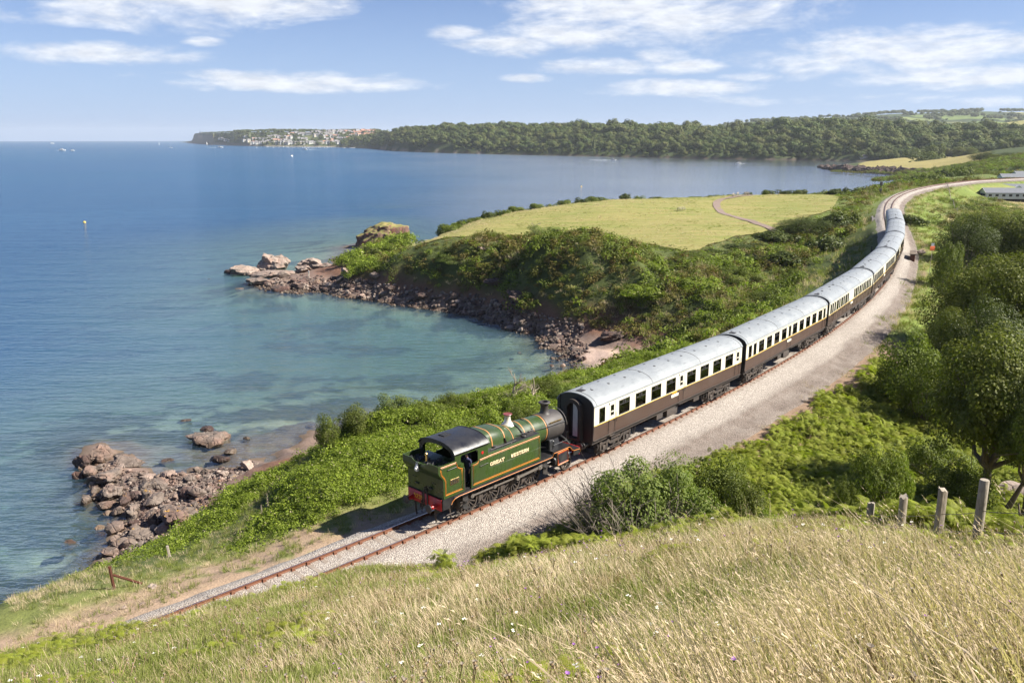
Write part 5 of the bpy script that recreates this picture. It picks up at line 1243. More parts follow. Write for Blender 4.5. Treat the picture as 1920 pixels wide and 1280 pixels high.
# ------------------------------------------------------------------ leaf, frond and blade prototypes
def quads(pos, nrm, up, ln, wd, fold=.0):
    """one diamond leaf per row: returns V (n*4,3), F (n,4)"""
    n = len(pos); nrm = nrm / np.linalg.norm(nrm, axis=1)[:, None]
    a = np.cross(nrm, up); a /= np.maximum(np.linalg.norm(a, axis=1), 1e-6)[:, None]; b = np.cross(a, nrm)
    ln = np.broadcast_to(np.asarray(ln, float), (n,))[:, None]; wd = np.broadcast_to(np.asarray(wd, float), (n,))[:, None]
    p0 = pos - b * ln * .5; p2 = pos + b * ln * .5; p1 = pos + a * wd * .5 + b * ln * .05 + nrm * wd * fold; p3 = pos - a * wd * .5 + b * ln * .05 + nrm * wd * fold
    V = np.stack([p0, p1, p2, p3], 1).reshape(-1, 3); F = np.arange(4 * n).reshape(n, 4)
    return V, F
def leaf_mesh(name, mat, pos, nrm, size, seed, aspect=.62, extra=None):
    g = np.random.default_rng(seed); n = len(pos)
    up = g.normal(size=(n, 3)); V, F = quads(pos, nrm, up, size * g.uniform(.7, 1.25, n), size * aspect * g.uniform(.7, 1.2, n), .12)
    lf = np.repeat(g.uniform(0, 1, n), 4)
    return mesh_np(name, V, F, [mat], attrs={'leaf': lf})
def clump_pts(g, n, rx, rz, core=.55):
    d = g.normal(size=(n, 3)); d /= np.linalg.norm(d, axis=1)[:, None]; r = core + (1 - core) * g.random(n) ** .5
    p = d * r[:, None] * np.array([rx, rx, rz]); return p, d
def cluster(name, mat, n, rx, rz, leaf, seed, lumps=5):
    g = np.random.default_rng(seed); P_, N_ = [], []
    for k in range(lumps):
        c = g.normal(size=3) * np.array([rx, rx, rz * .6]) * .45; c[2] = abs(c[2]) * .8
        p, d = clump_pts(g, n // lumps, rx * .62, rz * .62); P_.append(p + c); N_.append(d * .8 + g.normal(size=d.shape) * .45 + np.array([.22, 0, .55]))
    return leaf_mesh(name, mat, np.concatenate(P_), np.concatenate(N_), leaf, seed)
def blades(name, mat, n, rad, hgt, wid, bend, seed, wind=(0.0, 0.0), head=0.0):
    """grass tuft: curved tapering blades, optionally with seed heads"""
    g = np.random.default_rng(seed); V, F, L = [], [], []
    for k in range(n):
        a = g.uniform(0, 2 * math.pi); r = rad * math.sqrt(g.random()); b = np.array([r * math.cos(a), r * math.sin(a), -.04])
        h = hgt * g.uniform(.5, 1.15); lean = np.array([math.cos(a), math.sin(a), 0]) * g.uniform(.05, bend) * h + np.array([*wind, 0]) * h * g.uniform(.5, 1.2)
        side = np.array([math.cos(a + 1.57 + g.normal() * .6), math.sin(a + 1.57 + g.normal() * .6), 0]) * wid * g.uniform(.6, 1.2)
        q = [b + lean * t_ * t_ + np.array([0, 0, h * (t_ - .18 * t_ * t_)]) for t_ in (0, .4, .75, 1.0)]
        i = len(V); V += [q[0] - side / 2, q[0] + side / 2, q[1] - side * .45, q[1] + side * .45, q[2] - side * .3, q[2] + side * .3, q[3]]
        F += [(i, i + 1, i + 3, i + 2), (i + 2, i + 3, i + 5, i + 4), (i + 4, i + 5, i + 6)]; lf = g.random(); L += [lf] * 7
        if head:
            d = q[3] - q[2]; d /= np.linalg.norm(d)
            for m in range(7):
                c = q[3] + d * (m * .028 * head - .06); s2 = np.array([math.cos(m * 2.4), math.sin(m * 2.4), .25]) * .016 * head * (1.2 - m * .1)
                i = len(V); V += [c, c + s2 + d * .02, c + d * .05 * head]; F.append((i, i + 1, i + 2)); L += [lf] * 3
    return mesh_np(name, np.array(V), F, [mat], attrs={'leaf': np.array(L)})
def fern(name, mat, n, L, seed):
    """bracken: arching fronds, each a midrib with paired, tapering, toothed pinnae"""
    g = np.random.default_rng(seed); V, F, A_ = [], [], []
    for k in range(n):
        a = g.uniform(0, 2 * math.pi); ln = L * g.uniform(.7, 1.15); el = g.uniform(.35, .85); lf = g.random()
        o = np.array([g.normal() * .12, g.normal() * .12, g.uniform(.05, .45) * L]); dr = np.array([math.cos(a), math.sin(a), 0]); sd = np.array([-math.sin(a), math.cos(a), 0])
        def mid(t_): return o + dr * ln * (t_ * .92) + np.array([0, 0, ln * (el * t_ - (el + .25) * t_ * t_)])
        for j in range(13):
            t_ = .08 + .072 * j; c = mid(t_); tn = mid(t_ + .03) - c; tn /= np.linalg.norm(tn); w = ln * .36 * (1 - t_) ** .75 * (1 if j else .8); dz = np.array([0, 0, -.10 * w])
            for s_ in (-1, 1):
                tip = c + sd * s_ * w + tn * w * .28 + dz; wd = ln * .034; i = len(V)
                mdp = (c + tip) / 2 + np.array([0, 0, .03 * w])
                V += [c - tn * wd * .6, c + tn * wd * .6, mdp + tn * wd * .75, tip, mdp - tn * wd * .75]; F += [(i, i + 1, i + 2, i + 4), (i + 4, i + 2, i + 3)]; A_ += [lf * .8 + g.random() * .15] * 5
    return mesh_np(name, np.array(V), F, [mat], attrs={'leaf': np.array(A_)})
def umbel(name, mats, n, h, seed):
    g = np.random.default_rng(seed); mb = MB(); st = MB()
    for k in range(n):
        b = Vector((g.normal() * .12, g.normal() * .12, 0)); hh = h * g.uniform(.7, 1.1); top = b + Vector((g.normal() * .08, g.normal() * .08, hh))
        mb.mat(0).tube([b, (b + top) / 2 + Vector((g.normal() * .02, 0, 0)), top], .006, 3, False)
        for j in range(9):
            a = g.uniform(0, 6.3); r = .055 * math.sqrt(g.random()); c = top + Vector((r * math.cos(a), r * math.sin(a), .02 + g.normal() * .006)); q = .017
            mb.mat(1).add([c + Vector((q, 0, 0)), c + Vector((0, q, .004)), c + Vector((-q, 0, 0)), c + Vector((0, -q, -.004))], [(0, 1, 2, 3)])
            mb.mat(0).tube([top, c], .003, 3, False)
    me = mesh_np(name, np.array(mb.v), mb.f, mats, midx=mb.m); a = me.attributes.new('leaf', 'FLOAT', 'POINT'); a.data.foreach_set('value', g.random(len(me.vertices)).astype(np.float32)); return me
def thistle(name, mats, n, h, seed, hs=.8):
    g = np.random.default_rng(seed); mb = MB()
    for k in range(n):
        b = Vector((g.normal() * .14, g.normal() * .14, 0)); top = b + Vector((g.normal() * .1, g.normal() * .1, h * g.uniform(.6, 1.1)))
        mb.mat(0).tube([b, (b + top) / 2, top], .006, 3, False); mb.mat(0).lathe([(.010, 0), (.018, .012), (.012, .03)], top, n=5)
        mb.mat(1)
        for j in range(8):
            a = j * .785; d = Vector((math.cos(a), math.sin(a), .55)); s_ = Vector((-math.sin(a), math.cos(a), 0)) * .011; c = top + Vector((0, 0, .028)); s_ = s_ * hs; mb.add([c - s_ * .4, c + d * .042 * hs - s_, c + d * .042 * hs + s_, c + s_ * .4], [(0, 1, 2, 3)])
    me = mesh_np(name, np.array(mb.v), mb.f, mats, midx=mb.m); a = me.attributes.new('leaf', 'FLOAT', 'POINT'); a.data.foreach_set('value', g.random(len(me.vertices)).astype(np.float32)); return me

def scatter(name, protos, pos, scl, idx, label, tilt=.12, nrm=None, rz=None):
    """one stuff object: instances of unlinked prototype meshes on a cloud of points"""
    pc = bpy.data.collections.new(name + '_kinds')
    for i, p in enumerate(protos):
        o = bpy.data.objects.new(f'{name}_{i:02d}', p); pc.objects.link(o)
    n = len(pos); me = bpy.data.meshes.new(name); me.vertices.add(n); me.vertices.foreach_set('co', np.asarray(pos, np.float32).ravel())
    g = np.random.default_rng(n); rot = np.c_[g.normal(size=n) * tilt, g.normal(size=n) * tilt, g.uniform(0, 2 * math.pi, n) if rz is None else rz]
    a = me.attributes.new('rot', 'FLOAT_VECTOR', 'POINT'); a.data.foreach_set('vector', rot.astype(np.float32).ravel())
    a = me.attributes.new('scl', 'FLOAT', 'POINT'); a.data.foreach_set('value', np.broadcast_to(scl, (n,)).astype(np.float32))
    a = me.attributes.new('pick', 'INT', 'POINT'); a.data.foreach_set('value', np.asarray(idx, np.int32))
    ob = link(name, me)
    ng = bpy.data.node_groups.new(name + '_scatter', 'GeometryNodeTree')
    ng.interface.new_socket('Geometry', in_out='INPUT', socket_type='NodeSocketGeometry'); ng.interface.new_socket('Geometry', in_out='OUTPUT', socket_type='NodeSocketGeometry')
    N = ng.nodes.new; gi, go = N('NodeGroupInput'), N('NodeGroupOutput'); ci = N('GeometryNodeCollectionInfo'); ci.inputs['Collection'].default_value = pc; ci.inputs['Separate Children'].default_value = True; ci.inputs['Reset Children'].default_value = True
    ip = N('GeometryNodeInstanceOnPoints'); ip.inputs['Pick Instance'].default_value = True
    def na(nm, dt):
        q = N('GeometryNodeInputNamedAttribute'); q.data_type = dt; q.inputs['Name'].default_value = nm; return q.outputs['Attribute']
    L = ng.links.new
    L(gi.outputs[0], ip.inputs['Points']); L(ci.outputs[0], ip.inputs['Instance']); L(na('pick', 'INT'), ip.inputs['Instance Index'])
    e2r = N('FunctionNodeEulerToRotation'); L(na('rot', 'FLOAT_VECTOR'), e2r.inputs[0]); L(e2r.outputs[0], ip.inputs['Rotation']); L(na('scl', 'FLOAT'), ip.inputs['Scale']); L(ip.outputs[0], go.inputs[0])
    m = ob.modifiers.new('scatter', 'NODES'); m.node_group = ng
    return tag(ob, label, kind='stuff')
def polar(n, r0, r1, p, a0=-37, a1=37):
    """random ground points, thinning with distance as r**-p per unit area"""
    u = rng.random(n); e = 2 - p
    r = (r0 ** e + u * (r1 ** e - r0 ** e)) ** (1 / e) if abs(e) > 1e-6 else r0 * (r1 / r0) ** u
    a = np.radians(rng.uniform(a0, a1, n)); return r * np.sin(a), r * np.cos(a)
FPOLY = [tuple(q) for q in fpoly]
PATHC = np.array(pl_)
HILLF = np.array([aty(u, v, y)[:2] for u, v, y in [(-400, 1250, 24), (-60, 1232, 28), (60, 1205, 29), (160, 1185, 29), (270, 1172, 30), (420, 1130, 31.5), (560, 1092, 32.5), (700, 1065, 33.5), (830, 1052, 35), (960, 1040, 36), (1100, 1030, 35.5), (1200, 1030, 34), (1300, 1005, 33), (1450, 985, 28), (1600, 975, 23.5), (1686, 1005, 20), (1755, 1018, 17), (1828, 1035, 14.6), (1920, 1030, 13.5), (2100, 1040, 12.5)]])
_ha = np.arctan2(HILLF[:, 0], HILLF[:, 1]); _hr = np.hypot(HILLF[:, 0], HILLF[:, 1])
def hillr(x, y): return np.hypot(x, y) / np.interp(np.arctan2(x, y), _ha, _hr)      # <1 on the near face of the viewpoint hill

# ------------------------------------------------------------------ meadow on the viewpoint hill
W_ = (-.10, -.05)
gk = [blades('g', M['grass_green'], 34, .20, .34, .014, .7, 1), blades('g', M['grass_green'], 34, .24, .26, .012, .9, 2),
      blades('g', M['grass_dry'], 18, .24, .46, .007, .6, 3, (-.2, -.05)), blades('g', M['grass_dry'], 10, .26, .62, .0065, .5, 4, (-.30, -.1), .45), blades('g', M['grass_dry'], 6, .28, .92, .008, .4, 5, (-.42, .05), .6),
      blades('g', M['grass_brown'], 20, .22, .40, .008, .5, 6, (-.12, 0), .6), blades('g', M['grass_dry'], 24, .26, .34, .008, 1.0, 7),
      umbel('g', [M['grass_green'], M['flower_white']], 2, .52, 8), thistle('g', [M['grass_green'], M['flower_purple']], 3, .45, 9), thistle('g', [M['grass_brown'], M['twig']], 4, .40, 10, .5), fern('g', M['bracken'], 6, .36, 11), blades('g', M['grass_dry'], 7, .30, 1.15, .010, .35, 12, (-.5, .1), .6), cluster('g', M['bush'], 60, .17, .16, .05, 13), cluster('g', M['bramble'], 60, .2, .14, .055, 14)]
x, y = polar(56000, 3.6, 42, 1.05, -44, 44); hr = hillr(x, y); k = (hr < 1.06 + .08 * (x < -4)) & (y > 2.5); x, y, hr = x[k], y[k], hr[k]
z, s, d = height(x, y, True); k = (d > 2.6) | (s < -7) & (d > 1.35); x, y, z, hr, d = x[k], y[k], z[k], hr[k], d[k]
n1, n2, n3 = fbm(x / 4.5, y / 3.0, 4, 101), fbm(x / 1.1, y / 1.1, 3, 111), fbm(x / 7, y / 7, 3, 121)
azd = np.degrees(np.arctan2(x, y)); rgt = sstep(4, 22, azd)
q = rng.random(len(x)); idx = np.full(len(x), 6)
green = sstep(.45, .58, n1 + (hr > .93) * .12 + (azd < -12) * .05); tall = sstep(.40, .58, n3 + rgt * .12 - .06)
idx = np.where(q < .30 + .46 * green, rng.integers(0, 2, len(x)), idx)
q2 = rng.random(len(x)); m = q >= .30 + .46 * green
idx = np.where(m & (q2 < .34), 2, idx); idx = np.where(m & (q2 >= .34) & (q2 < .34 + .30 * tall), 3, idx); idx = np.where(m & (q2 > 1 - .42 * (.3 + .7 * tall) * rgt * sstep(.9, .5, hr)), 4, idx); idx = np.where(m & (q2 > .66) & (q2 < .68 + .20 * sstep(.45, .6, n2)), 5, idx)
q3 = rng.random(len(x)); fl = sstep(.5, .62, fbm(x / 2.4, y / 2.4, 3, 131)); idx = np.where(q3 < .0015 + .006 * fl * (.3 + .7 * rgt), 7, idx); idx = np.where(q3 > 1 - .001 - .004 * sstep(.52, .6, fbm(x / 2, y / 2, 3, 141)), 8, idx); idx = np.where((q3 > .4) & (q3 < .409), 9, idx)
idx = np.where((idx == 4) & (rng.random(len(x)) < .45), 11, idx); cr = ((hr > .78) | (fbm(x / 5, y / 5, 3, 165) > .62)) & (azd > -8) & (q3 > .45) & (q3 < .45 + .5 * sstep(.46, .58, fbm(x / 2.2, y / 2.2, 3, 161))); idx = np.where(cr, rng.choice([10, 10, 0, 5, 1], len(x)), idx)
idx = np.where((azd < -14) & (q3 > .5) & (q3 < .5 + .35 * sstep(.52, .6, fbm(x / 2.5, y / 2.5, 3, 151))) & (hr > .55), 10, idx)
wd_ = (q3 > .30) & (q3 < .30 + .02 + .10 * sstep(.54, .64, fbm(x / 1.8, y / 1.8, 3, 171))); idx = np.where(wd_, rng.integers(12, 14, len(x)), idx)
sc = rng.uniform(.75, 1.25, len(x)) * (1 + .25 * sstep(12, 30, np.hypot(x, y)))
sc = np.where((idx >= 2) & (idx <= 4), sc * (.66 + .34 * rgt) * (1 - .38 * sstep(.62, .95, hr)), sc); sc = np.where(hr > .9, sc * .85, sc); sc = np.where(idx == 7, sc * .8, sc); sc = np.where(idx == 8, sc * .62, sc)
rz_ = rng.normal(0, .85, len(x)); rz_ = np.where(idx < 2, rng.uniform(0, 6.28, len(x)), rz_)
scatter('meadow_grass', gk, np.c_[x, y, z], sc, idx, 'dry summer meadow of straw-coloured seeding grasses and wild flowers on the near hill', .10, rz=rz_)

# ------------------------------------------------------------------ bramble between the line and the cliff edge
bk = [cluster('b', M['bramble'], 160, .42, .34, .092, 20 + i) for i in range(4)] + [blades('b', M['grass_green'], 34, .25, .45, .018, .8, 30), blades('b', M['grass_dry'], 24, .25, .40, .012, .7, 31)]
x, y = polar(23000, 28, 95, .6, -33, 12); z, s, d = height(x, y, True)
n1 = fbm(x / 4, y / 4, 4, 161); n2 = fbm(x / 1.5, y / 1.5, 3, 171)
k = (d < -2.9) & (z > 9.0) & (s > -60) & (s < 62); x, y, z, s, d, n1, n2 = (a[k] for a in (x, y, z, s, d, n1, n2))
br = sstep(-5.2, -7.0, d + (n1 - .5) * 4) * sstep(-12, -7, s + (n2 - .5) * 3 + np.clip(-d - 7, 0, 6) * .9 - np.clip(d + 7, 0, 4) * 2.5)
q = rng.random(len(x)); isb = q < br; tuft = (~isb) & (rng.random(len(x)) < .75 * sstep(.30, .48, n1 * .55 + n2 * .45 + .16 * sstep(-3, 4, s) + .10 * (d < -6)))
ep = [tuple(at(*e)[:2]) for e in EDGE] + [tuple(trk(q_, -2)[:2]) for q_ in range(60, -70, -10)]; inl = inpoly(x, y, ep); bad = isb & ~(inl | (z < 12.2)); isb = isb & ~bad; tuft = tuft | bad; k = tuft | isb; idx = np.where(isb, rng.integers(0, 4, len(x)), np.where(rng.random(len(x)) < .62 - .4 * sstep(-14, -20, s), 4, 5)); mound = np.where(isb, (.75 * sstep(.3, .7, n1) + .55 * n2) * sstep(-12, -2, s) - .2, 0)
scatter('bramble_thicket', bk, np.c_[x, y, z + mound][k], (np.clip(rng.lognormal(-.02, .32, len(x)), .5, 2.0) * np.where(isb, 1, .62))[k], idx[k], 'bright green bramble thicket and rough grass between the railway and the sea cliff', .25)

# ------------------------------------------------------------------ bracken on the land side
fk = [fern('f', M['bracken'], 8, .36 + .05 * i, 40 + i) for i in range(3)] + [blades('f', M['grass_green'], 34, .28, .45, .018, .8, 44), cluster('f', M['bush'], 90, .4, .3, .12, 45), blades('f', M['grass_dry'], 24, .25, .40, .012, .7, 46), blades('f', M['grass_brown'], 22, .25, .35, .012, .7, 47)]
x, y = polar(62000, 24, 130, .9, -12, 37); z, s, d = height(x, y, True); hr = hillr(x, y)
n1 = fbm(x / 4, y / 4, 4, 181); n2 = fbm(x / 1.5, y / 1.5, 3, 191)
edge = 4.3 + 1.9 * sstep(8, 20, s) * sstep(60, 44, s) + (n1 - .5) * 2.5
k = (d > edge - 2.0) & (hr > .97 + .13 * (x / y > .28)) & (s > -8) & (s < 105); x, y, z, s, d, n1, n2, edge = (a[k] for a in (x, y, z, s, d, n1, n2, edge))
br = sstep(edge, edge + 1.2, d) * np.where(s < 45, 1, sstep(9, 13, d)); isb = rng.random(len(x)) < br
idx = np.where(isb, np.where(rng.random(len(x)) < .10 * (n2 > .55), 4, rng.integers(0, 3, len(x))), np.where(rng.random(len(x)) < .6, np.where(s > 40, 3, 5), np.where(s > 40, 5, 6)))
k = isb | (rng.random(len(x)) < .20 * sstep(.42, .58, n2) * sstep(edge - 2.2, edge, d))
scatter('bracken', fk, np.c_[x, y, z + np.where(isb, .8 * n1 + .45 * n2 - .15, 0)][k], (rng.uniform(.6, 1.35, len(x)) * (1 + .016 * np.clip(np.hypot(x, y) - 45, 0, 80)) * np.where(isb, np.where(idx == 4, .8, 1.0), .75))[k], idx[k], 'bright green bracken covering the bank on the land side of the railway', .42)

# ------------------------------------------------------------------ scrub on the headland's cliffs and the far side of the cove
sk_ = [cluster('s', M['bramble_cliff'], 110, .9, .7, .25, 50 + i) for i in range(3)] + [cluster('s', M['bush'], 110, .9, .75, .25, 54 + i) for i in range(2)] + [cluster('s', M['bramble'], 110, .9, .7, .25, 57), blades('s', M['grass_green'], 40, .6, .7, .04, .8, 58), blades('s', M['grass_dry'], 40, .6, .6, .03, .9, 59)]
x, y = polar(52000, 95, 420, 1.0, -16, 31); z, s, d = height(x, y, True)
inf = inpoly(x, y, FPOLY)
k = (~inf) & (d < -3.6) & (z > 2.4); x, y, z, s, d = (a[k] for a in (x, y, z, s, d))
n1 = fbm(x / 7, y / 7, 4, 201); n2 = fbm(x / 2.5, y / 2.5, 3, 211); n3 = fbm(x / 16, y / 16, 3, 221)
rt_ = sstep(6, 15, x); keep = sstep(2.6 - 1.0 * rt_, 5.2 - 2.7 * rt_, z + (n1 - .5) * (6.5 - 3.5 * rt_)) ; emb = sstep(-17, -12, d) * (s > 42) * (s < 160) + (s > 150) * sstep(-9, -5, d)
k = rng.random(len(x)) < keep * (1 - .45 * emb); x, y, z, s, d, n1, n2, n3, emb = (a[k] for a in (x, y, z, s, d, n1, n2, n3, emb))
r = rng.random(len(x)); idx = np.where(r < .58, rng.integers(0, 3, len(x)), np.where(r < .78, rng.integers(3, 5, len(x)), 5))
idx = np.where((n3 > .55) & (r < .6), rng.integers(3, 5, len(x)), idx); right_ = np.degrees(np.arctan2(x, y)) > 7; idx = np.where(right_ & (y < 175) & (r > .25) & (r < .85), np.where(r < .55, 5, 4), idx)
idx = np.where((y > 195) & (r < .75) & (np.degrees(np.arctan2(x, y)) < 0), 5, idx)
r2 = rng.random(len(x)); idx = np.where((fbm(x / 5, y / 5, 3, 225) > .57) & (r2 < .8), np.where(r2 < .35, 7, np.where(r2 < .5, 6, 0)), idx)
g_ = rng.random(len(x)) < np.clip(emb, 0, 1); idx = np.where(g_, np.where(rng.random(len(x)) < .7, 6, 7), idx)
rr = np.hypot(x, y); FP_ = np.array(FPOLY); df = np.array([np.min(np.hypot(FP_[:, 0] - a, FP_[:, 1] - b)) for a, b in zip(x, y)]); rim = sstep(3, 13, df); mound = np.where(g_, 0, (1.3 * sstep(.35, .7, n1) + .5 * n2) * (.1 + .9 * rim) - .25 * (1 - rim))
scatter('cliff_scrub', sk_, np.c_[x, y, z + mound - .2], np.clip(rng.lognormal(-.03, .33, len(x)), .5, 2.2) * (.72 + rr / 430) * (.72 + .28 * rim), idx, 'tangled scrub, gorse and bramble clothing the cliff around the cove', .3)
# rough grass and scrub on the land side further up the line
x, y = polar(14000, 90, 470, 1.0, 20, 37); z, s, d = height(x, y, True)
n1 = fbm(x / 8, y / 8, 4, 231); n2 = fbm(x / 2.5, y / 2.5, 3, 241)
k = (d > 4.2) & (s > 60) & ~((y > 286) & (y < 450) & (x / y > .515)); x, y, z, s, d, n1, n2 = (a[k] for a in (x, y, z, s, d, n1, n2)); sc = sstep(10, 17, d + (n1 - .5) * 12); hedge = (rng.random(len(x)) < sc * sstep(.45, .58, n1))
idx = np.where(hedge, rng.choice([0, 3, 4, 5], len(x)), np.where(rng.random(len(x)) < .55, 6, 7)); rr = np.hypot(x, y)
scatter('rough_grass', sk_, np.c_[x, y, z + np.where(hedge, .5 * n1, 0)], rng.uniform(.7, 1.25, len(x)) * (.65 + rr / 500), idx, 'rough grass and low scrub on the land side of the line near the caravans', .25)
# short tufts breaking up the mown field
x, y = polar(17000, 165, 300, .8, -8, 24); fc_ = np.mean(FPOLY, 0); k = inpoly(fc_[0] + (x - fc_[0]) * .975, fc_[1] + (y - fc_[1]) * .955, FPOLY); x, y = x[k], y[k]; z = height(x, y) + .24
k = (np.min(np.hypot(x[:, None] - PATHC[:, 0], y[:, None] - PATHC[:, 1]), 1) > 3)
tk = [blades('t', M['grass_green'], 24, .45, .16, .05, 1.4, 61), blades('t', M['grass_dry'], 24, .45, .16, .04, 1.6, 62)]
n1 = fbm(x / 9, y / 9, 4, 251)
scatter('field_tufts', tk, np.c_[x, y, z][k], rng.uniform(.6, 1.2, len(x))[k], (rng.random(len(x)) < sstep(.35, .6, n1)).astype(int)[k], 'short tufts of cut grass on the mown field', .2)
# ------------------------------------------------------------------ bushes and trees: each its own crown of separate leaves and its own limbs
def crown(name, mat, seed, n, leaf, blobs, squash=.8, skirt=.0, irregular=.35):
    """crown about 1 m in radius, base at z=0: foliage gathered in clumps with gaps between"""
    g = np.random.default_rng(seed); P_, N_ = [], []
    cs = []
    for k in range(blobs):
        for _ in range(30):
            d = g.normal(size=3); d /= np.linalg.norm(d); 
            if d[2] > -.45 + skirt * -.4: break
        r = g.uniform(.30, .84); c = d * r * np.array([1, 1, squash]); br = g.uniform(.17, .36) * (1 + irregular * g.normal() * .5); cs.append((c, max(.16, br)))
    wts = np.array([b ** 2 for _, b in cs]); wts /= wts.sum()
    for (c, b), w in zip(cs, wts):
        m = max(8, int(n * w)); p, d = clump_pts(g, m, b, b * .82, .62); P_.append(p + c); N_.append(d * .8 + c * .6 + g.normal(size=d.shape) * .42 + np.array([.15, 0, .40]))
    P_ = np.concatenate(P_); N_ = np.concatenate(N_)
    P_[:, 2] += squash * .95; P_[:, 2] = np.where(P_[:, 2] < .02, .02 + g.random(len(P_)) * .1, P_[:, 2])
    return leaf_mesh(name, mat, P_, N_, leaf, seed), cs
def limbs(cs, squash, seed, stem=.10, base=-.1, thin=1.0):
    g = np.random.default_rng(seed); mb = MB(); fork = Vector((0, 0, squash * .35))
    mb.tube([(0.02, 0, base), (0, .01, base * .4), (.01, .02, squash * .2), tuple(fork)], [stem * 1.25, stem, stem * .85, stem * .72], 8)
    for c, b in cs[:14]:
        e = fork.lerp(Vector(c) + Vector((0, 0, squash * .95)), .78); m = (fork + e) / 2 + Vector(g.normal(size=3)) * .06; m.z -= .06
        mb.tube([tuple(fork), tuple(m), tuple(e)], [stem * .55 * thin, stem * .34 * thin, stem * .10 * thin], 6)
        for q in range(3): t_ = e + Vector(g.normal(size=3)) * b * .7; mb.tube([tuple(m.lerp(e, .6)), tuple(t_)], [stem * .14 * thin, stem * .04 * thin], 4)
    return mb.mesh('trunk', M['bark'], 60)
KINDS = {}
def kind(nm, mat, seeds, n, leaf, blobs, squash=.8, skirt=0.0, stem=.08, irregular=.35):
    KINDS[nm] = []
    for sd_ in seeds:
        me, cs = crown('crown', M[mat], sd_, n, leaf, blobs, squash, skirt, irregular); KINDS[nm].append((me, limbs(cs, squash, sd_, stem)))
kind('tree', 'tree_leaf', (301, 302, 303), 30000, .042, 64, 1.0, .0, .07, .6)
kind('dark', 'dark_leaf', (311, 312), 24000, .034, 52, 1.05, .2, .08, .6)
kind('bush', 'bush', (321, 322, 323), 9500, .052, 30, .72, 1.0, .05)
kind('light', 'bush_light', (331, 332), 9500, .05, 30, .72, 1.0, .05)
kind('bright', 'bramble', (341, 342), 6500, .07, 30, .62, 1.0, .05)
kind('hedge', 'bush', (351, 352), 2600, .12, 22, .55, 1.0, .05)
kind('hedgedark', 'dark_leaf', (361, 362), 2600, .12, 22, .6, 1.0, .05)
def plant(nm, kd, u, vtop, y, wpx, label, cat, group=None, var=0, rz=None, sink=.15, wide=1.0, zg=None, clear=0.0):
    """stand a plant at the surveyed bearing u, y metres ahead, its top reaching the sight line through vtop"""
    top = aty(u, vtop, y); x = top[0]; g = float(height(np.array([x]), np.array([y]))[0]) if zg is None else zg
    dist = y * CP + (EYE - g) * SP; rad = wpx / 2 * dist / FPX
    me, tr = KINDS[kd][var % len(KINDS[kd])]
    zmax = max(v for v in (me['zmax'],)) if 'zmax' in me else None
    if zmax is None:
        co = np.empty(len(me.vertices) * 3, np.float32); me.vertices.foreach_get('co', co); co = co.reshape(-1, 3); me['zmax'] = float(np.percentile(co[:, 2], 99.5)); me['rmax'] = float(np.percentile(np.hypot(co[:, 0], co[:, 1]), 97)); zmax = me['zmax']
    s = rad / me['rmax']; hgt = max(top[2] - g, .4)
    o = empty(nm, (x, y, g - sink * s), rng.uniform(0, 6.28) if rz is None else rz)
    lift = clear * hgt; sz = (hgt - lift + sink * s) / zmax
    link('crown', me, o, (0, 0, lift), None, (s, s * wide, sz)); link('trunk', tr, o, (0, 0, lift), None, (s, s, max(sz, .3)))
    if clear: 
        mb = MB(); st = .075 * s; mb.tube([(.0, .02, -.3), (.03, 0, lift * .3), (0, .03, lift * .7), (.02, 0, lift + .15 * s)], [st * 1.35, st, st * .9, st * .7], 9)
        mb.tube([(.05, .02, lift * .15), (.28 * s, -.1 * s, lift * .8), (.42 * s, -.12 * s, lift + .3 * s)], [st * .8, st * .55, st * .3], 8); mb.tube([(-.02, .02, lift * .4), (-.22 * s, .1 * s, lift * .95), (-.34 * s, .1 * s, lift + .3 * s)], [st * .6, st * .45, st * .25], 8)
        mb.build('stem', M['bark'], o, 60)
    return tag(o, label, cat, group)
# ------------------------------------------------------------------ boulders and outcrops
def rock_mesh(name, mat, seed, sub=2, cuts=9, rough=.16, flat=1.0):
    g = np.random.default_rng(seed); bm = bmesh.new(); bmesh.ops.create_icosphere(bm, subdivisions=sub, radius=1.0)
    V = np.array([v.co[:] for v in bm.verts])
    for k in range(cuts):
        n = g.normal(size=3); n /= np.linalg.norm(n); d = g.uniform(.52, .86); t_ = V @ n; V -= np.clip(t_ - d, 0, None)[:, None] * n * .92
    for v, p in zip(bm.verts, V):
        q = Vector(p) * 1.7 + Vector((seed * 3.1, seed * 1.7, 0)); f = 1 + rough * (mnoise.noise(q) + .6 * mnoise.noise(q * 2.3) + .35 * mnoise.noise(q * 5.1))
        v.co = Vector(p) * f; v.co.z *= flat
    me = bpy.data.meshes.new(name); bm.to_mesh(me); bm.free(); me.materials.append(mat)
    me.polygons.foreach_set('use_smooth', np.ones(len(me.polygons), bool)); me.set_sharp_from_angle(angle=R(28)); return me
RK = {k: [rock_mesh('boulder', M[k], 400 + i + j * 20, 3 if i < 3 else 2, 8 + i % 4, .17, .85) for i in range(7)] for j, k in enumerate(('rock', 'rock_pale', 'rock_dark'))}
BIG = {k: [rock_mesh('outcrop', M[k], 500 + i + j * 20, 4, 12, .30, .9) for i in range(3)] for j, k in enumerate(('rock', 'rock_pale', 'rock_dark'))}
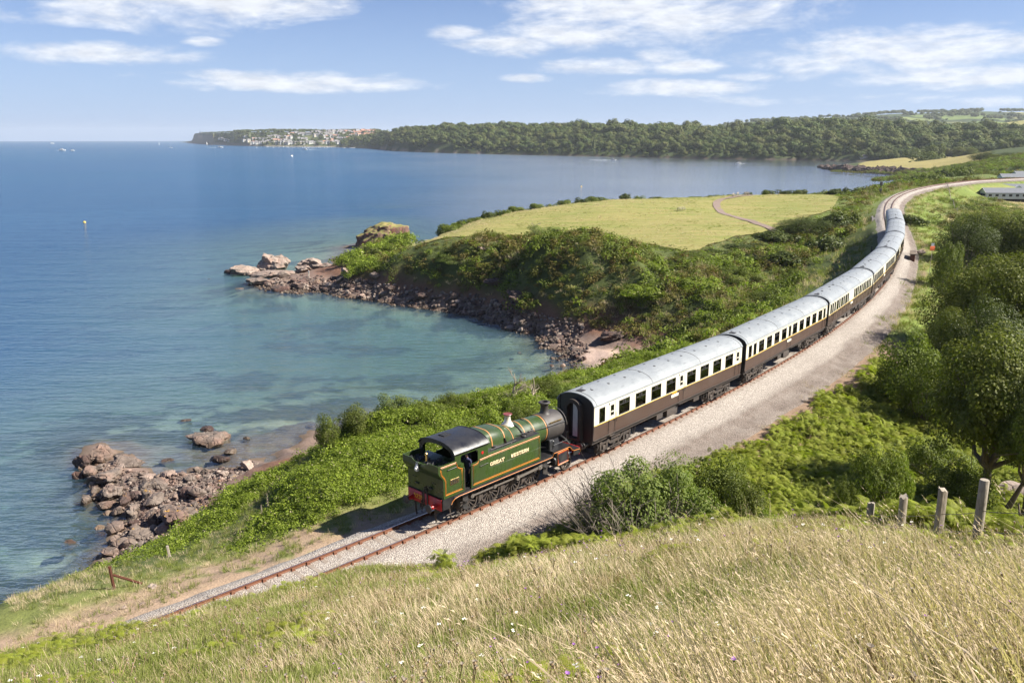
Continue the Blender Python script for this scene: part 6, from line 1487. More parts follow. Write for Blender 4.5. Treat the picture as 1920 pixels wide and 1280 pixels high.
def boulder(u, v, wpx, hpx, label, group, mat='rock', big=False, var=0, zc=None, name='boulder', rz=None, deep=.45):
    """u, v: bearing of its middle; wpx, hpx: breadth and height it subtends"""
    p = at(u, v + hpx * .30, .6 if zc is None else zc); dist = p[1] * CP + (EYE - p[2]) * SP
    rx = wpx / 2 * dist / FPX; dep = math.atan2(EYE - p[2], math.hypot(p[0], p[1]))
    rzv = max(.25 * rx, (hpx * dist / FPX - 2 * rx * deep * math.sin(dep)) / (2 * math.cos(dep)) if True else rx)
    g = max(float(height(np.array([p[0]]), np.array([p[1]]))[0]), -.3)
    ms_ = (BIG if big else RK)[mat]; me = ms_[var % len(ms_)]
    o = link(name, me, None, (p[0], p[1], g + rzv * .55), (rng.normal() * .12, rng.normal() * .12, rng.uniform(0, 6.28) if rz is None else rz), (rx * 1.08, rx * (.95 if rz is None else deep * 2), rzv * 1.25))
    return tag(o, label, 'rock', group)
Z = lambda a, b: (a / 3.2, 720 + b / 3.2)
cove = [
 (600, 395, 150, 130, 'tall ridged outcrop at the seaward tip of the near rocks', 'rock', 1), (500, 420, 120, 120, 'dark slab outcrop leaning on the seaward tip of the near rocks', 'rock_dark', 1),
 (545, 492, 100, 90, 'grey block below the ridged tip of the near rocks', 'rock', 0), (462, 505, 70, 80, 'low weedy rock at the water edge of the tip outcrop', 'rock_dark', 0), (745, 455, 190, 70, 'flat pale rock tongue pointing across the pool', 'rock', 1),
 (635, 520, 220, 120, 'long boulder with a yellow lichen top, middle of the near rocks', 'rock', 1), (650, 612, 170, 110, 'broad grey boulder under the lichen-topped one', 'rock', 1), (640, 665, 160, 80, 'rounded boulder with a small orange lichen patch', 'rock', 0),
 (512, 650, 72, 105, 'separate upright rock standing in the water beside the near rocks', 'rock', 0), (643, 725, 64, 44, 'small pale block at the waterside foot of the pile', 'rock_pale', 0), (705, 725, 80, 66, 'squat brown boulder beside the small pale block', 'rock', 0),
 (800, 730, 88, 84, 'smooth tilted pink boulder in the middle of the pile', 'rock', 0), (805, 672, 84, 66, 'dark boulder behind the tilted pink one', 'rock_dark', 0), (893, 672, 96, 105, 'large grey boulder with a pale top, centre of the pile', 'rock', 0),
 (885, 530, 108, 54, 'pale flat block on the pool edge', 'rock_pale', 0), (1020, 532, 90, 56, 'pale rounded block on the pool edge beside the flat one', 'rock_pale', 0), (1090, 517, 56, 34, 'small pale stone in the row along the pool', 'rock_pale', 0), (1140, 521, 46, 28, 'smallest pale stone in the row along the pool', 'rock_pale', 0),
 (1180, 492, 56, 46, 'orange-brown stone standing in the pool', 'rock', 0), (955, 600, 150, 84, 'low flat ledge of purple rock between boulder and pool', 'rock', 1), (1118, 672, 84, 76, 'boulder wholly topped with orange lichen', 'rock', 0), (1192, 703, 108, 90, 'second orange lichen boulder nearer the cliff', 'rock', 0),
 (1105, 812, 270, 165, 'great slanting slab with lichen at the cliff foot', 'rock', 1), (930, 835, 84, 100, 'dark upright boulder beside the great slab', 'rock_dark', 0), (1085, 922, 160, 90, 'boulder in shade just above the wooden post stump', 'rock', 1), (830, 890, 170, 110, 'wide purple boulder at the near end of the pile', 'rock', 1),
 (690, 830, 115, 88, 'brown boulder beside the shallow inlet', 'rock', 0), (598, 805, 78, 56, 'flat-topped stone at the waters edge of the inlet', 'rock_pale', 0), (682, 900, 76, 56, 'round boulder half in the inlet water', 'rock', 0), (415, 900, 112, 48, 'lone orange-grey rock surrounded by water off the pile', 'rock', 0),
 (772, 958, 88, 84, 'purple boulder near the cliff-top grass', 'rock', 0), (665, 975, 125, 76, 'broad pale boulder at the near foot of the pile', 'rock', 0), (645, 1030, 125, 60, 'nearest boulder of the pile, partly hidden by the turf edge', 'rock', 0), (850, 965, 76, 56, 'small brown boulder next to the stump', 'rock', 0), (800, 782, 95, 48, 'flat stone wedged in the middle of the pile', 'rock', 0),
 (1310, 402, 125, 70, 'brown weedy reef just off the bramble cliff', 'rock_dark', 0), (1382, 366, 76, 48, 'grey top of the reef nearer the island rock', 'rock', 0), (1000, 412, 100, 40, 'flat orange rock alone in the pool', 'rock', 0), (725, 405, 84, 26, 'awash orange rock behind the pale tongue', 'rock', 0),
 (1100, 182, 100, 22, 'rock just awash furthest from the near shore', 'rock', 0), (1280, 268, 265, 120, 'peaked island rock standing off the near cove', 'rock', 1), (1240, 228, 120, 60, 'dark tooth on top of the peaked island rock', 'rock_dark', 0), (1472, 287, 50, 38, 'small rock right of the peaked island', 'rock', 0), (1870, 206, 62, 24, 'little rock below the bramble bank in the cove', 'rock', 0)]
for i, (a, b, w, h, lab, mt, bg_) in enumerate(cove):
    u, v = Z(a, b); boulder(u, v, w / 3.2, h / 3.2, lab, 'rocks of the near cove', mt, bool(bg_), i, name='outcrop' if bg_ else 'boulder')
# the rest of the tumble: boulders nothing tells apart
reg = [at(*Z(a, b), .5)[:2] for a, b in [(470, 480), (560, 380), (640, 500), (840, 520), (1200, 520), (1500, 450), (1560, 470), (1420, 620), (1290, 760), (1240, 900), (1060, 980), (700, 1050), (600, 1010), (700, 900), (640, 800), (760, 760), (560, 680), (540, 560)]]
rp = np.array(reg); n_b = 0
taken = []
while n_b < 125:
    x = rng.uniform(rp[:, 0].min(), rp[:, 0].max()); y = rng.uniform(rp[:, 1].min(), rp[:, 1].max())
    if not inpoly(np.array([x]), np.array([y]), reg)[0]: continue
    r = float(np.clip(rng.lognormal(-.95, .42), .18, .95))
    if any((x - a) ** 2 + (y - b) ** 2 < (.62 * (r + c)) ** 2 for a, b, c in taken): 
        if rng.random() < .9: continue
    taken.append((x, y, r)); g = max(float(height(np.array([x]), np.array([y]))[0]), -.2); n_b += 1
    mt = rng.choice(['rock', 'rock', 'rock', 'rock_dark', 'rock_pale'])
    o = link('boulder', RK[mt][rng.integers(7)], None, (x, y, g + r * .35), (rng.normal() * .4, rng.normal() * .4, rng.uniform(0, 6.28)), (r * rng.uniform(.85, 1.2), r * rng.uniform(.75, 1.05), r * rng.uniform(.6, .95)))
    zn_ = ('on the seaward side' if x < rp[:, 0].mean() - 3 else 'in the middle' if x < rp[:, 0].mean() + 2 else 'on the cliff side'); sz_ = 'small' if r < .33 else 'middling' if r < .52 else 'large'
    tag(o, f"{sz_} {dict(rock='purple-grey', rock_dark='dark', rock_pale='pale')[mt]} boulder among others {zn_} of the near rock pile", 'rock', 'tumbled boulders of the near rock pile')
def rubble(name, n, pick, label, rmin, rmax):
    pr = [rock_mesh('r', M[k], 600 + i, 1, 6, .2, .8) for i, k in enumerate(('rock', 'rock_dark', 'rock', 'rock_pale', 'rock_dark'))]
    pts = pick(n); return scatter(name, pr, pts, rng.uniform(rmin, rmax, len(pts)) ** 1.0, rng.choice([0, 0, 1, 2, 3, 4], len(pts)), label, .6)
def pick_cove(n):
    x = rng.uniform(rp[:, 0].min(), rp[:, 0].max(), n * 3); y = rng.uniform(rp[:, 1].min(), rp[:, 1].max(), n * 3); k = inpoly(x, y, reg); x, y = x[k][:n], y[k][:n]
    return np.c_[x, y, np.maximum(height(x, y), -.1) + .03]
rubble('cove_rubble', 2600, pick_cove, 'loose stones filling the gaps between the boulders of the near cove', .07, .24)
# headland shore: pale islet ridges first
Y = lambda a, b: (380 + a / 3.84, 380 + b / 3.84)
head_ = [(500, 420, 260, 165, 'highest hump of the pale rock islet off the headland tip', 'rock_pale', 1), (330, 465, 240, 115, 'low seaward end of the pale rock islet', 'rock_pale', 1), (580, 420, 90, 125, 'pale rock block at the landward end of the islet', 'rock_pale', 1), (190, 480, 80, 50, 'dark rock at the outermost tip of the pale islet', 'rock_dark', 0),
 (500, 500, 280, 50, 'flat pale ledge between islet and headland', 'rock_pale', 1), (800, 425, 200, 115, 'pale rock ridge next to the headland tip', 'rock_pale', 1), (720, 465, 180, 80, 'broken pale slab below the headland tip', 'rock_pale', 1), (880, 460, 110, 50, 'rock shelf where the pale ridge joins the green headland', 'rock', 1),
 (440, 562, 210, 36, 'long low reef in front of the headland tip', 'rock', 1), (575, 520, 110, 70, 'knobbly brown rock between reef and pale ledge', 'rock', 0), (560, 605, 140, 40, 'dark reef edge at the headland waterline', 'rock_dark', 0), (820, 580, 110, 46, 'flat lichen-yellow slab on the headland shore', 'rock', 0), (750, 570, 80, 50, 'dark hollowed rock left of the yellow slab', 'rock_dark', 0),
 (1035, 560, 105, 80, 'big pale boulder at the foot of the headland cliff', 'rock_pale', 0), (1252, 632, 84, 66, 'grey dome boulder on the shore below the first gully', 'rock', 0), (1160, 675, 44, 28, 'small pale stone at the waterline before the dome boulder', 'rock_pale', 0), (40, 528, 34, 14, 'tiny rock awash far out from the islet', 'rock', 0), (260, 600, 70, 16, 'pale rock awash in front of the reef', 'rock_pale', 0), (1030, 375, 70, 22, 'low rocks behind the headland tip below the stack', 'rock', 0)]
for i, (a, b, w, h, lab, mt, bg_) in enumerate(head_):
    u, v = Y(a, b); boulder(u, v, w / 3.84, h / 3.84, lab, 'rocks of the headland shore', mt, bool(bg_), i, zc=.5, name='outcrop' if bg_ else 'boulder')
X8 = lambda a, b: (800 + a / 3.84, 400 + b / 3.84)
for i, (a, b, w, h, lab, mt, bg_) in enumerate([(500, 670, 170, 60, 'pale-topped reef in the middle of the headland shore', 'rock_dark', 1), (680, 740, 240, 95, 'largest dark reef on the headland shore, ochre on top', 'rock_dark', 1), (400, 615, 120, 40, 'pale ledge at the back of the headland shore', 'rock', 1), (1112, 880, 50, 34, 'single orange boulder at the corner of the cove', 'rock', 0), (1330, 920, 200, 90, 'ochre-topped dark outcrop beside the small beach', 'rock_dark', 1), (670, 960, 44, 24, 'little rock standing in the shallow cove water', 'rock', 0), (605, 1000, 44, 20, 'rock awash in the shallow cove near the little one', 'rock_dark', 0), (1500, 1083, 60, 24, 'stone with green weed on the small beach', 'rock_pale', 0), (1425, 1052, 26, 16, 'dark stone on the pale sand of the beach', 'rock_dark', 0)]):
    u, v = X8(a, b); boulder(u, v, w / 3.84, h / 3.84, lab, 'rocks of the cove shore', mt, bool(bg_), i, zc=.8, name='outcrop' if bg_ else 'boulder')
shore = np.array([at(u, v, .6)[:2] for u, v in [(480, 530), (560, 538), (640, 545), (700, 553), (780, 564), (850, 575), (900, 584), (950, 596), (1000, 614), (1035, 632), (1070, 648), (1110, 656), (1180, 660), (1230, 662)]])
nb = 0
while nb < 112:
    k = rng.uniform(0, len(shore) - 1); x = np.interp(k, range(len(shore)), shore[:, 0]); y = np.interp(k, range(len(shore)), shore[:, 1]); a = rng.uniform(0, 6.28); w = abs(rng.normal()) * 4.2; x += w * math.cos(a); y += w * math.sin(a)
    g = float(height(np.array([x]), np.array([y]))[0])
    if not -.35 < g < 2.6 or x > shore[10, 0] + 1: continue
    r = float(np.clip(rng.lognormal(-.35, .45), .3, 1.6)); nb += 1; mt = rng.choice(['rock', 'rock_dark', 'rock_dark', 'rock_dark', 'rock_pale'])
    o = link('boulder', RK[mt][rng.integers(7)], None, (x, y, g + r * .22), (rng.normal() * .3, rng.normal() * .3, rng.uniform(0, 6.28)), (r * rng.uniform(.9, 1.4), r * rng.uniform(.75, 1.1), r * rng.uniform(.4, .75)))
    zn_ = ('below the green headland tip' if x < shore[4, 0] else 'in the middle of the headland shore' if x < shore[8, 0] else 'in the corner of the cove near the beach'); sz_ = 'small' if r < .6 else 'middling' if r < .95 else 'large'
    tag(o, f"{sz_} {dict(rock='grey-pink', rock_dark='dark wet', rock_pale='pale')[mt]} boulder lying {zn_}", 'rock', 'boulders along the headland shore')
def pick_shore(n):
    k = rng.uniform(0, len(shore) - 1, n); x = np.interp(k, range(len(shore)), shore[:, 0]) + rng.normal(0, 4.5, n); y = np.interp(k, range(len(shore)), shore[:, 1]) + rng.normal(0, 4.5, n); z = height(x, y); q = (z > -.5) & (z < 3.5) & (x < shore[10, 0] + rng.random(n) * 3); return np.c_[x, y, np.maximum(z, -.1)][q]
rubble('shore_rubble', 5200, pick_shore, 'broken dark stones strewn along the headland shore', .15, .62)
# the stack: a big red-brown rock with a turf cap behind the headland
t = NT('stack_turf'); p = t.pos(); n1 = t.noise(p, .6, 5, .6); c = t.mix(t.rng(n1, .35, .65), (.13, .135, .04), (.24, .19, .08)); M['turf'] = t.done(t.pbr(c, .95, 0, .2, t.bump(n1, .8, .2)))
bm = bmesh.new(); bmesh.ops.create_icosphere(bm, subdivisions=5, radius=1.0)
for v in bm.verts:
    p = v.co.copy(); q = p * 1.6 + Vector((5, 9, 2)); f = 1 + .20 * mnoise.noise(q) + .13 * mnoise.noise(q * 2.4) + .08 * mnoise.noise(q * 5.5) + .04 * mnoise.noise(q * 12)
    p = p * f; r = math.hypot(p.x, p.y); 
    if p.z > .50: p.z = .50 + (p.z - .50) * .45
    p.z += .16 * p.x; v.co = Vector((p.x * 8.6, p.y * 7.5, p.z * 9.2))
me = bpy.data.meshes.new('sea_stack'); bm.to_mesh(me); bm.free(); me.materials.append(M['rock_red']); me.materials.append(M['turf'])
zc_ = np.array([p.center.z for p in me.polygons]); zn = np.array([p.normal.z for p in me.polygons]); xc = np.array([p.center.x for p in me.polygons])
me.polygons.foreach_set('material_index', ((zn > .62) & (zc_ > 2.6 + .12 * xc)).astype(np.int32)); me.polygons.foreach_set('use_smooth', np.ones(len(me.polygons), bool)); me.set_sharp_from_angle(angle=R(38))
sp_ = at(713, 468, 0); tag(link('sea_stack', me, None, (sp_[0], sp_[1] + 7, 0.8)), 'big rounded red-brown rock stack with a turf cap behind the green headland', 'rock')
# stones lying on the bare ledge at the near end
for u, v, w, lab in [(232, 1142, 16, 'flat pale stone on the bare earth beside the near ballast'), (268, 1135, 14, 'upright grey stone by the near end of the ballast'), (285, 1101, 24, 'shelf of red stone breaking out of the bare path'), (330, 1113, 18, 'half-buried block next to the red stone shelf')]:
    p = hit(u, v); r = w / 2 * 38 / FPX; tag(link('stone', RK['rock_pale'][nb % 7], None, (p[0], p[1], p[2] + r * .2), (0, 0, u), (r, r * .8, r * .5)), lab, 'stone'); nb += 1
# ------------------------------------------------------------------ far shore across the bay (ground, then woods)
FC = []
def FP(u, v, z): FC.append(tuple(at(u, v, z)))
def FY(u, v, y): FC.append(tuple(aty(u, v, y)))
WL = [(650, 277.2), (700, 279), (740, 283.5), (800, 286), (860, 288), (930, 289.5), (1000, 291), (1100, 293.2), (1200, 295.2), (1300, 297.2), (1400, 299), (1500, 300.5), (1600, 302.5), (1640, 303)]
_u = np.arange(650, 1641, 15.0); WL = list(zip(_u, np.interp(_u, *zip(*WL))))
SK = [(640, 266), (652, 262), (700, 250), (740, 244), (790, 239), (850, 237.5), (920, 238), (1000, 238), (1100, 238), (1200, 239), (1300, 243), (1340, 245), (1400, 240), (1500, 234), (1600, 232), (1700, 233), (1750, 235), (1800, 238), (1850, 240), (1920, 239), (2100, 239)]
for u, v in WL:
    p = at(u, v, 0); r = np.hypot(p[0], p[1]); d = p[:2] / r; vs_ = np.interp(u, *zip(*SK)); cl = 14 if u < 900 else 7
    for k, zz in ((-60, -6), (0, 0), (10, cl), (60, cl + 7)): FC.append((p[0] + d[0] * k, p[1] + d[1] * k, zz))
    for k, f_ in ((200, .72), (380, 1.0)):
        yy = p[1] + d[1] * k; zt_ = EYE + (259.5 - vs_) / FPX * yy * 1.03 - 11; FC.append((p[0] + d[0] * k, yy, (cl + 7) * (1 - f_) + zt_ * f_))
    FC.append((p[0] + d[0] * 900, p[1] + d[1] * 900, zt_ - 14))
for u, y in [(1700, 1480), (1780, 1400), (1860, 1300), (1940, 1250), (2100, 1200)]:
    vs_ = np.interp(u, *zip(*SK))
    FY(u, vs_ + 14, y + 230); FY(u, 296 - (u - 1700) * .02, y - 120); FY(u, vs_ + 8, y + 700)
# the low spit with its pale field
for u, v in [(1541, 314), (1552, 317), (1575, 319), (1600, 321.5), (1650, 324.5), (1700, 327), (1750, 329)]: FP(u, v, 0)
for u, v, z in [(1556, 313.5, 4.5), (1600, 315, 5.0), (1650, 317.5, 5.5), (1700, 319.5, 6), (1750, 321, 7), (1610, 309, 6.0), (1640, 301, 8), (1690, 296, 9), (1700, 306, 8), (1750, 300, 10.5), (1800, 296, 12), (1850, 294, 14), (1840, 306, 12), (1780, 312, 10), (1552, 311.5, 0), (1575, 309.5, 0), (1595, 306.5, 0), (1606, 304, 0), (1580, 306, -2), (1530, 309, -5), (1530, 320, -5), (1600, 330, -4), (1700, 336, -4), (1480, 306, -6)]: FP(u, v, z)
for u, v in [(1200, 320), (1300, 310), (1300, 335), (1400, 308), (1400, 322), (1400, 345), (1480, 312), (1480, 330), (1500, 350), (1545, 322), (1560, 330), (1600, 345), (1640, 335), (1680, 350), (1500, 306), (1000, 310), (1100, 330), (900, 320), (1720, 340), (1530, 316), (1590, 326)]: FP(u, v, -5)
for u, v, y in [(1800, 318, 640), (1850, 306, 660), (1900, 292, 690), (1960, 285, 720), (1780, 326, 600), (1850, 318, 560), (1920, 306, 580), (2050, 290, 620), (1900, 276, 900), (1980, 272, 950)]: FY(u, v, y)
FC = np.array(FC)
def far_solver():
    X = FC[:, :2]; n = len(X); D = np.sqrt(((X[:, None] - X[None]) ** 2).sum(-1) + 4); A_ = np.zeros((n + 1, n + 1)); A_[:n, :n] = D - np.eye(n) * 3; A_[:n, n] = 1; A_[n, :n] = 1
    return np.linalg.solve(A_, np.r_[FC[:, 2], 0])
_fw = far_solver()
def fheight(x, y):
    x = np.asarray(x, float); sh = x.shape; x = x.ravel(); y = np.asarray(y, float).ravel(); o = np.empty(len(x))
    for a in range(0, len(x), 8000):
        q = slice(a, a + 8000); D = np.sqrt((x[q, None] - FC[:, 0]) ** 2 + (y[q, None] - FC[:, 1]) ** 2 + 4); o[q] = D @ _fw[:-1] + _fw[-1]
    o += (fbm(x / 30, y / 30, 4, 301) - .5) * 4 * sstep(3, 10, o); return o.reshape(sh)
fa = np.radians(np.linspace(-13, 52, 330)); fr_ = np.concatenate([np.geomspace(575, 1300, 170), np.geomspace(1310, 4200, 165)])
XA, XR = np.meshgrid(fa, fr_); FX, FYY = XR * np.sin(XA), XR * np.cos(XA); FZ = fheight(FX, FYY)
near_cut = (XR < 640); FZ = np.where(near_cut, np.minimum(FZ, FZ - (640 - XR) * .25), FZ)
uu = 960 + FPX * FX / (FYY * CP + (EYE - FZ) * SP)
FZ = np.where((uu < 640) & (XR > 1500) | (uu < 1775) & (XR < 720), -8, FZ)
land_ = [tuple(at(u, v, 0)[:2]) for u, v in [(1541, 314), (1552, 317), (1575, 319.5), (1600, 321.5), (1650, 324.5), (1700, 327), (1750, 329), (1790, 331), (1900, 340), (2100, 340)]] + [tuple(at(u, v, 0)[:2]) for u, v in [(2100, 285), (1900, 290), (1640, 302.5), (1606, 304.5), (1595, 306.5), (1575, 309.5), (1552, 311.5)]]
FZ = np.where((uu < 1775) & (XR < 1330) & ~inpoly(FX, FYY, land_), np.minimum(FZ, -3), FZ)
FZ = np.where((XR > 1330) & (uu < 1640) & (FYY < np.interp(uu, *zip(*[(a, at(a, b, 0)[1]) for a, b in WL])) - 4), np.minimum(FZ, -3), FZ)
spit = inpoly(FX, FYY, [tuple(at(u, v, z)[:2]) for u, v, z in [(1562, 312.5, 5), (1600, 314, 5), (1650, 316.5, 5.5), (1700, 318, 6), (1745, 319, 7), (1850, 309, 12), (1852, 292, 14), (1800, 290, 12), (1720, 292, 9.5), (1650, 296, 8), (1615, 304, 6)]])
n1 = fbm(FX / 40, FYY / 40, 4, 311); C3 = lambda *c: np.array(c)
zc = np.zeros(FX.shape + (3,)) + C3(.05, .07, .022)
def mixz(c, col, f): return c * (1 - f[..., None]) + C3(*col) * f[..., None]
zc = mixz(zc, (.27, .235, .09), spit * 1.0)
gy, gx = np.gradient(FZ); 
zc = mixz(zc, (.075, .055, .045), sstep(3.0, 1.6, FZ + (n1 - .5) * 2) * (FZ < 6))
cliff_u = ((uu > 715) & (uu < 900)) * sstep(12, 5, FZ + (n1 - .5) * 12); zc = mixz(zc, (.27, .215, .165), np.clip(cliff_u, 0, 1) * (n1 > .5))
ix = np.arange(FX.size).reshape(FX.shape); F = np.stack([ix[:-1, :-1], ix[:-1, 1:], ix[1:, 1:], ix[1:, :-1]], -1).reshape(-1, 4)
me = mesh_np('far_shore', np.stack([FX, FYY, FZ], -1).reshape(-1, 3), F[:, ::-1].copy(), [M['ground']], smooth=True, attrs={'zone': zc.reshape(-1, 3)})
tag(link('far_shore', me), 'wooded hills and low grassy spit across the bay', kind='structure')

# inland hills with hedged fields behind the woods
HS = [(1100, 246), (1200, 246), (1260, 244), (1340, 239), (1400, 232), (1480, 228), (1550, 224), (1620, 221), (1680, 217), (1760, 216), (1820, 213), (1920, 214), (2100, 210), (2400, 205)]
hu = np.linspace(1080, 2400, 170); hk = np.linspace(0, 1, 26); HU, HK = np.meshgrid(hu, hk); yb = 2900 + 1500 * HK
vs_ = np.interp(HU, *zip(*HS)) + (fbm(HU / 60, HU * 0 + 3, 3, 321) - .5) * 3; zt_ = EYE + (259.5 - vs_) / FPX * 4400; HZ = 20 + (zt_ - 20) * np.sin(HK * 1.57) ** .9 + (fbm(HU / 50, yb / 200, 3, 331) - .5) * 16 * np.sin(HK * 3.14)
HX = (HU - 960) / FPX * (yb * CP + (EYE - HZ) * SP)
t = NT('patchwork_fields'); p = t.pos(); cell = t.n('ShaderNodeTexVoronoi'); mp = t.n('ShaderNodeMapping'); t.l(p, mp.inputs[0]); mp.inputs['Scale'].default_value = (1, .55, 0); t.l(mp.outputs[0], cell.inputs['Vector']); cell.inputs['Scale'].default_value = .0045
edge = t.n('ShaderNodeTexVoronoi', feature='DISTANCE_TO_EDGE'); t.l(mp.outputs[0], edge.inputs['Vector']); edge.inputs['Scale'].default_value = .0045; sc_ = t.n('ShaderNodeSeparateColor'); t.l(cell.outputs['Color'], sc_.inputs[0])
c = t.mix(t.rng(sc_.outputs[0], .2, .8), (.10, .15, .04), (.24, .23, .09)); c = t.mix(t.rng(sc_.outputs[1], .6, .65), c, (.05, .07, .025)); c = t.mix(t.rng(edge.outputs['Distance'], .05, .09, 1, 0), c, (.03, .045, .016))
M['fields'] = t.done(t.pbr(c, .95, 0, .1))
ix = np.arange(HU.size).reshape(HU.shape); F = np.stack([ix[:-1, :-1], ix[:-1, 1:], ix[1:, 1:], ix[1:, :-1]], -1).reshape(-1, 4)
me = mesh_np('hills', np.stack([HX, yb, HZ], -1).reshape(-1, 3), F, [M['fields']], smooth=True)
if me.polygons[0].normal.z < 0: me.flip_normals()
tag(link('hills', me), 'far inland hills with a patchwork of hedged fields', kind='structure')
# green sloping field on the right above the woods
fq = [aty(u, v, y) for u, v, y in [(1805, 240, 1750), (1860, 233, 2000), (1925, 225, 2250), (2100, 214, 2300), (2100, 244, 1700), (1900, 241, 1700)]]
me = mesh_np('hill_field', np.array(fq), [tuple(range(6))], [M['field']]); 
if me.polygons[0].normal.z < 0: me.flip_normals()
tag(link('hill_field', me), 'bright green sloping field on the hill above the woods', kind='structure')

# woods: leafy crowns massed over the far shore
def wood_protos(mat, sd, k=5):
    out = []
    for i in range(k):
        g = np.random.default_rng(sd + i); P_, N_ = [], []
        for b in range(16):
            d = g.normal(size=3); d /= np.linalg.norm(d); d[2] = abs(d[2]) * .9 - .15; c = d * g.uniform(.45, .75); q, n_ = clump_pts(g, 26, .38, .36, .75); P_.append(q + c); N_.append(n_ + c * .9 + np.array([0, 0, .3]))
        P_ = np.concatenate(P_); P_[:, 2] += .55; out.append(leaf_mesh('w', mat, P_, np.concatenate(N_), .25, sd + i, .8))
    return out
wp = wood_protos(M['far_leaf'], 700)
for i in range(2):   # narrow conifers among them
    g = np.random.default_rng(760 + i); a = g.uniform(0, 6.28, 420); hgt = g.random(420); r = (1 - hgt) ** .8 * .55 * g.uniform(.6, 1, 420); p_ = np.c_[r * np.cos(a), r * np.sin(a), hgt * 2.1]; wp.append(leaf_mesh('w', M['dark_leaf'], p_, np.c_[np.cos(a), np.sin(a), .5 + 0 * a], .24, 760 + i, .7))
n = 25000; u = rng.uniform(640, 2000, n); k = rng.random(n) ** .8; yw = np.interp(u, *zip(*[(a, at(a, b, 0)[1]) for a, b in WL])); yw = np.where(u > 1640, 1340 - (u - 1640) * .75, yw)
y = yw + 2 + k * np.where(u > 1300, 460, 430); x = (u - 960) / FPX * (y * CP + EYE * SP * .6); z = fheight(x, y)
insp = inpoly(x, y, [tuple(at(a, b, c)[:2]) for a, b, c in [(1600, 312, 5), (1745, 322, 6), (1880, 312, 12), (1880, 288, 14), (1650, 294, 8), (1612, 303, 6)]])
bare = ((u > 725) & (u < 770) | (u > 800) & (u < 850)) & (k < .10); patch = (u > 1306) & (u < 1368) & (k > .80) 
kk = (z > 1.2) & ~insp & ~bare & ~patch; x, y, z, u, k = x[kk], y[kk], z[kk], u[kk], k[kk]
rs = np.clip(rng.lognormal(1.66, .34, len(x)), 2.8, 12) * np.where(u < 900, .85, 1) * np.where(rng.random(len(x)) < .12, 1.45, 1) * np.where((u > 1400) & (k < .5), 1.15, 1) * np.where(k < .06, .6, 1)
cf = fbm(x / 70, y / 70, 3, 345) > .60
scatter('far_woods', wp, np.c_[x, y, z + rs * .35], np.where(cf, rs * .72, rs), np.where(cf & (rng.random(len(x)) < .05), rng.integers(5, 7, len(x)), rng.integers(0, 5, len(x))), 'dense mixed woodland covering the far side of the bay', .15)
# hedges and copses on the inland hills
u = rng.uniform(1230, 2000, 2600); k = rng.random(2600); y = 3150 + 1230 * k; vsx = np.interp(u, *zip(*HS)); zt_ = EYE + (259.5 - vsx) / FPX * 4400; z = 20 + (zt_ - 20) * np.sin((y - 2900) / 1500 * 1.57) ** .9; x = (u - 960) / FPX * (y * CP + (EYE - z) * SP)
keep = fbm(x / 90, y / 260, 3, 341) > .52
scatter('hill_hedges', wp, np.c_[x, y, z + 3][keep], rng.uniform(6, 13, keep.sum()), rng.integers(0, 5, keep.sum()), 'dark hedgerows and copses on the far inland hills', .1)
# trees that stand out on the skyline or the shore across the bay
for i, (u, v, w, kd, lab) in enumerate([(918, 232, 14, 'dark', 'lone dark tree rising above the wooded skyline across the bay'), (1048, 234, 9, 'dark', 'left conifer of the pair on the wooded skyline'), (1058, 234.5, 8, 'dark', 'conifer of the skyline pair nearer the inland hills'), (1103, 233.5, 9, 'dark', 'first conifer of the second skyline pair'), (1113, 234, 8, 'dark', 'second conifer of the second skyline pair'), (1122, 233.5, 10, 'dark', 'round dark tree beside the second skyline pair'), (1132, 235, 10, 'dark', 'low dark tree ending the skyline row'),
        (1201, 232, 22, 'tree', 'broad skyline tree at the start of the taller woods'), (1225, 231, 26, 'tree', 'broadest skyline tree above the bay'), (1292, 235, 22, 'tree', 'tall skyline tree left of the pale hill field'), (1681, 214.5, 10, 'dark', 'isolated tree on the crest of the inland hills')]):
    far_ = u == 1681; yy = 4300 if far_ else np.interp(u, *zip(*[(a, at(a, b, 0)[1]) for a, b in WL])) + 370
    xx = aty(u, v, yy)[0]; g = (EYE + (259.5 - 218) / FPX * 4300) if far_ else float(fheight(np.array([xx]), np.array([yy]))[0])
    plant('skyline_tree', 'hedgedark' if kd == 'dark' else 'hedge', u, v, yy, w, lab, 'tree', 'trees standing out on the far skyline', i, zg=g, wide=1)
for i, (u, v, y, w, kd, lab) in enumerate([(1742, 284, 1130, 34, 'hedge', 'round bush at the back of the spit field'), (1757, 271, 1220, 46, 'hedge', 'wide tree behind the spit field, left of the spreading ones'), (1800, 276, 1180, 26, 'tree', 'spreading tree with open trunk behind the spit field'), (1822, 277, 1170, 26, 'tree', 'second spreading tree behind the spit field'), (1712, 279, 1300, 40, 'hedge', 'large tree at the edge of the woods by the spit'), (1670, 286, 1350, 36, 'hedge', 'low tree where woods meet the spit'), (1640, 290, 1380, 34, 'hedge', 'shore tree right of the boathouse'), (1560, 283, 1500, 44, 'hedge', 'large round shore tree at the end of the bay'),
        (1850, 283, 760, 60, 'dark', 'dark wind-shaped tree above the railway bend'), (1872, 290, 720, 50, 'tree', 'dense hedge tree beside the dark one above the bend'), (1900, 285, 740, 60, 'dark', 'dark tree at the top of the railway cutting'), (1828, 305, 640, 40, 'bush', 'hawthorn on the bank above the railway bend'), (1789, 291, 1010, 9, 'hedgedark', 'single small bush out in the spit field'), (1787, 308, 880, 10, 'hedgedark', 'single small bush at the spit cliff edge')]):
    xx = aty(u, v, y)[0]; g = float(fheight(np.array([xx]), np.array([y]))[0]); plant('bay_tree', kd, u, v, y, w, lab, 'tree', 'trees around the spit', i, zg=g)
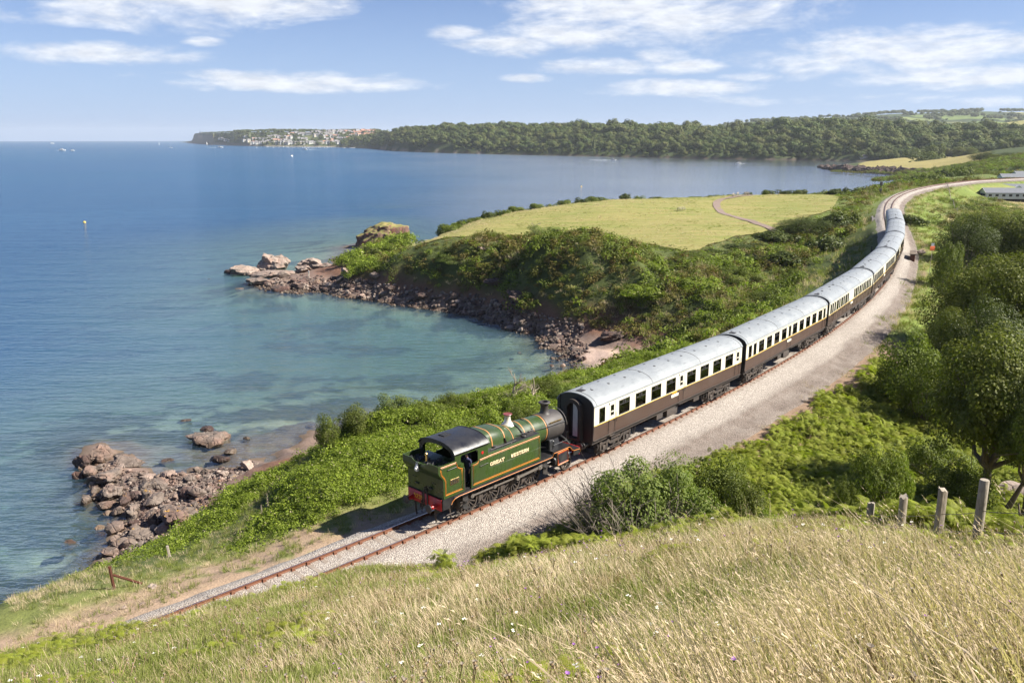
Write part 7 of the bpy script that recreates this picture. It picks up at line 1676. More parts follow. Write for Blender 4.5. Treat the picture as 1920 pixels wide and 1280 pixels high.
o = plant('bramble_mound', 'hedgedark', 1744, 290.5, 985, 84, 'long dark bramble mound lying in the spit field', 'bush', None, 0, rz=0, zg=9.5, wide=.5)
# scrub along the spit cliff and the railway bank
u = rng.uniform(1640, 1990, 5200); k = rng.random(5200); y = 470 + 330 * k; x = (u - 960) / FPX * (y * CP + 17 * SP); r_ = np.hypot(x, y); z = np.where(r_ < 632, height(x, y), fheight(x, y)); s_, d_ = trk_dist(x, y); kk = (z > 3) & ~((s_ < 468) & (abs(d_) < 5)) & (z < 40); x, y, z = x[kk], y[kk], z[kk]
scatter('bank_scrub', sk_, np.c_[x, y, z + .3], rng.uniform(1.0, 2.6, len(x)), rng.choice([0, 3, 4, 5, 5], len(x)), 'green scrub on the bank beyond the railway bend', .3)
x, y = (lambda q: (q[:, 0], q[:, 1]))(np.array([at(np.interp(k, range(7), [1560, 1600, 1650, 1700, 1750, 1790, 1830]) + rng.normal() * 4, np.interp(k, range(7), [314, 316, 318.5, 320.5, 322, 320, 316]) + rng.normal() * .5, 5.5)[:2] for k in rng.uniform(0, 6, 420)])); z = fheight(x, y)
scatter('spit_scrub', sk_, np.c_[x, y, z], rng.uniform(.8, 1.9, len(x)), rng.choice([0, 1, 3, 4], len(x)), 'dark scrub along the edge of the spit cliff', .3)
sp_l = [at(u, v, 0) for u, v in [(1542, 314), (1552, 317), (1575, 319.5), (1600, 321.5), (1625, 323), (1650, 324.5), (1675, 326), (1700, 327), (1725, 328.5), (1750, 329)]]
for i in range(34):
    k = i / 33 * 9; q = np.array([np.interp(k, range(10), [p[j] for p in sp_l]) for j in range(2)]); w = rng.uniform(5, 9); hh = (2.4 + 3.6 * min(1, k / 2.5)) * rng.uniform(.75, 1.1)
    tag(link('outcrop', BIG[('rock_dark', 'rock_dark', 'rock')[i % 3]][i % 3], None, (q[0] + rng.normal(), q[1] + rng.uniform(0, 5), hh * .35), (0, 0, rng.uniform(0, 6.3)), (w, rng.uniform(4, 6), hh * .95)), 'dark rock face along the waterline of the low spit', 'rock', 'rocks fringing the low spit')
bp = at(1618, 300, 2); o = empty('boathouse', (bp[0], bp[1], 2)); MB().box(-5, 5, -4, 4, -3, 5).build('wall', M['house_cream'], o); MB().prism([(-5.5, 5), (5.5, 5), (0, 8.5)], 'y', -4.4, 4.4).build('roof', M['house_roof'], o); tag(o, 'small pale boathouse at the corner where woods meet the spit', 'house')

# ------------------------------------------------------------------ harbour town on its headland, three and a half kilometres off
bu = np.linspace(338, 720, 180); bk_ = np.linspace(0, 1, 22); BU, BK_ = np.meshgrid(bu, bk_)
vw = np.interp(BU, [338, 352, 365, 400, 440, 500, 560, 640, 720], [266.4, 267.2, 268.2, 270.6, 272.5, 274, 274.6, 275, 276]); vt = np.interp(BU, [338, 350, 360, 362.5, 364, 372, 400, 440, 480, 500, 560, 600, 650, 690, 720], [266.3, 265.5, 263.6, 258, 251.5, 250.6, 250.8, 249.5, 248.2, 247.6, 248, 248.5, 248.5, 248, 248])
yw_ = EYE * FPX / (vw - 259.5) * .985; yb = yw_ + BK_ * 520; prof = np.where(BU < 400, np.clip(BK_ * 6, 0, 1) ** .6, np.where(BU < 470, np.clip(BK_ * 2.2, 0, 1) ** .8, np.clip(BK_ * 1.5, 0, 1) ** 1.1))
zt_ = EYE + (259.5 - vt) / FPX * (yw_ + 350); BZ = -1 + (zt_ + 1) * prof + (fbm(BU / 9, yb / 60, 3, 351) - .5) * 8 * np.clip(BK_ * 6, 0, 1) * (prof < .98)
BX = (BU - 960) / FPX * (yb * CP + (EYE - BZ) * SP)
n1 = fbm(BU / 7, BK_ * 9, 4, 361); zc = np.zeros(BU.shape + (3,)) + C3(.05, .075, .028); zc = mixz(zc, (.12, .13, .05), sstep(.5, .6, n1)); cl = (BU < 402) * sstep(.98, .7, prof) ; zc = mixz(zc, (.19, .165, .14), np.clip(cl, 0, 1)); zc = mixz(zc, (.33, .26, .21), ((BU > 371) & (BU < 380)) * sstep(.99, .8, prof)); zc = mixz(zc, (.22, .19, .16), sstep(.08, .03, BK_))
ix = np.arange(BU.size).reshape(BU.shape); F = np.stack([ix[:-1, :-1], ix[:-1, 1:], ix[1:, 1:], ix[1:, :-1]], -1).reshape(-1, 4)
me = mesh_np('town_headland', np.stack([BX, yb, BZ], -1).reshape(-1, 3), F, [M['ground']], smooth=True, attrs={'zone': zc.reshape(-1, 3)})
if me.polygons[len(me.polygons) // 2].normal.z < 0: me.flip_normals()
tag(link('town_headland', me), 'distant headland with a cliff end carrying the harbour town', kind='structure')
def town(u, k):
    yw0 = EYE * FPX / (np.interp(u, bu, vw[0]) - 259.5) * .985; y = yw0 + k * 520; i = int(np.argmin(abs(bu - u))); z = np.interp(k, bk_, BZ[:, i]); return (u - 960) / FPX * (y * CP + (EYE - z) * SP), y, z
un, kn_ = rng.uniform(372, 715, 1900), rng.random(1900) ** .9
pts = np.array([town(a, b) for a, b in zip(un, kn_)]); nn = fbm(un / 14, kn_ * 7, 3, 371); keep = ((un < 470) & (kn_ > .12) | (nn > .46)) & (un > 392 - 0 * un) | ((un > 375) & (kn_ > .5) & (un < 400)); keep &= ~((kn_ < .07)); pts, un = pts[keep], un[keep]
scatter('town_trees', wp, pts + [0, 0, 2], rng.uniform(5, 10, len(pts)) * np.where(un < 440, .6, 1), rng.integers(0, 5, len(pts)), 'trees between the houses of the far harbour town', .1)
hw = {}
for nm, mw, mr in (('w', 'house_white', 'house_roof'), ('c', 'house_cream', 'house_roof'), ('r', 'house_cream', 'house_roof_red')):
    hw[nm] = (MB().box(-.5, .5, -.35, .35, -.6, .55).mesh('wall', M[mw]), MB().prism([(-.39, .55), (.39, .55), (0, .95)], 'x', -.54, .54).mesh('roof', M[mr]), MB().box(-.38, -.2, -.36, -.34, .1, .36).box(-.09, .09, -.36, -.34, .1, .36).box(.2, .38, -.36, -.34, .1, .36).mesh('window', M['window_dark']), MB().box(.26, .38, -.08, .08, .7, 1.12).mesh('chimney', M[mr]))
hspots = []
for (u0, u1, k0, k1, n_) in [(412, 432, .10, .17, 4), (470, 500, .13, .16, 5), (455, 480, .10, .12, 3), (474, 505, .28, .32, 6), (498, 545, .20, .24, 8), (500, 548, .34, .42, 8), (520, 545, .12, .16, 5), (540, 580, .50, .58, 6), (556, 575, .26, .32, 4), (585, 650, .55, .68, 18), (590, 640, .42, .5, 9), (600, 655, .14, .2, 11), (610, 655, .28, .34, 8), (640, 706, .52, .66, 20), (655, 700, .44, .5, 6), (455, 470, .22, .26, 2), (548, 600, .12, .16, 6)]:
    n_ = int(n_ * 1.45)
    for j in range(n_): hspots.append((u0 + (u1 - u0) * (j + rng.uniform(.1, .9)) / n_, rng.uniform(k0, k1)))
glabel = {'w': 'white rendered house with slate roof in the far harbour town', 'c': 'cream house with slate roof in the far harbour town', 'r': 'cream house with red tiled roof in the far harbour town'}
for u, k in hspots:
    x, y, z = town(u, k); kd = 'r' if (u > 650 and rng.random() < .7) else rng.choice(['w', 'w', 'w', 'c', 'r'], p=[.3, .3, .2, .15, .05]); sx = rng.uniform(13, 23) if not (600 < u < 655 and k < .2) else rng.uniform(16, 26)
    o = empty('house', (x, y, z + 3), .6 + rng.normal() * .3); o.scale = (sx, rng.uniform(11, 14), rng.uniform(8.5, 11.5))
    link('wall', hw[kd][0], o); rf = link('roof', hw[kd][1], o); link('chimney', hw[kd][3], rf); link('window', hw[kd][2], o); rw = 'low in the far town' if k < .2 else 'half way up the town' if k < .45 else 'high in the far town'; pt_ = 'near the cliff end' if u < 480 else 'left of the harbour' if u < 550 else 'above the harbour' if u < 640 else 'by the woods'
    tag(o, glabel[kd].split(' in ')[0] + f' {rw}, {pt_}', 'house', 'houses of the far harbour town')
# quay, breakwater and its light
mb = MB(); pa = at(388, 272.6, 0); pb = at(600, 273.6, 0); 
n_ = 14; L = []
for i in range(n_ + 1):
    f_ = i / n_; p = pa * (1 - f_) + pb * f_; p[1] += 60 * math.sin(f_ * 3.1); L.append(p)
for a, b in zip(L[:-1], L[1:]):
    dx, dy = b[0] - a[0], b[1] - a[1]; ln = math.hypot(dx, dy); mb.box(-1, ln + 1, -5, 5, -3, 4.2, Matrix.Translation((a[0], a[1], 0)) @ Matrix.Rotation(math.atan2(dy, dx), 4, 'Z'))
tag(mb.build('breakwater', M['stone_wall']), 'long low stone breakwater in front of the far harbour', 'breakwater')
o = empty('lighthouse', (L[0][0], L[0][1], 4)); MB().lathe([(2.6, 0), (2.0, 8), (2.6, 8.2), (2.6, 8.8), (1.5, 8.9)], n=14).build('tower', M['white'], o); MB().lathe([(1.3, 8.9), (1.3, 11), (1.6, 11.1), (.2, 13)], n=12).build('lantern', M['white'], o); tag(o, 'small white lighthouse on the outer end of the breakwater', 'lighthouse')
hp = town(376.5, .42); o = empty('lookout_building', (hp[0], hp[1], hp[2])); MB().box(-9, 9, -5, 5, -2, 6).build('wall', M['white'], o); MB().prism([(-9.5, 6), (9.5, 6), (0, 8)], 'y', -5.5, 5.5).build('roof', M['house_roof'], o); MB().tube([(-6, 0, 6), (-6, 0, 26)], [.6, .2], 6).build('mast', M['iron'], o); tag(o, 'white lookout building with a thin mast on the cliff end of the headland', 'building')
# ------------------------------------------------------------------ trees and bushes round the line
LS = 'bushes on the sea side of the engine'
for i, (u, v, y, w, kd, lab) in enumerate([
    (735, 741, 60, 84, 'light', 'tallest pale-green bush on the cliff edge left of the engine'), (668, 758, 58, 74, 'bush', 'darker round bush left of the tallest pale one'), (612, 778, 56, 46, 'bush', 'small bush at the seaward corner of the thicket'), (800, 748, 60, 80, 'bush', 'bush on the cliff edge right of the tallest pale one'), (850, 737, 62, 70, 'bush', 'second bush right of the tallest pale one'), (905, 738, 62, 80, 'bright', 'bright bramble mound behind the engine cab'),
    (955, 748, 60, 60, 'bush', 'ivy-hung bush beside the bare tree'), (1022, 703, 66, 70, 'bush', 'upright bush behind the engine chimney'), (1060, 722, 64, 60, 'light', 'yellowish bush next to the first carriage end'), (1095, 705, 68, 66, 'light', 'pale bush behind the front of the first carriage'), (920, 770, 55, 80, 'bright', 'low bramble mound next to the engine boiler'), (985, 760, 57, 70, 'bush', 'dark low bush beside the engine safety valve')]):
    plant('bush', kd, u, v, y, w, lab, 'bush', LS, i)
HB = 'bushes on the headland'
for i, (u, v, y, w, kd, lab) in enumerate([
    (1020, 424, 186, 96, 'light', 'big feathery pale-green bush on the rim of the headland field'), (1094, 431, 186, 42, 'dark', 'small dark cone bush on the rim of the headland field'), (850, 478, 183, 70, 'light', 'pale bush halfway down the headland cliff'), (1150, 452, 182, 60, 'hedge', 'low dark bush below the cone bush on the field rim'), (1240, 470, 176, 80, 'hedge', 'round bush above the white blossom'), (1290, 488, 168, 80, 'bush', 'dense bush beside the white blossom'), (1220, 500, 160, 70, 'bush', 'dark bush right of the pinkish blossom'), (1340, 470, 172, 90, 'hedgedark', 'dark thorn bush on the near corner of the field'), (1400, 455, 178, 90, 'hedgedark', 'dark thorn bush below the path end'), (1450, 432, 188, 90, 'hedgedark', 'dark wind-cut bush covering the end of the path'),
    (1510, 405, 196, 110, 'dark', 'largest dark wind-cut bush right of the field'), (1560, 400, 200, 80, 'hedgedark', 'dark bush between field and railway bank'), (1590, 396, 206, 60, 'hedge', 'green bush near the railway at the top of the bank'), (1470, 470, 165, 100, 'hedgedark', 'dark thorn on the shady slope above the bank'), (1540, 440, 172, 80, 'hedgedark', 'dark thorn nearest the railway bank'), (1380, 500, 155, 100, 'bush', 'big bramble-hung bush in the hollow before the carriages'), (1300, 520, 150, 110, 'bright', 'bright bramble mound above the beach'), (1210, 530, 148, 110, 'bright', 'bright bramble mound at the cliff corner over the cove'), (1390, 560, 140, 90, 'bright', 'bright bramble mound behind the second carriage roof'),
    (1430, 540, 140, 70, 'bush', 'round green bush by the embankment foot'), (1490, 505, 150, 50, 'bush', 'small dense green bush on the embankment foot'), (1580, 370, 262, 50, 'bright', 'bright green bush at the right end of the field'), (1605, 385, 230, 50, 'light', 'yellow-green bush where the verge meets the field end')]):
    plant('bush', kd, u, v, y, w, lab, 'bush', HB, i)
# white blossom: flower heads scattered over two of them
for u, v, y, w, lab, mt in [(1192, 488, 158, 26, 'bush smothered in pinkish-white blossom above the cove', 'flower_white'), (1270, 514, 156, 22, 'low bush with pure white blossom beside the bramble mound', 'flower_white')]:
    o = plant('blossom_bush', 'bush', u, v, y, w, lab, 'bush', None, 1); g = np.random.default_rng(int(u)); q, n_ = clump_pts(g, 130, .8, .6, .75); q = q[(q[:, 0] + q[:, 1] * .5) < .35]; n_ = q.copy(); q[:, 2] += .75 + .0 * q[:, 0]
    s_ = o.children[0].scale; link('blossom', leaf_mesh('blossom', M[mt], q, n_, .13, 5), o, (0, 0, 0), None, tuple(s_))
# hedge along the seaward side of the field
fe = np.array([at(u, v, z) for u, v, z in FIELD[1:10]]); nh = 30
for i in range(nh):
    k = i / (nh - 1) * (len(fe) - 1); p = np.array([np.interp(k, range(len(fe)), fe[:, j]) for j in range(3)]); r = np.hypot(p[0], p[1]); p[:2] += p[:2] / r * (3.0 + rng.uniform(0, 3))
    hz = rng.uniform(1.3, 2.4) * (.55 if 18 < i < 24 else 1); w = rng.uniform(2.2, 4.4); g = float(height(np.array([p[0]]), np.array([p[1]]))[0]); kd = rng.choice(['hedge', 'hedge', 'hedgedark', 'hedge']); me, tr = KINDS[kd][i % 2]
    o = empty('hedge_bush', (p[0], p[1], g - .3), rng.uniform(0, 6.3)); link('crown', me, o, (0, 0, 0), None, (w, w * .8, hz * 1.15 + .2)); link('trunk', tr, o, (0, 0, 0), None, (w * .6, w * .6, hz)); tag(o, 'low bush in the hedge along the seaward edge of the mown field', 'bush', 'hedge bushes along the seaward edge of the field')
for i in range(14):
    p = at(640 + i * 17 + rng.uniform(-5, 5), 484 - i * 4.2 + (0 if i < 8 else 3), 4.5 + i * .55); g = float(height(np.array([p[0]]), np.array([p[1]]))[0]); me, tr = KINDS['bright' if i % 3 else 'hedge'][i % 2]; w = rng.uniform(2, 3.4)
    o = empty('slope_bush', (p[0], p[1], g - .4), rng.uniform(0, 6)); link('crown', me, o, None, None, (w, w, w * .8)); link('trunk', tr, o, None, None, (w, w, w * .5)); tag(o, 'green bramble bush on the back slope of the headland', 'bush', 'bramble bushes on the back slope of the headland')
for i, (u, v, y, w, kd) in enumerate([(1560, 356, 292, 50, 'hedge'), (1590, 352, 300, 44, 'hedgedark'), (1620, 352, 298, 50, 'hedge'), (1655, 344, 315, 48, 'hedge'), (1690, 337, 340, 44, 'hedge'), (1715, 331, 360, 44, 'hedgedark'), (1745, 325, 395, 50, 'hedge'), (1775, 318, 430, 46, 'hedgedark'), (1805, 312, 470, 50, 'hedge'), (1530, 362, 285, 40, 'hedge'), (1500, 366, 282, 36, 'hedge'), (1635, 362, 270, 36, 'bright'), (1668, 349, 318, 40, 'bright')]):
    plant('shore_bush', kd, u, v, y, w, 'rounded bush on the bay side of the railway bend', 'bush', 'bushes on the bay side of the railway bend', i)
# land side
for u, v, y, w, kd, clear, lab, wide in [
    (1888, 618, 47, 250, 'tree', .15, 'big dark-leaved tree with a forked trunk behind the fence posts', 1.0), (1965, 650, 44, 150, 'dark', .12, 'tree at the picture edge overhanging the pale slab', 1.0),
    (1848, 484, 84, 190, 'tree', .0, 'large spreading tree in the hollow, middle of the right-hand wood', 1.0), (1908, 482, 80, 190, 'tree', .0, 'yellow-green tree behind the big dark one', 1.0), (1790, 580, 74, 96, 'tree', .0, 'shadowy tree whose shade reaches the ballast', 1.0),
    (1862, 396, 150, 140, 'tree', .0, 'tree below the caravans, highest of the right-hand wood', 1.0), (1822, 402, 138, 120, 'dark', .0, 'dark tree left of the highest one below the caravans', 1.0), (1925, 400, 140, 130, 'tree', .0, 'tree below the caravans at the picture edge', 1.0), (1778, 456, 116, 60, 'bush', .0, 'small tree at the foot of the railway fence', 1.0), (1822, 548, 90, 110, 'dark', .0, 'dark crown under the spreading tree', 1.0), (1860, 560, 70, 170, 'dark', .0, 'tree filling the gap behind the big dark-leaved one', 1.0)]:
    plant('tree', kd, u, v, y, w, lab, 'tree', 'trees of the wood on the land side', int(u), clear=clear, wide=wide)
for u, v, y, w, kd, lab in [
    (1702, 626, 66, 130, 'bush', 'dense round bush beside the cess, left of the wood'), (1748, 660, 62, 110, 'bush', 'bush joined to the dense round one, nearer the wood'), (1640, 838, 42.5, 110, 'bush', 'dark ivy hump in the bracken under the tree shadow'), (1690, 855, 43, 70, 'bright', 'leafy bramble beside the ivy hump'), (1770, 820, 52, 150, 'bush', 'bramble bank in the shade of the big tree'), (1810, 870, 45, 130, 'bush', 'bramble bank just behind the tallest fence post'),
    (1345, 852, 43, 130, 'bush', 'greyish bush behind the twiggy thicket'), (1400, 900, 41, 100, 'bush', 'round glossy bush right of the twiggy thicket'), (1590, 896, 39, 60, 'bush', 'small ivy bush in the bracken left of the fence posts'), (1275, 862, 40, 175, 'light', 'leafy right half of the twiggy thicket'), (1440, 955, 36, 60, 'bright', 'little green bush near the red marker')]:
    plant('bush', kd, u, v, y, w, lab, 'bush', 'bushes on the land side', int(u))
# twiggy thicket by the ballast: bare grey stems with a little leaf
o = plant('twiggy_thicket', 'light', 1190, 872, 39.5, 205, 'grey twiggy thicket beside the ballast below the first carriage', 'bush', None, 2)
s_ = o.children[0].scale[:]
mb = MB(); g = np.random.default_rng(77)
for k in range(330):
    a = g.uniform(0, 6.28); r = math.sqrt(g.random()) * .75; b = Vector((r * math.cos(a), r * math.sin(a), g.uniform(.0, .35))); d = Vector((math.cos(a) * .5 + g.normal() * .35 - .25, math.sin(a) * .5 + g.normal() * .35, g.uniform(.55, 1.3))); ln = g.uniform(.35, .72)
    m = b + d * ln * .55; e = b + d * ln + Vector((g.normal() * .06, g.normal() * .06, 0)); mb.tube([b, m, e], [.007, .005, .0025], 3, False)
    for q in range(2): mb.tube([m.lerp(e, q * .4), m.lerp(e, q * .4) + Vector((g.normal() * .12, g.normal() * .12, .1))], [.004, .002], 3, False)
mb.build('twigs', M['twig'], o, scale=(s_[0] * 1.02, s_[1] * 1.02, s_[2] * 1.08))
# bare tree on the cliff edge
def bare_tree(u, v, y, lab, seed):
    top = aty(u, v, y); g0 = float(height(np.array([top[0]]), np.array([y]))[0]); H = top[2] - g0; o = empty('bare_tree', (top[0], y, g0 - .2)); g = np.random.default_rng(seed); mb = MB(); br = MB()
    mb.tube([(0, 0, 0), (.1, 0, H * .25), (.0, .1, H * .5), (.15, 0, H * .72), (.1, .05, H * .95)], [.13, .11, .085, .055, .015], 8)
    def rec(p, d, L, r, lv):
        e = p + d * L; m = (p + e) / 2 + Vector(g.normal(size=3)) * L * .08; br.tube([p, m, e], [r, r * .75, r * .45], 5)
        if lv < 3:
            for q in range(3 if lv < 2 else 2): dd = (d + Vector(g.normal(size=3)) * .55 + Vector((0, 0, .15))).normalized(); rec(p.lerp(e, g.uniform(.4, 1)), dd, L * g.uniform(.5, .75), r * .5, lv + 1)
    for k in range(9):
        zz = H * g.uniform(.25, .85); a = g.uniform(0, 6.28); rec(Vector((.08, .05, zz)), Vector((math.cos(a), math.sin(a), g.uniform(.4, 1.1))).normalized(), H * g.uniform(.16, .28), .04, 0)
    mb.build('trunk', M['dead_wood'], o); br.build('branches', M['dead_wood'], o); return tag(o, lab, 'tree', 'bare trees')
bare_tree(962, 692, 62, 'leafless pale tree standing out of the bushes behind the engine', 1); bare_tree(998, 700, 63, 'smaller leafless tree right of the other bare one', 2); bare_tree(1004, 416, 190, 'dead branch sticking up beside the feathery bush on the field rim', 3)

# ------------------------------------------------------------------ fences, posts, signs
fence = tag(empty('post_and_wire_fence', tuple(hit(1828, 1034))), 'weathered wooden post and wire fence running down the near hill', 'fence'); fl = Vector(fence.location); pp = []
for i, (u, vb, vt_, w, y, lab) in enumerate([(1828, 1034, 899, 17, 14.6, 'tallest, round sawn post'), (1755, 1022, 917, 16, 17.2, 'split grey post with a grooved top'), (1686, 1012, 930, 15, 20.2, 'grey post with a slanting top'), (1628, 998, 942, 14, 23.2, 'shortest leaning grey post'), (1950, 1040, 900, 17, 13.0, None)]):
    x, y_, _ = aty(u, vb, y); g = float(height(np.array([x]), np.array([y_]))[0]); tp = aty(u, vt_, y)[2]; dist = y * CP + (EYE - g) * SP; r = w / 2 * dist / FPX; mb = MB(); h = tp - g
    if i in (0, 4): mb.lathe([(r * 1.04, -.3), (r * 1.02, h * .3), (r, h * .7), (r * .98, h - .01), (r * .9, h)], n=14)
    else:
        ring = [(r * 1.05 * math.cos(a) * (1 + .1 * math.sin(a * 3 + i)), r * .9 * math.sin(a) * (1 + .12 * math.cos(a * 4))) for a in np.linspace(0, 2 * math.pi, 14, endpoint=False)]
        mb.loft([[(a, b, -.3) for a, b in ring], [(a * .98, b, h * .5) for a, b in ring], [(a * .95, b * .97, h + (a / r) * .03 * (-1) ** i + (.02 if k % 3 == 0 else -.015)) for k, (a, b) in enumerate(ring)]])
    po = mb.build('post', M['post_wood'], fence, loc=Vector((x, y_, g)) - fl, rot=(0, 0, rng.uniform(0, 6)))
    if lab: po['label'] = lab
    pp.append((Vector((x, y_, g)) - fl, h, r))
order = [3, 2, 1, 0, 4]
for f_, sag in ((.58, .03), (.30, .04)):
    pts = []
    for a, b in zip(order[:-1], order[1:]):
        A0 = pp[a][0] + Vector((0, -pp[a][2], pp[a][1] * f_)); B0 = pp[b][0] + Vector((0, -pp[b][2], pp[b][1] * f_)); pts += [A0.lerp(B0, k / 6) - Vector((0, 0, sag * 4 * (k / 6) * (1 - k / 6))) for k in range(6)]
    pts.append(B0); MB().tube(pts, .007, 4).build('wire', M['wire'], fence)
# rusty old rail stuck upright with a fallen arm
p = hit(214, 1104); o = tag(empty('rusty_post', tuple(p)), 'rusty iron post standing on the ledge with a fallen rusty bar beside it', 'post')
mb = MB(); mb.box(-.07, .07, -.015, .015, -.4, 1.2); mb.box(-.015, .015, -.06, .06, -.4, 1.2); mb.box(-.07, -.05, -.04, .04, -.4, 1.2); mb.build('upright', M['rust'], o, rot=(0, R(-4), R(25)))
d = Vector((1.15, .45, -.10)); mb = MB(); mb.box(-.03, .03, -.02, .02, 0, 1); mb.box(-.012, .012, -.06, .06, 0, 1); a = Vector((.02, .02, .72)); e = Vector((d.x, d.y, d.z + .12)); v_ = e - a
me = mb.mesh('fallen_bar', M['rust']); link('fallen_bar', me, o, a, v_.to_track_quat('Z', 'Y').to_euler(), (1, 1, v_.length))
p = hit(318, 1044); o = tag(empty('post_stump', tuple(p)), 'pale wooden stump leaning on the cliff edge above the boulders', 'post'); MB().cham(-.07, .07, -.06, .06, -.3, .70, .02).build('upright', M['post_wood'], o, rot=(R(4), R(-6), .4))
for u, v, h, lab in [(503, 962, 1.05, 'tall fading foxglove spike on the grass edge near the bramble'), (491, 968, .62, 'shorter foxglove spike left of the tall one'), (531, 928, .55, 'small foxglove spike deeper in the bramble')]:
    p = hit(u, v); o = tag(empty('foxglove', (p[0], p[1], p[2])), lab, 'flower', 'foxglove spikes'); MB().tube([(0, 0, -.1), (.01, 0, h * .6), (.0, .02, h * 1.25)], [.012, .01, .004], 5).build('stem', M['grass_brown'], o); mb = MB(); g = np.random.default_rng(int(u))
    for k in range(34):
        z = h * (.45 + .78 * k / 34); a = k * 2.4; d = Vector((math.cos(a), math.sin(a), -.45)); s_ = Vector((-math.sin(a), math.cos(a), 0)) * .028; c = Vector((0, 0, z)); q_ = .075 * (1.15 - k / 40); mb.add([c - s_ * .3, c + d * q_ - s_, c + d * q_ + s_, c + s_ * .3], [(0, 1, 2, 3)])
    me = mb.mesh('bells', M['twig']); a = me.attributes.new('leaf', 'FLOAT', 'POINT'); a.data.foreach_set('value', np.full(len(me.vertices), .3, np.float32)); link('bells', me, o)
p = hit(1425, 946); o = tag(empty('marker_post', tuple(p)), 'little marker post with a red and white band by the green bush', 'marker'); MB().cham(-.04, .04, -.04, .04, -.2, .62, .01).build('upright', M['rust'], o); MB().box(-.075, .075, -.05, .045, .22, .50).build('band', M['orange_sign'], o); MB().box(-.08, .08, -.056, .05, .32, .42).build('white_band', M['white'], o)
p = hit(1519, 946); o = tag(empty('thin_post', tuple(p)), 'thin pale stake in the bracken above the meadow', 'post'); MB().cham(-.03, .03, -.03, .03, -.2, .55, .01).build('upright', M['post_wood'], o)
x, y, z, th = trk(99, 12.5); g = float(height(np.array([x]), np.array([y]))[0]); sx = aty(1751, 440, 121); g = float(height(np.array([sx[0]]), np.array([121.]))[0])
o = tag(empty('orange_sign', (sx[0], 121, g)), 'orange warning board with a white panel at the foot of the railway bank', 'sign'); hh = sx[2] - g; MB().cham(-.04, .04, -.04, .04, -.3, hh - .3, .01).build('upright', M['post_wood'], o); MB().cham(-.45, .45, -.03, .03, hh - .95, hh - .1, .01).build('board', M['orange_sign'], o, loc=(0, -.06, 0)); MB().box(-.28, .28, -.015, .015, hh - .1, hh + .45).build('upper_board', M['white'], o, loc=(0, -.06, 0)); o.scale = (.75,) * 3
sg_ = aty(1650, 369, 262); g = float(height(np.array([sg_[0]]), np.array([262.]))[0]); tp = aty(1650, 341, 262)[2]; H = tp - g
o = tag(empty('railway_signal', (sg_[0], 262, g)), 'black colour light signal post beside the railway bend', 'signal'); MB().tube([(0, 0, -.3), (0, 0, H)], .09, 8).build('post', M['iron'], o); hd_ = MB().cham(-.38, .38, -.16, .16, H - 1.1, H + .05, .04).build('signal_head', M['iron'], o); MB().lathe([(.13, 0), (.14, -.2), (.14, -.22)], (0, -.16, H - .3), 'y', 12).build('lens_hood', M['coal'], hd_); MB().cham(-.3, .3, -.1, .1, H * .36, H * .52, .02).build('case', M['iron'], o); MB().tube([(.25, .1, 0), (.25, .1, H - 1.2)], .025, 5).build('ladder', M['iron'], o)
# footpath bridge under the line: railings on the sea side, a pier end on the land side
x, y, z, th = trk(109, -3.0); o = tag(empty('bridge_railing', (x, y, z - .8), th), 'black iron railing on the sea side of the footpath bridge', 'railing')
for k, h in ((-6.5, 1.9), (-2.0, 2.7), (2.5, 1.6)): MB().cham(k - .09, k + .09, -.09, .09, -.5, h, .02).build('post', M['iron'], o)
for zz in (.7, 1.15): MB().tube([(-6.5, 0, zz), (2.5, 0, zz)], .035, 5).build('rail', M['iron'], o)
MB().cham(-7, 3, -.25, .25, -1.4, .35, .03).build('parapet', M['stone_wall'], o, loc=(0, .3, 0))
x, y, z, th = trk(113, 2.9); o = tag(empty('bridge_parapet', (x, y, z - .8), th), 'brown boxed parapet end on the land side of the footpath bridge', 'parapet'); MB().cham(-2.2, 2.2, -.35, .35, -1.2, 1.15, .04).build('wall', M['rust'], o); MB().cham(-2.35, 2.35, -.45, .45, 1.15, 1.3, .03).build('coping', M['bark'], o)
x, y, z, th = trk(121, 4.2); tag(link('trackside_slab', RK['rock_pale'][1], None, (x, y, z - .5), None, (.9, .7, .5)), 'pale stone heap beside the line just past the bridge', 'stone')
f2 = empty('trackside_fence', trk(82, 9.2)[:3]); tag(f2, 'thin dark trackside fence at the foot of the right-hand railway bank', 'fence'); f0 = Vector(f2.location); fp = []
for k in range(16):
    x, y, z, th = trk(60 + k * 4.0, 9.5 - .12 * k); g = float(height(np.array([x]), np.array([y]))[0]); MB().cham(-.06, .06, -.06, .06, -.4, 1.2, .01).build('post', M['post_wood'], f2, loc=Vector((x, y, g)) - f0); fp.append(Vector((x, y, g)) - f0)
for zz in (.45, .8, 1.1): MB().tube([q + Vector((0, 0, zz)) for q in fp], .012, 4).build('wire', M['wire'], f2)
# dark shrub added to stand for a dark patch past the last carriage
x, y, z, th = trk(166, 4.3); o = empty('shrub', (x, y, z - 1), 0); me, tr = KINDS['hedgedark'][0]; link('crown', me, o, None, None, (3.0, 4.2, 2.2)); link('trunk', tr, o, None, None, (2, 2, 1)); o.rotation_euler.z = th; tag(o, 'dark low shrub added to stand for a dark patch right of the line beyond the last carriage', 'bush')
# pale slab under the big tree
p = at(1905, 925, 13.6); o = tag(link('stone_slab', RK['rock_pale'][2], None, (p[0] + .3, p[1], 13.5), (R(12), R(-6), .3), (1.5, 1.5, .55)), 'pale flat slab of stone at the foot of the big forked tree', 'stone')

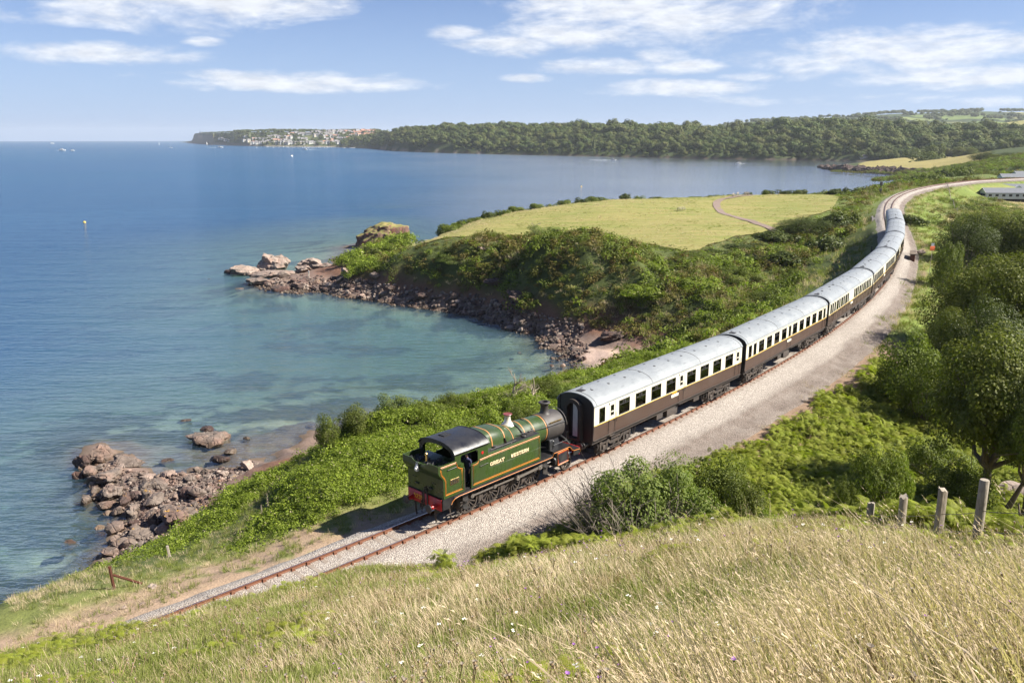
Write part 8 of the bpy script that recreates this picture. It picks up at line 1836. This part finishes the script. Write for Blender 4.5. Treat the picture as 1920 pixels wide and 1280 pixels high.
# ------------------------------------------------------------------ benches and picnic table on the field
def bench(u, v, y, rz, lab):
    x = aty(u, v, y)[0]; g = float(height(np.array([x]), np.array([y]))[0]) + .28; o = tag(empty('bench', (x, y, g), rz), lab, 'bench', 'benches on the headland')
    for k in range(3): MB().cham(-.85, .85, -.24 + k * .17, -.10 + k * .17, .44, .48, .008).build('seat_slat', M['post_wood'], o)
    for k in range(3): MB().cham(-.85, .85, -.02, .02, .55 + k * .16, .67 + k * .16, .008).build('back_slat', M['post_wood'], o, loc=(0, .30, 0))
    for sx in (-.7, .7): MB().box(sx - .04, sx + .04, -.24, .34, .38, .44).box(sx - .04, sx + .04, -.24, -.16, 0, .40).box(sx - .04, sx + .04, .26, .34, 0, 1.0).box(sx - .04, sx + .04, -.24, .3, .62, .67).build('leg', M['post_wood'], o)
bench(1376, 379, 262, R(55), 'wooden bench at the bend of the headland path'); bench(1381, 376, 268, R(235), 'second wooden bench back to back with the one at the path bend'); bench(1400, 372.5, 275, R(10), 'bench at the seaward end of the headland path')
x = aty(1277, 396, 228)[0]; g = float(height(np.array([x]), np.array([228.]))[0]) + .28; o = tag(empty('picnic_table', (x, 228, g), R(20)), 'wooden picnic table alone on the mown field', 'picnic table'); o.scale = (1.15,) * 3
for k in range(5): MB().cham(-.95, .95, -.38 + k * .155, -.24 + k * .155, .72, .76, .008).build('top_plank', M['post_wood'], o)
for sy in (-.75, .75): MB().cham(-.95, .95, sy - .13, sy + .13, .43, .47, .008).build('bench_plank', M['post_wood'], o)
for sx in (-.65, .65):
    mb = MB(); mb.box(sx - .04, sx + .04, -.85, .85, .37, .43); mb.tube([(sx, -.30, .72), (sx, -.62, 0)], .05, 4); mb.tube([(sx, .30, .72), (sx, .62, 0)], .05, 4); mb.build('leg_frame', M['post_wood'], o)
# walker on the rocks
pm = standing('person', [M['house_white'], M['skin'], M['flower_white'], M['dark']], 0.0, 'down')
p = at(579, 518, 1.6); g = float(height(np.array([p[0]]), np.array([p[1]]))[0]); o = tag(link('person', pm, None, (p[0], p[1], max(g, .9)), (0, 0, R(40))), 'walker in white top standing on the rocks at the headland tip', 'person'); head_parts(o, (.05, 0, 1.70), 0, hairm[0])

# ------------------------------------------------------------------ static caravans
def caravan(u, y, zg, L_, W, rz, style, lab):
    x = aty(u, 360, y)[0]; o = tag(empty('static_caravan', (x, y, zg), rz), lab, 'caravan', 'static caravans beside the line'); hw_ = W / 2; H = 2.35
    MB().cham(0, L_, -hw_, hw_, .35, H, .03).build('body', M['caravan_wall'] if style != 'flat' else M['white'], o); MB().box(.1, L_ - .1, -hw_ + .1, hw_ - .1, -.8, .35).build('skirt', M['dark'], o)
    if style == 'flat': MB().loft([[(a, -hw_ - .1, H), (a, -hw_ * .5, H + .22), (a, 0, H + .28), (a, hw_ * .5, H + .22), (a, hw_ + .1, H)] for a in (-.1, L_ + .1)]).build('roof', M['white'], o)
    else:
        r_ = MB().prism([(-hw_ - .25, H - .05), (0, H + 1.5), (hw_ + .25, H - .05), (hw_ + .25, H + .03), (0, H + 1.6), (-hw_ - .25, H + .03)], 'x', -.3, L_ + .2).build('roof', M['roof_slate'], o); MB().prism([(-hw_, H), (hw_, H), (0, H + 1.48)], 'x', .0, .05).build('gable', M['caravan_wall'], o)
        mb = MB()
        for sg in (-1, 1): mb.prism([(sg * (hw_ + .25), H - .08), (0, H + 1.52), (0, H + 1.63), (sg * (hw_ + .25), H + .06)], 'x', -.33, -.28)
        mb.build('bargeboard', M['white'], o)
        if style == 'dormer':
            dm = MB().prism([(L_ * .55, H + .05), (L_ * .55 + 3.4, H + .05), (L_ * .55 + 1.7, H + 1.15)], 'y', -hw_ - .3, 0).build('dormer', M['white'], o)
    mb = None
    for k in range(int(L_ // 2.2)):
        a = .7 + k * 2.2; f_ = MB().box(a - .05, a + 1.15, -hw_ - .03, -hw_ + .02, 1.05, 2.0).build('window', M['white'], o); MB().box(a + .02, a + 1.08, -hw_ - .045, -hw_ - .02, 1.12, 1.93).build('pane', M['window_dark'], f_)
    f_ = MB().box(-.03, .02, -hw_ * .75, hw_ * .75, .85, 2.05).build('window', M['white'], o); MB().box(-.045, -.02, -hw_ * .7, -.05, .95, 1.98).build('pane', M['window_dark'], f_); MB().box(-.045, -.02, .05, hw_ * .7, .95, 1.98).build('pane', M['window_dark'], f_)
    if style != 'flat':
        d = MB().box(-2.2, -.1, -hw_, hw_, .25, .35).build('deck', M['white'], o); mb = MB(); [mb.box(-2.2, -2.15, a - .03, a + .03, .35, 1.35) for a in np.linspace(-hw_, hw_, 9)]; mb.box(-2.22, -2.12, -hw_, hw_, 1.33, 1.39); [mb.box(b - .03, b + .03, -hw_, -hw_ + .05, .35, 1.35) for b in np.linspace(-2.1, -.2, 6)]; mb.box(-2.2, -.1, -hw_, -hw_ + .06, 1.33, 1.39); mb.build('railing', M['white'], d)
caravan(1843, 298, 14.6, 16, 6.0, R(-6), 'gable', 'slate-roofed static caravan nearest the trees'); caravan(1820, 318, 15.0, 24, 6.4, R(-8), 'dormer', 'slate-roofed static caravan with a white dormer gable, end facing the line')
caravan(1832, 346, 14.6, 19, 3.4, R(-3), 'flat', 'flat-roofed white caravan behind the dormer one'); caravan(1842, 362, 14.9, 19, 3.4, R(-3), 'flat', 'second flat-roofed white caravan, further back'); caravan(1872, 398, 15.4, 22, 5.5, R(-4), 'gable', 'dark slate caravan roof behind the white ones'); caravan(1898, 430, 15.4, 24, 5.5, R(-4), 'gable', 'furthest dark slate caravan roof at the picture edge')
f3 = empty('caravan_fence', tuple(aty(1790, 372, 268))); tag(f3, 'low brown fence in front of the caravan site', 'fence'); f0 = Vector(f3.location); fp = []
for k in range(12):
    q = aty(1773 + k * 2.2, 358 + k * 2.2, 300 - k * 6.5); g = float(height(np.array([q[0]]), np.array([q[1]]))[0]); MB().cham(-.06, .06, -.06, .06, -.3, 1.1, .01).build('post', M['post_wood'], f3, loc=Vector((q[0], q[1], g)) - f0); fp.append(Vector((q[0], q[1], g)) - f0)
for zz in (.5, .95): MB().tube([q + Vector((0, 0, zz)) for q in fp], .05, 4).build('rail', M['post_wood'], f3)

# ------------------------------------------------------------------ boats and buoys
HULL = None
def hull(mb, L_, W, H):
    rs = []
    for t_, w, z in ((-.5, .62, 0), (-.3, .9, -.02), (0, 1, -.02), (.25, .78, .06), (.42, .38, .16), (.5, .03, .24)): rs.append([(t_ * L_, -w * W / 2, H * (1 + z)), (t_ * L_, -w * W * .38, .0), (t_ * L_, 0, -.25), (t_ * L_, w * W * .38, .0), (t_ * L_, w * W / 2, H * (1 + z))])
    return mb.loft(rs)
t = NT('wake_foam'); p = t.pos(); n1 = t.noise(p, .6, 5, .7); c = t.pbr((.72, .76, .78), .7); tr = t.n('ShaderNodeBsdfTransparent'); ms = t.n('ShaderNodeMixShader'); t.l(t.rng(n1, .42, .55), ms.inputs[0]); t.l(tr.outputs[0], ms.inputs[1]); t.l(c, ms.inputs[2]); M['foam'] = t.done(ms.outputs[0])
def motorboat(u, v, L_, rz, lab, wake=0, sc=1.0):
    p = at(u, v, 0); o = tag(empty('motor_boat', (p[0], p[1], 0), rz), lab, 'boat', 'motor boats on the bay'); o.scale = (sc,) * 3
    hull(MB(), L_, L_ * .32, L_ * .13).build('hull', M['white'], o); MB().prism([(-.30 * L_, .12 * L_), (.22 * L_, .13 * L_), (.06 * L_, .27 * L_), (-.24 * L_, .28 * L_)], 'y', -.11 * L_, .11 * L_).build('cabin', M['white'], o); MB().box(-.2 * L_, .06 * L_, -.112 * L_, .112 * L_, .17 * L_, .24 * L_).build('windscreen', M['window_dark'], o)
    if wake: 
        mb = MB(); g = np.random.default_rng(int(u)); 
        rs = [[(-.3 * L_ - k * wake / 8, -(.1 + .05 * k) * L_, .05 + .12 * L_ * (.5 if k == 1 else .15 / (1 + k))), (-.3 * L_ - k * wake / 8, 0, .06 + .10 * L_ / (1 + k)), (-.3 * L_ - k * wake / 8, (.1 + .05 * k) * L_, .05 + .12 * L_ * (.5 if k == 1 else .15 / (1 + k)))] for k in range(9)]
        mb.loft(rs, caps=False, closed=False); mb.build('wake', M['foam'], o)
    return o
motorboat(117, 282.5, 12, R(10), 'white motor boat on the left of the open bay', 8, 1.6); motorboat(135.5, 283, 9, R(200), 'smaller motor boat right behind the white one on the left', 4, 1.4); motorboat(413, 277, 14, R(5), 'white motor cruiser heading out by the breakwater', 22, 1.6); motorboat(572, 281.3, 10, R(170), 'speedboat with a wake before the harbour', 34, 1.5); motorboat(1150, 300.5, 8, R(-8), 'speedboat with a white wake off the woods', 30, 1.2); motorboat(1384.5, 307, 7, R(190), 'small white boat near the wooded shore of the inner bay', 6, 1.2); motorboat(98, 269.5, 12, R(30), 'tiny white vessel near the horizon on the far left', 0, 2.0)
def yacht(u, v, L_, rz, sails, lab, group):
    p = at(u, v, 0); o = tag(empty('sailing_boat', (p[0], p[1], 0), rz), lab, 'boat', group); hull(MB(), L_, L_ * .28, L_ * .10).build('hull', M['white'], o); MB().tube([(.05 * L_, 0, .08 * L_), (.05 * L_, 0, 1.35 * L_)], [.10, .06], 6).build('mast', M['white'], o)
    MB().tube([(.05 * L_, 0, .24 * L_), (-.42 * L_, 0, .24 * L_)], .12, 5).build('boom', M['white'], o)
    if sails: MB().prism([(.02 * L_, .28 * L_), (-.40 * L_, .28 * L_), (-.02 * L_, 1.3 * L_)], 'y', -.03, .03).build('sail', M['white'], o); MB().prism([(.10 * L_, 1.1 * L_), (.46 * L_, .16 * L_), (.08 * L_, .2 * L_)], 'y', -.25, -.19).build('sail', M['white'], o)
    return o
yacht(298.5, 271.5, 13, R(100), True, 'yacht under white sail nearer the horizon', 'yachts on the open bay'); yacht(320, 277.5, 13, R(20), False, 'yacht with a bare mast left of the harbour', 'yachts on the open bay')
y0 = yacht(0, 275, 10, 0, False, 'moored white yacht with a bare mast off the far harbour', 'moored yachts off the far harbour'); first = True
for i in range(46):
    u = 478 + 190 * ((i + rng.uniform(0, 1)) / 46) ** .75; v = np.interp(u, [478, 560, 660], [275.6, 276.6, 277.2]) + rng.uniform(-.5, 1.5) * (1 if u < 600 else .6); p = at(u, v, 0); o = y0 if first else copy_tree(y0); first = False
    o.location = (p[0], p[1], 0); o.rotation_euler.z = rng.uniform(0, 6.28); s_ = rng.uniform(.75, 1.25); o.scale = (s_,) * 3
def buoy(u, v, r, mt, lab):
    p = at(u, v, 0); o = tag(empty('buoy', (p[0], p[1], 0)), lab, 'buoy', 'buoys'); MB().lathe([(.05, -r * .6), (r * .8, -r * .3), (r, .1 * r), (r * .85, r * .6), (r * .4, r * 1.0), (.05, r * 1.1)], n=14).build('float', mt, o); MB().tube([(0, 0, r), (0, 0, r * 1.7)], r * .10, 5).build('ring', M['iron'], o)
bw = paint('buoy_yellow', (.75, .50, .06), .5)
buoy(158.5, 417.5, .62, bw, 'orange-yellow buoy alone on the open water at the left'); buoy(547, 293.5, 2.6, M['white'], 'white round buoy in front of the far harbour'); buoy(1090, 350, .55, bw, 'pale yellow buoy in the middle of the inner bay')
# ------------------------------------------------------------------ summer haze: one closed box of thin air round the whole place
t = NT('haze_air'); pv = t.n('ShaderNodeVolumePrincipled'); pv.inputs['Color'].default_value = (.86, .93, 1.0, 1); pv.inputs['Density'].default_value = 4.5e-5; pv.inputs['Anisotropy'].default_value = .2
t.l(pv.outputs[0], t.out.inputs['Volume'])
hz_o = MB().box(-13500, 13500, -400, 13500, -18, 185).build('haze', t.m); tag(hz_o, 'thin blue summer haze over the bay', kind='stuff')
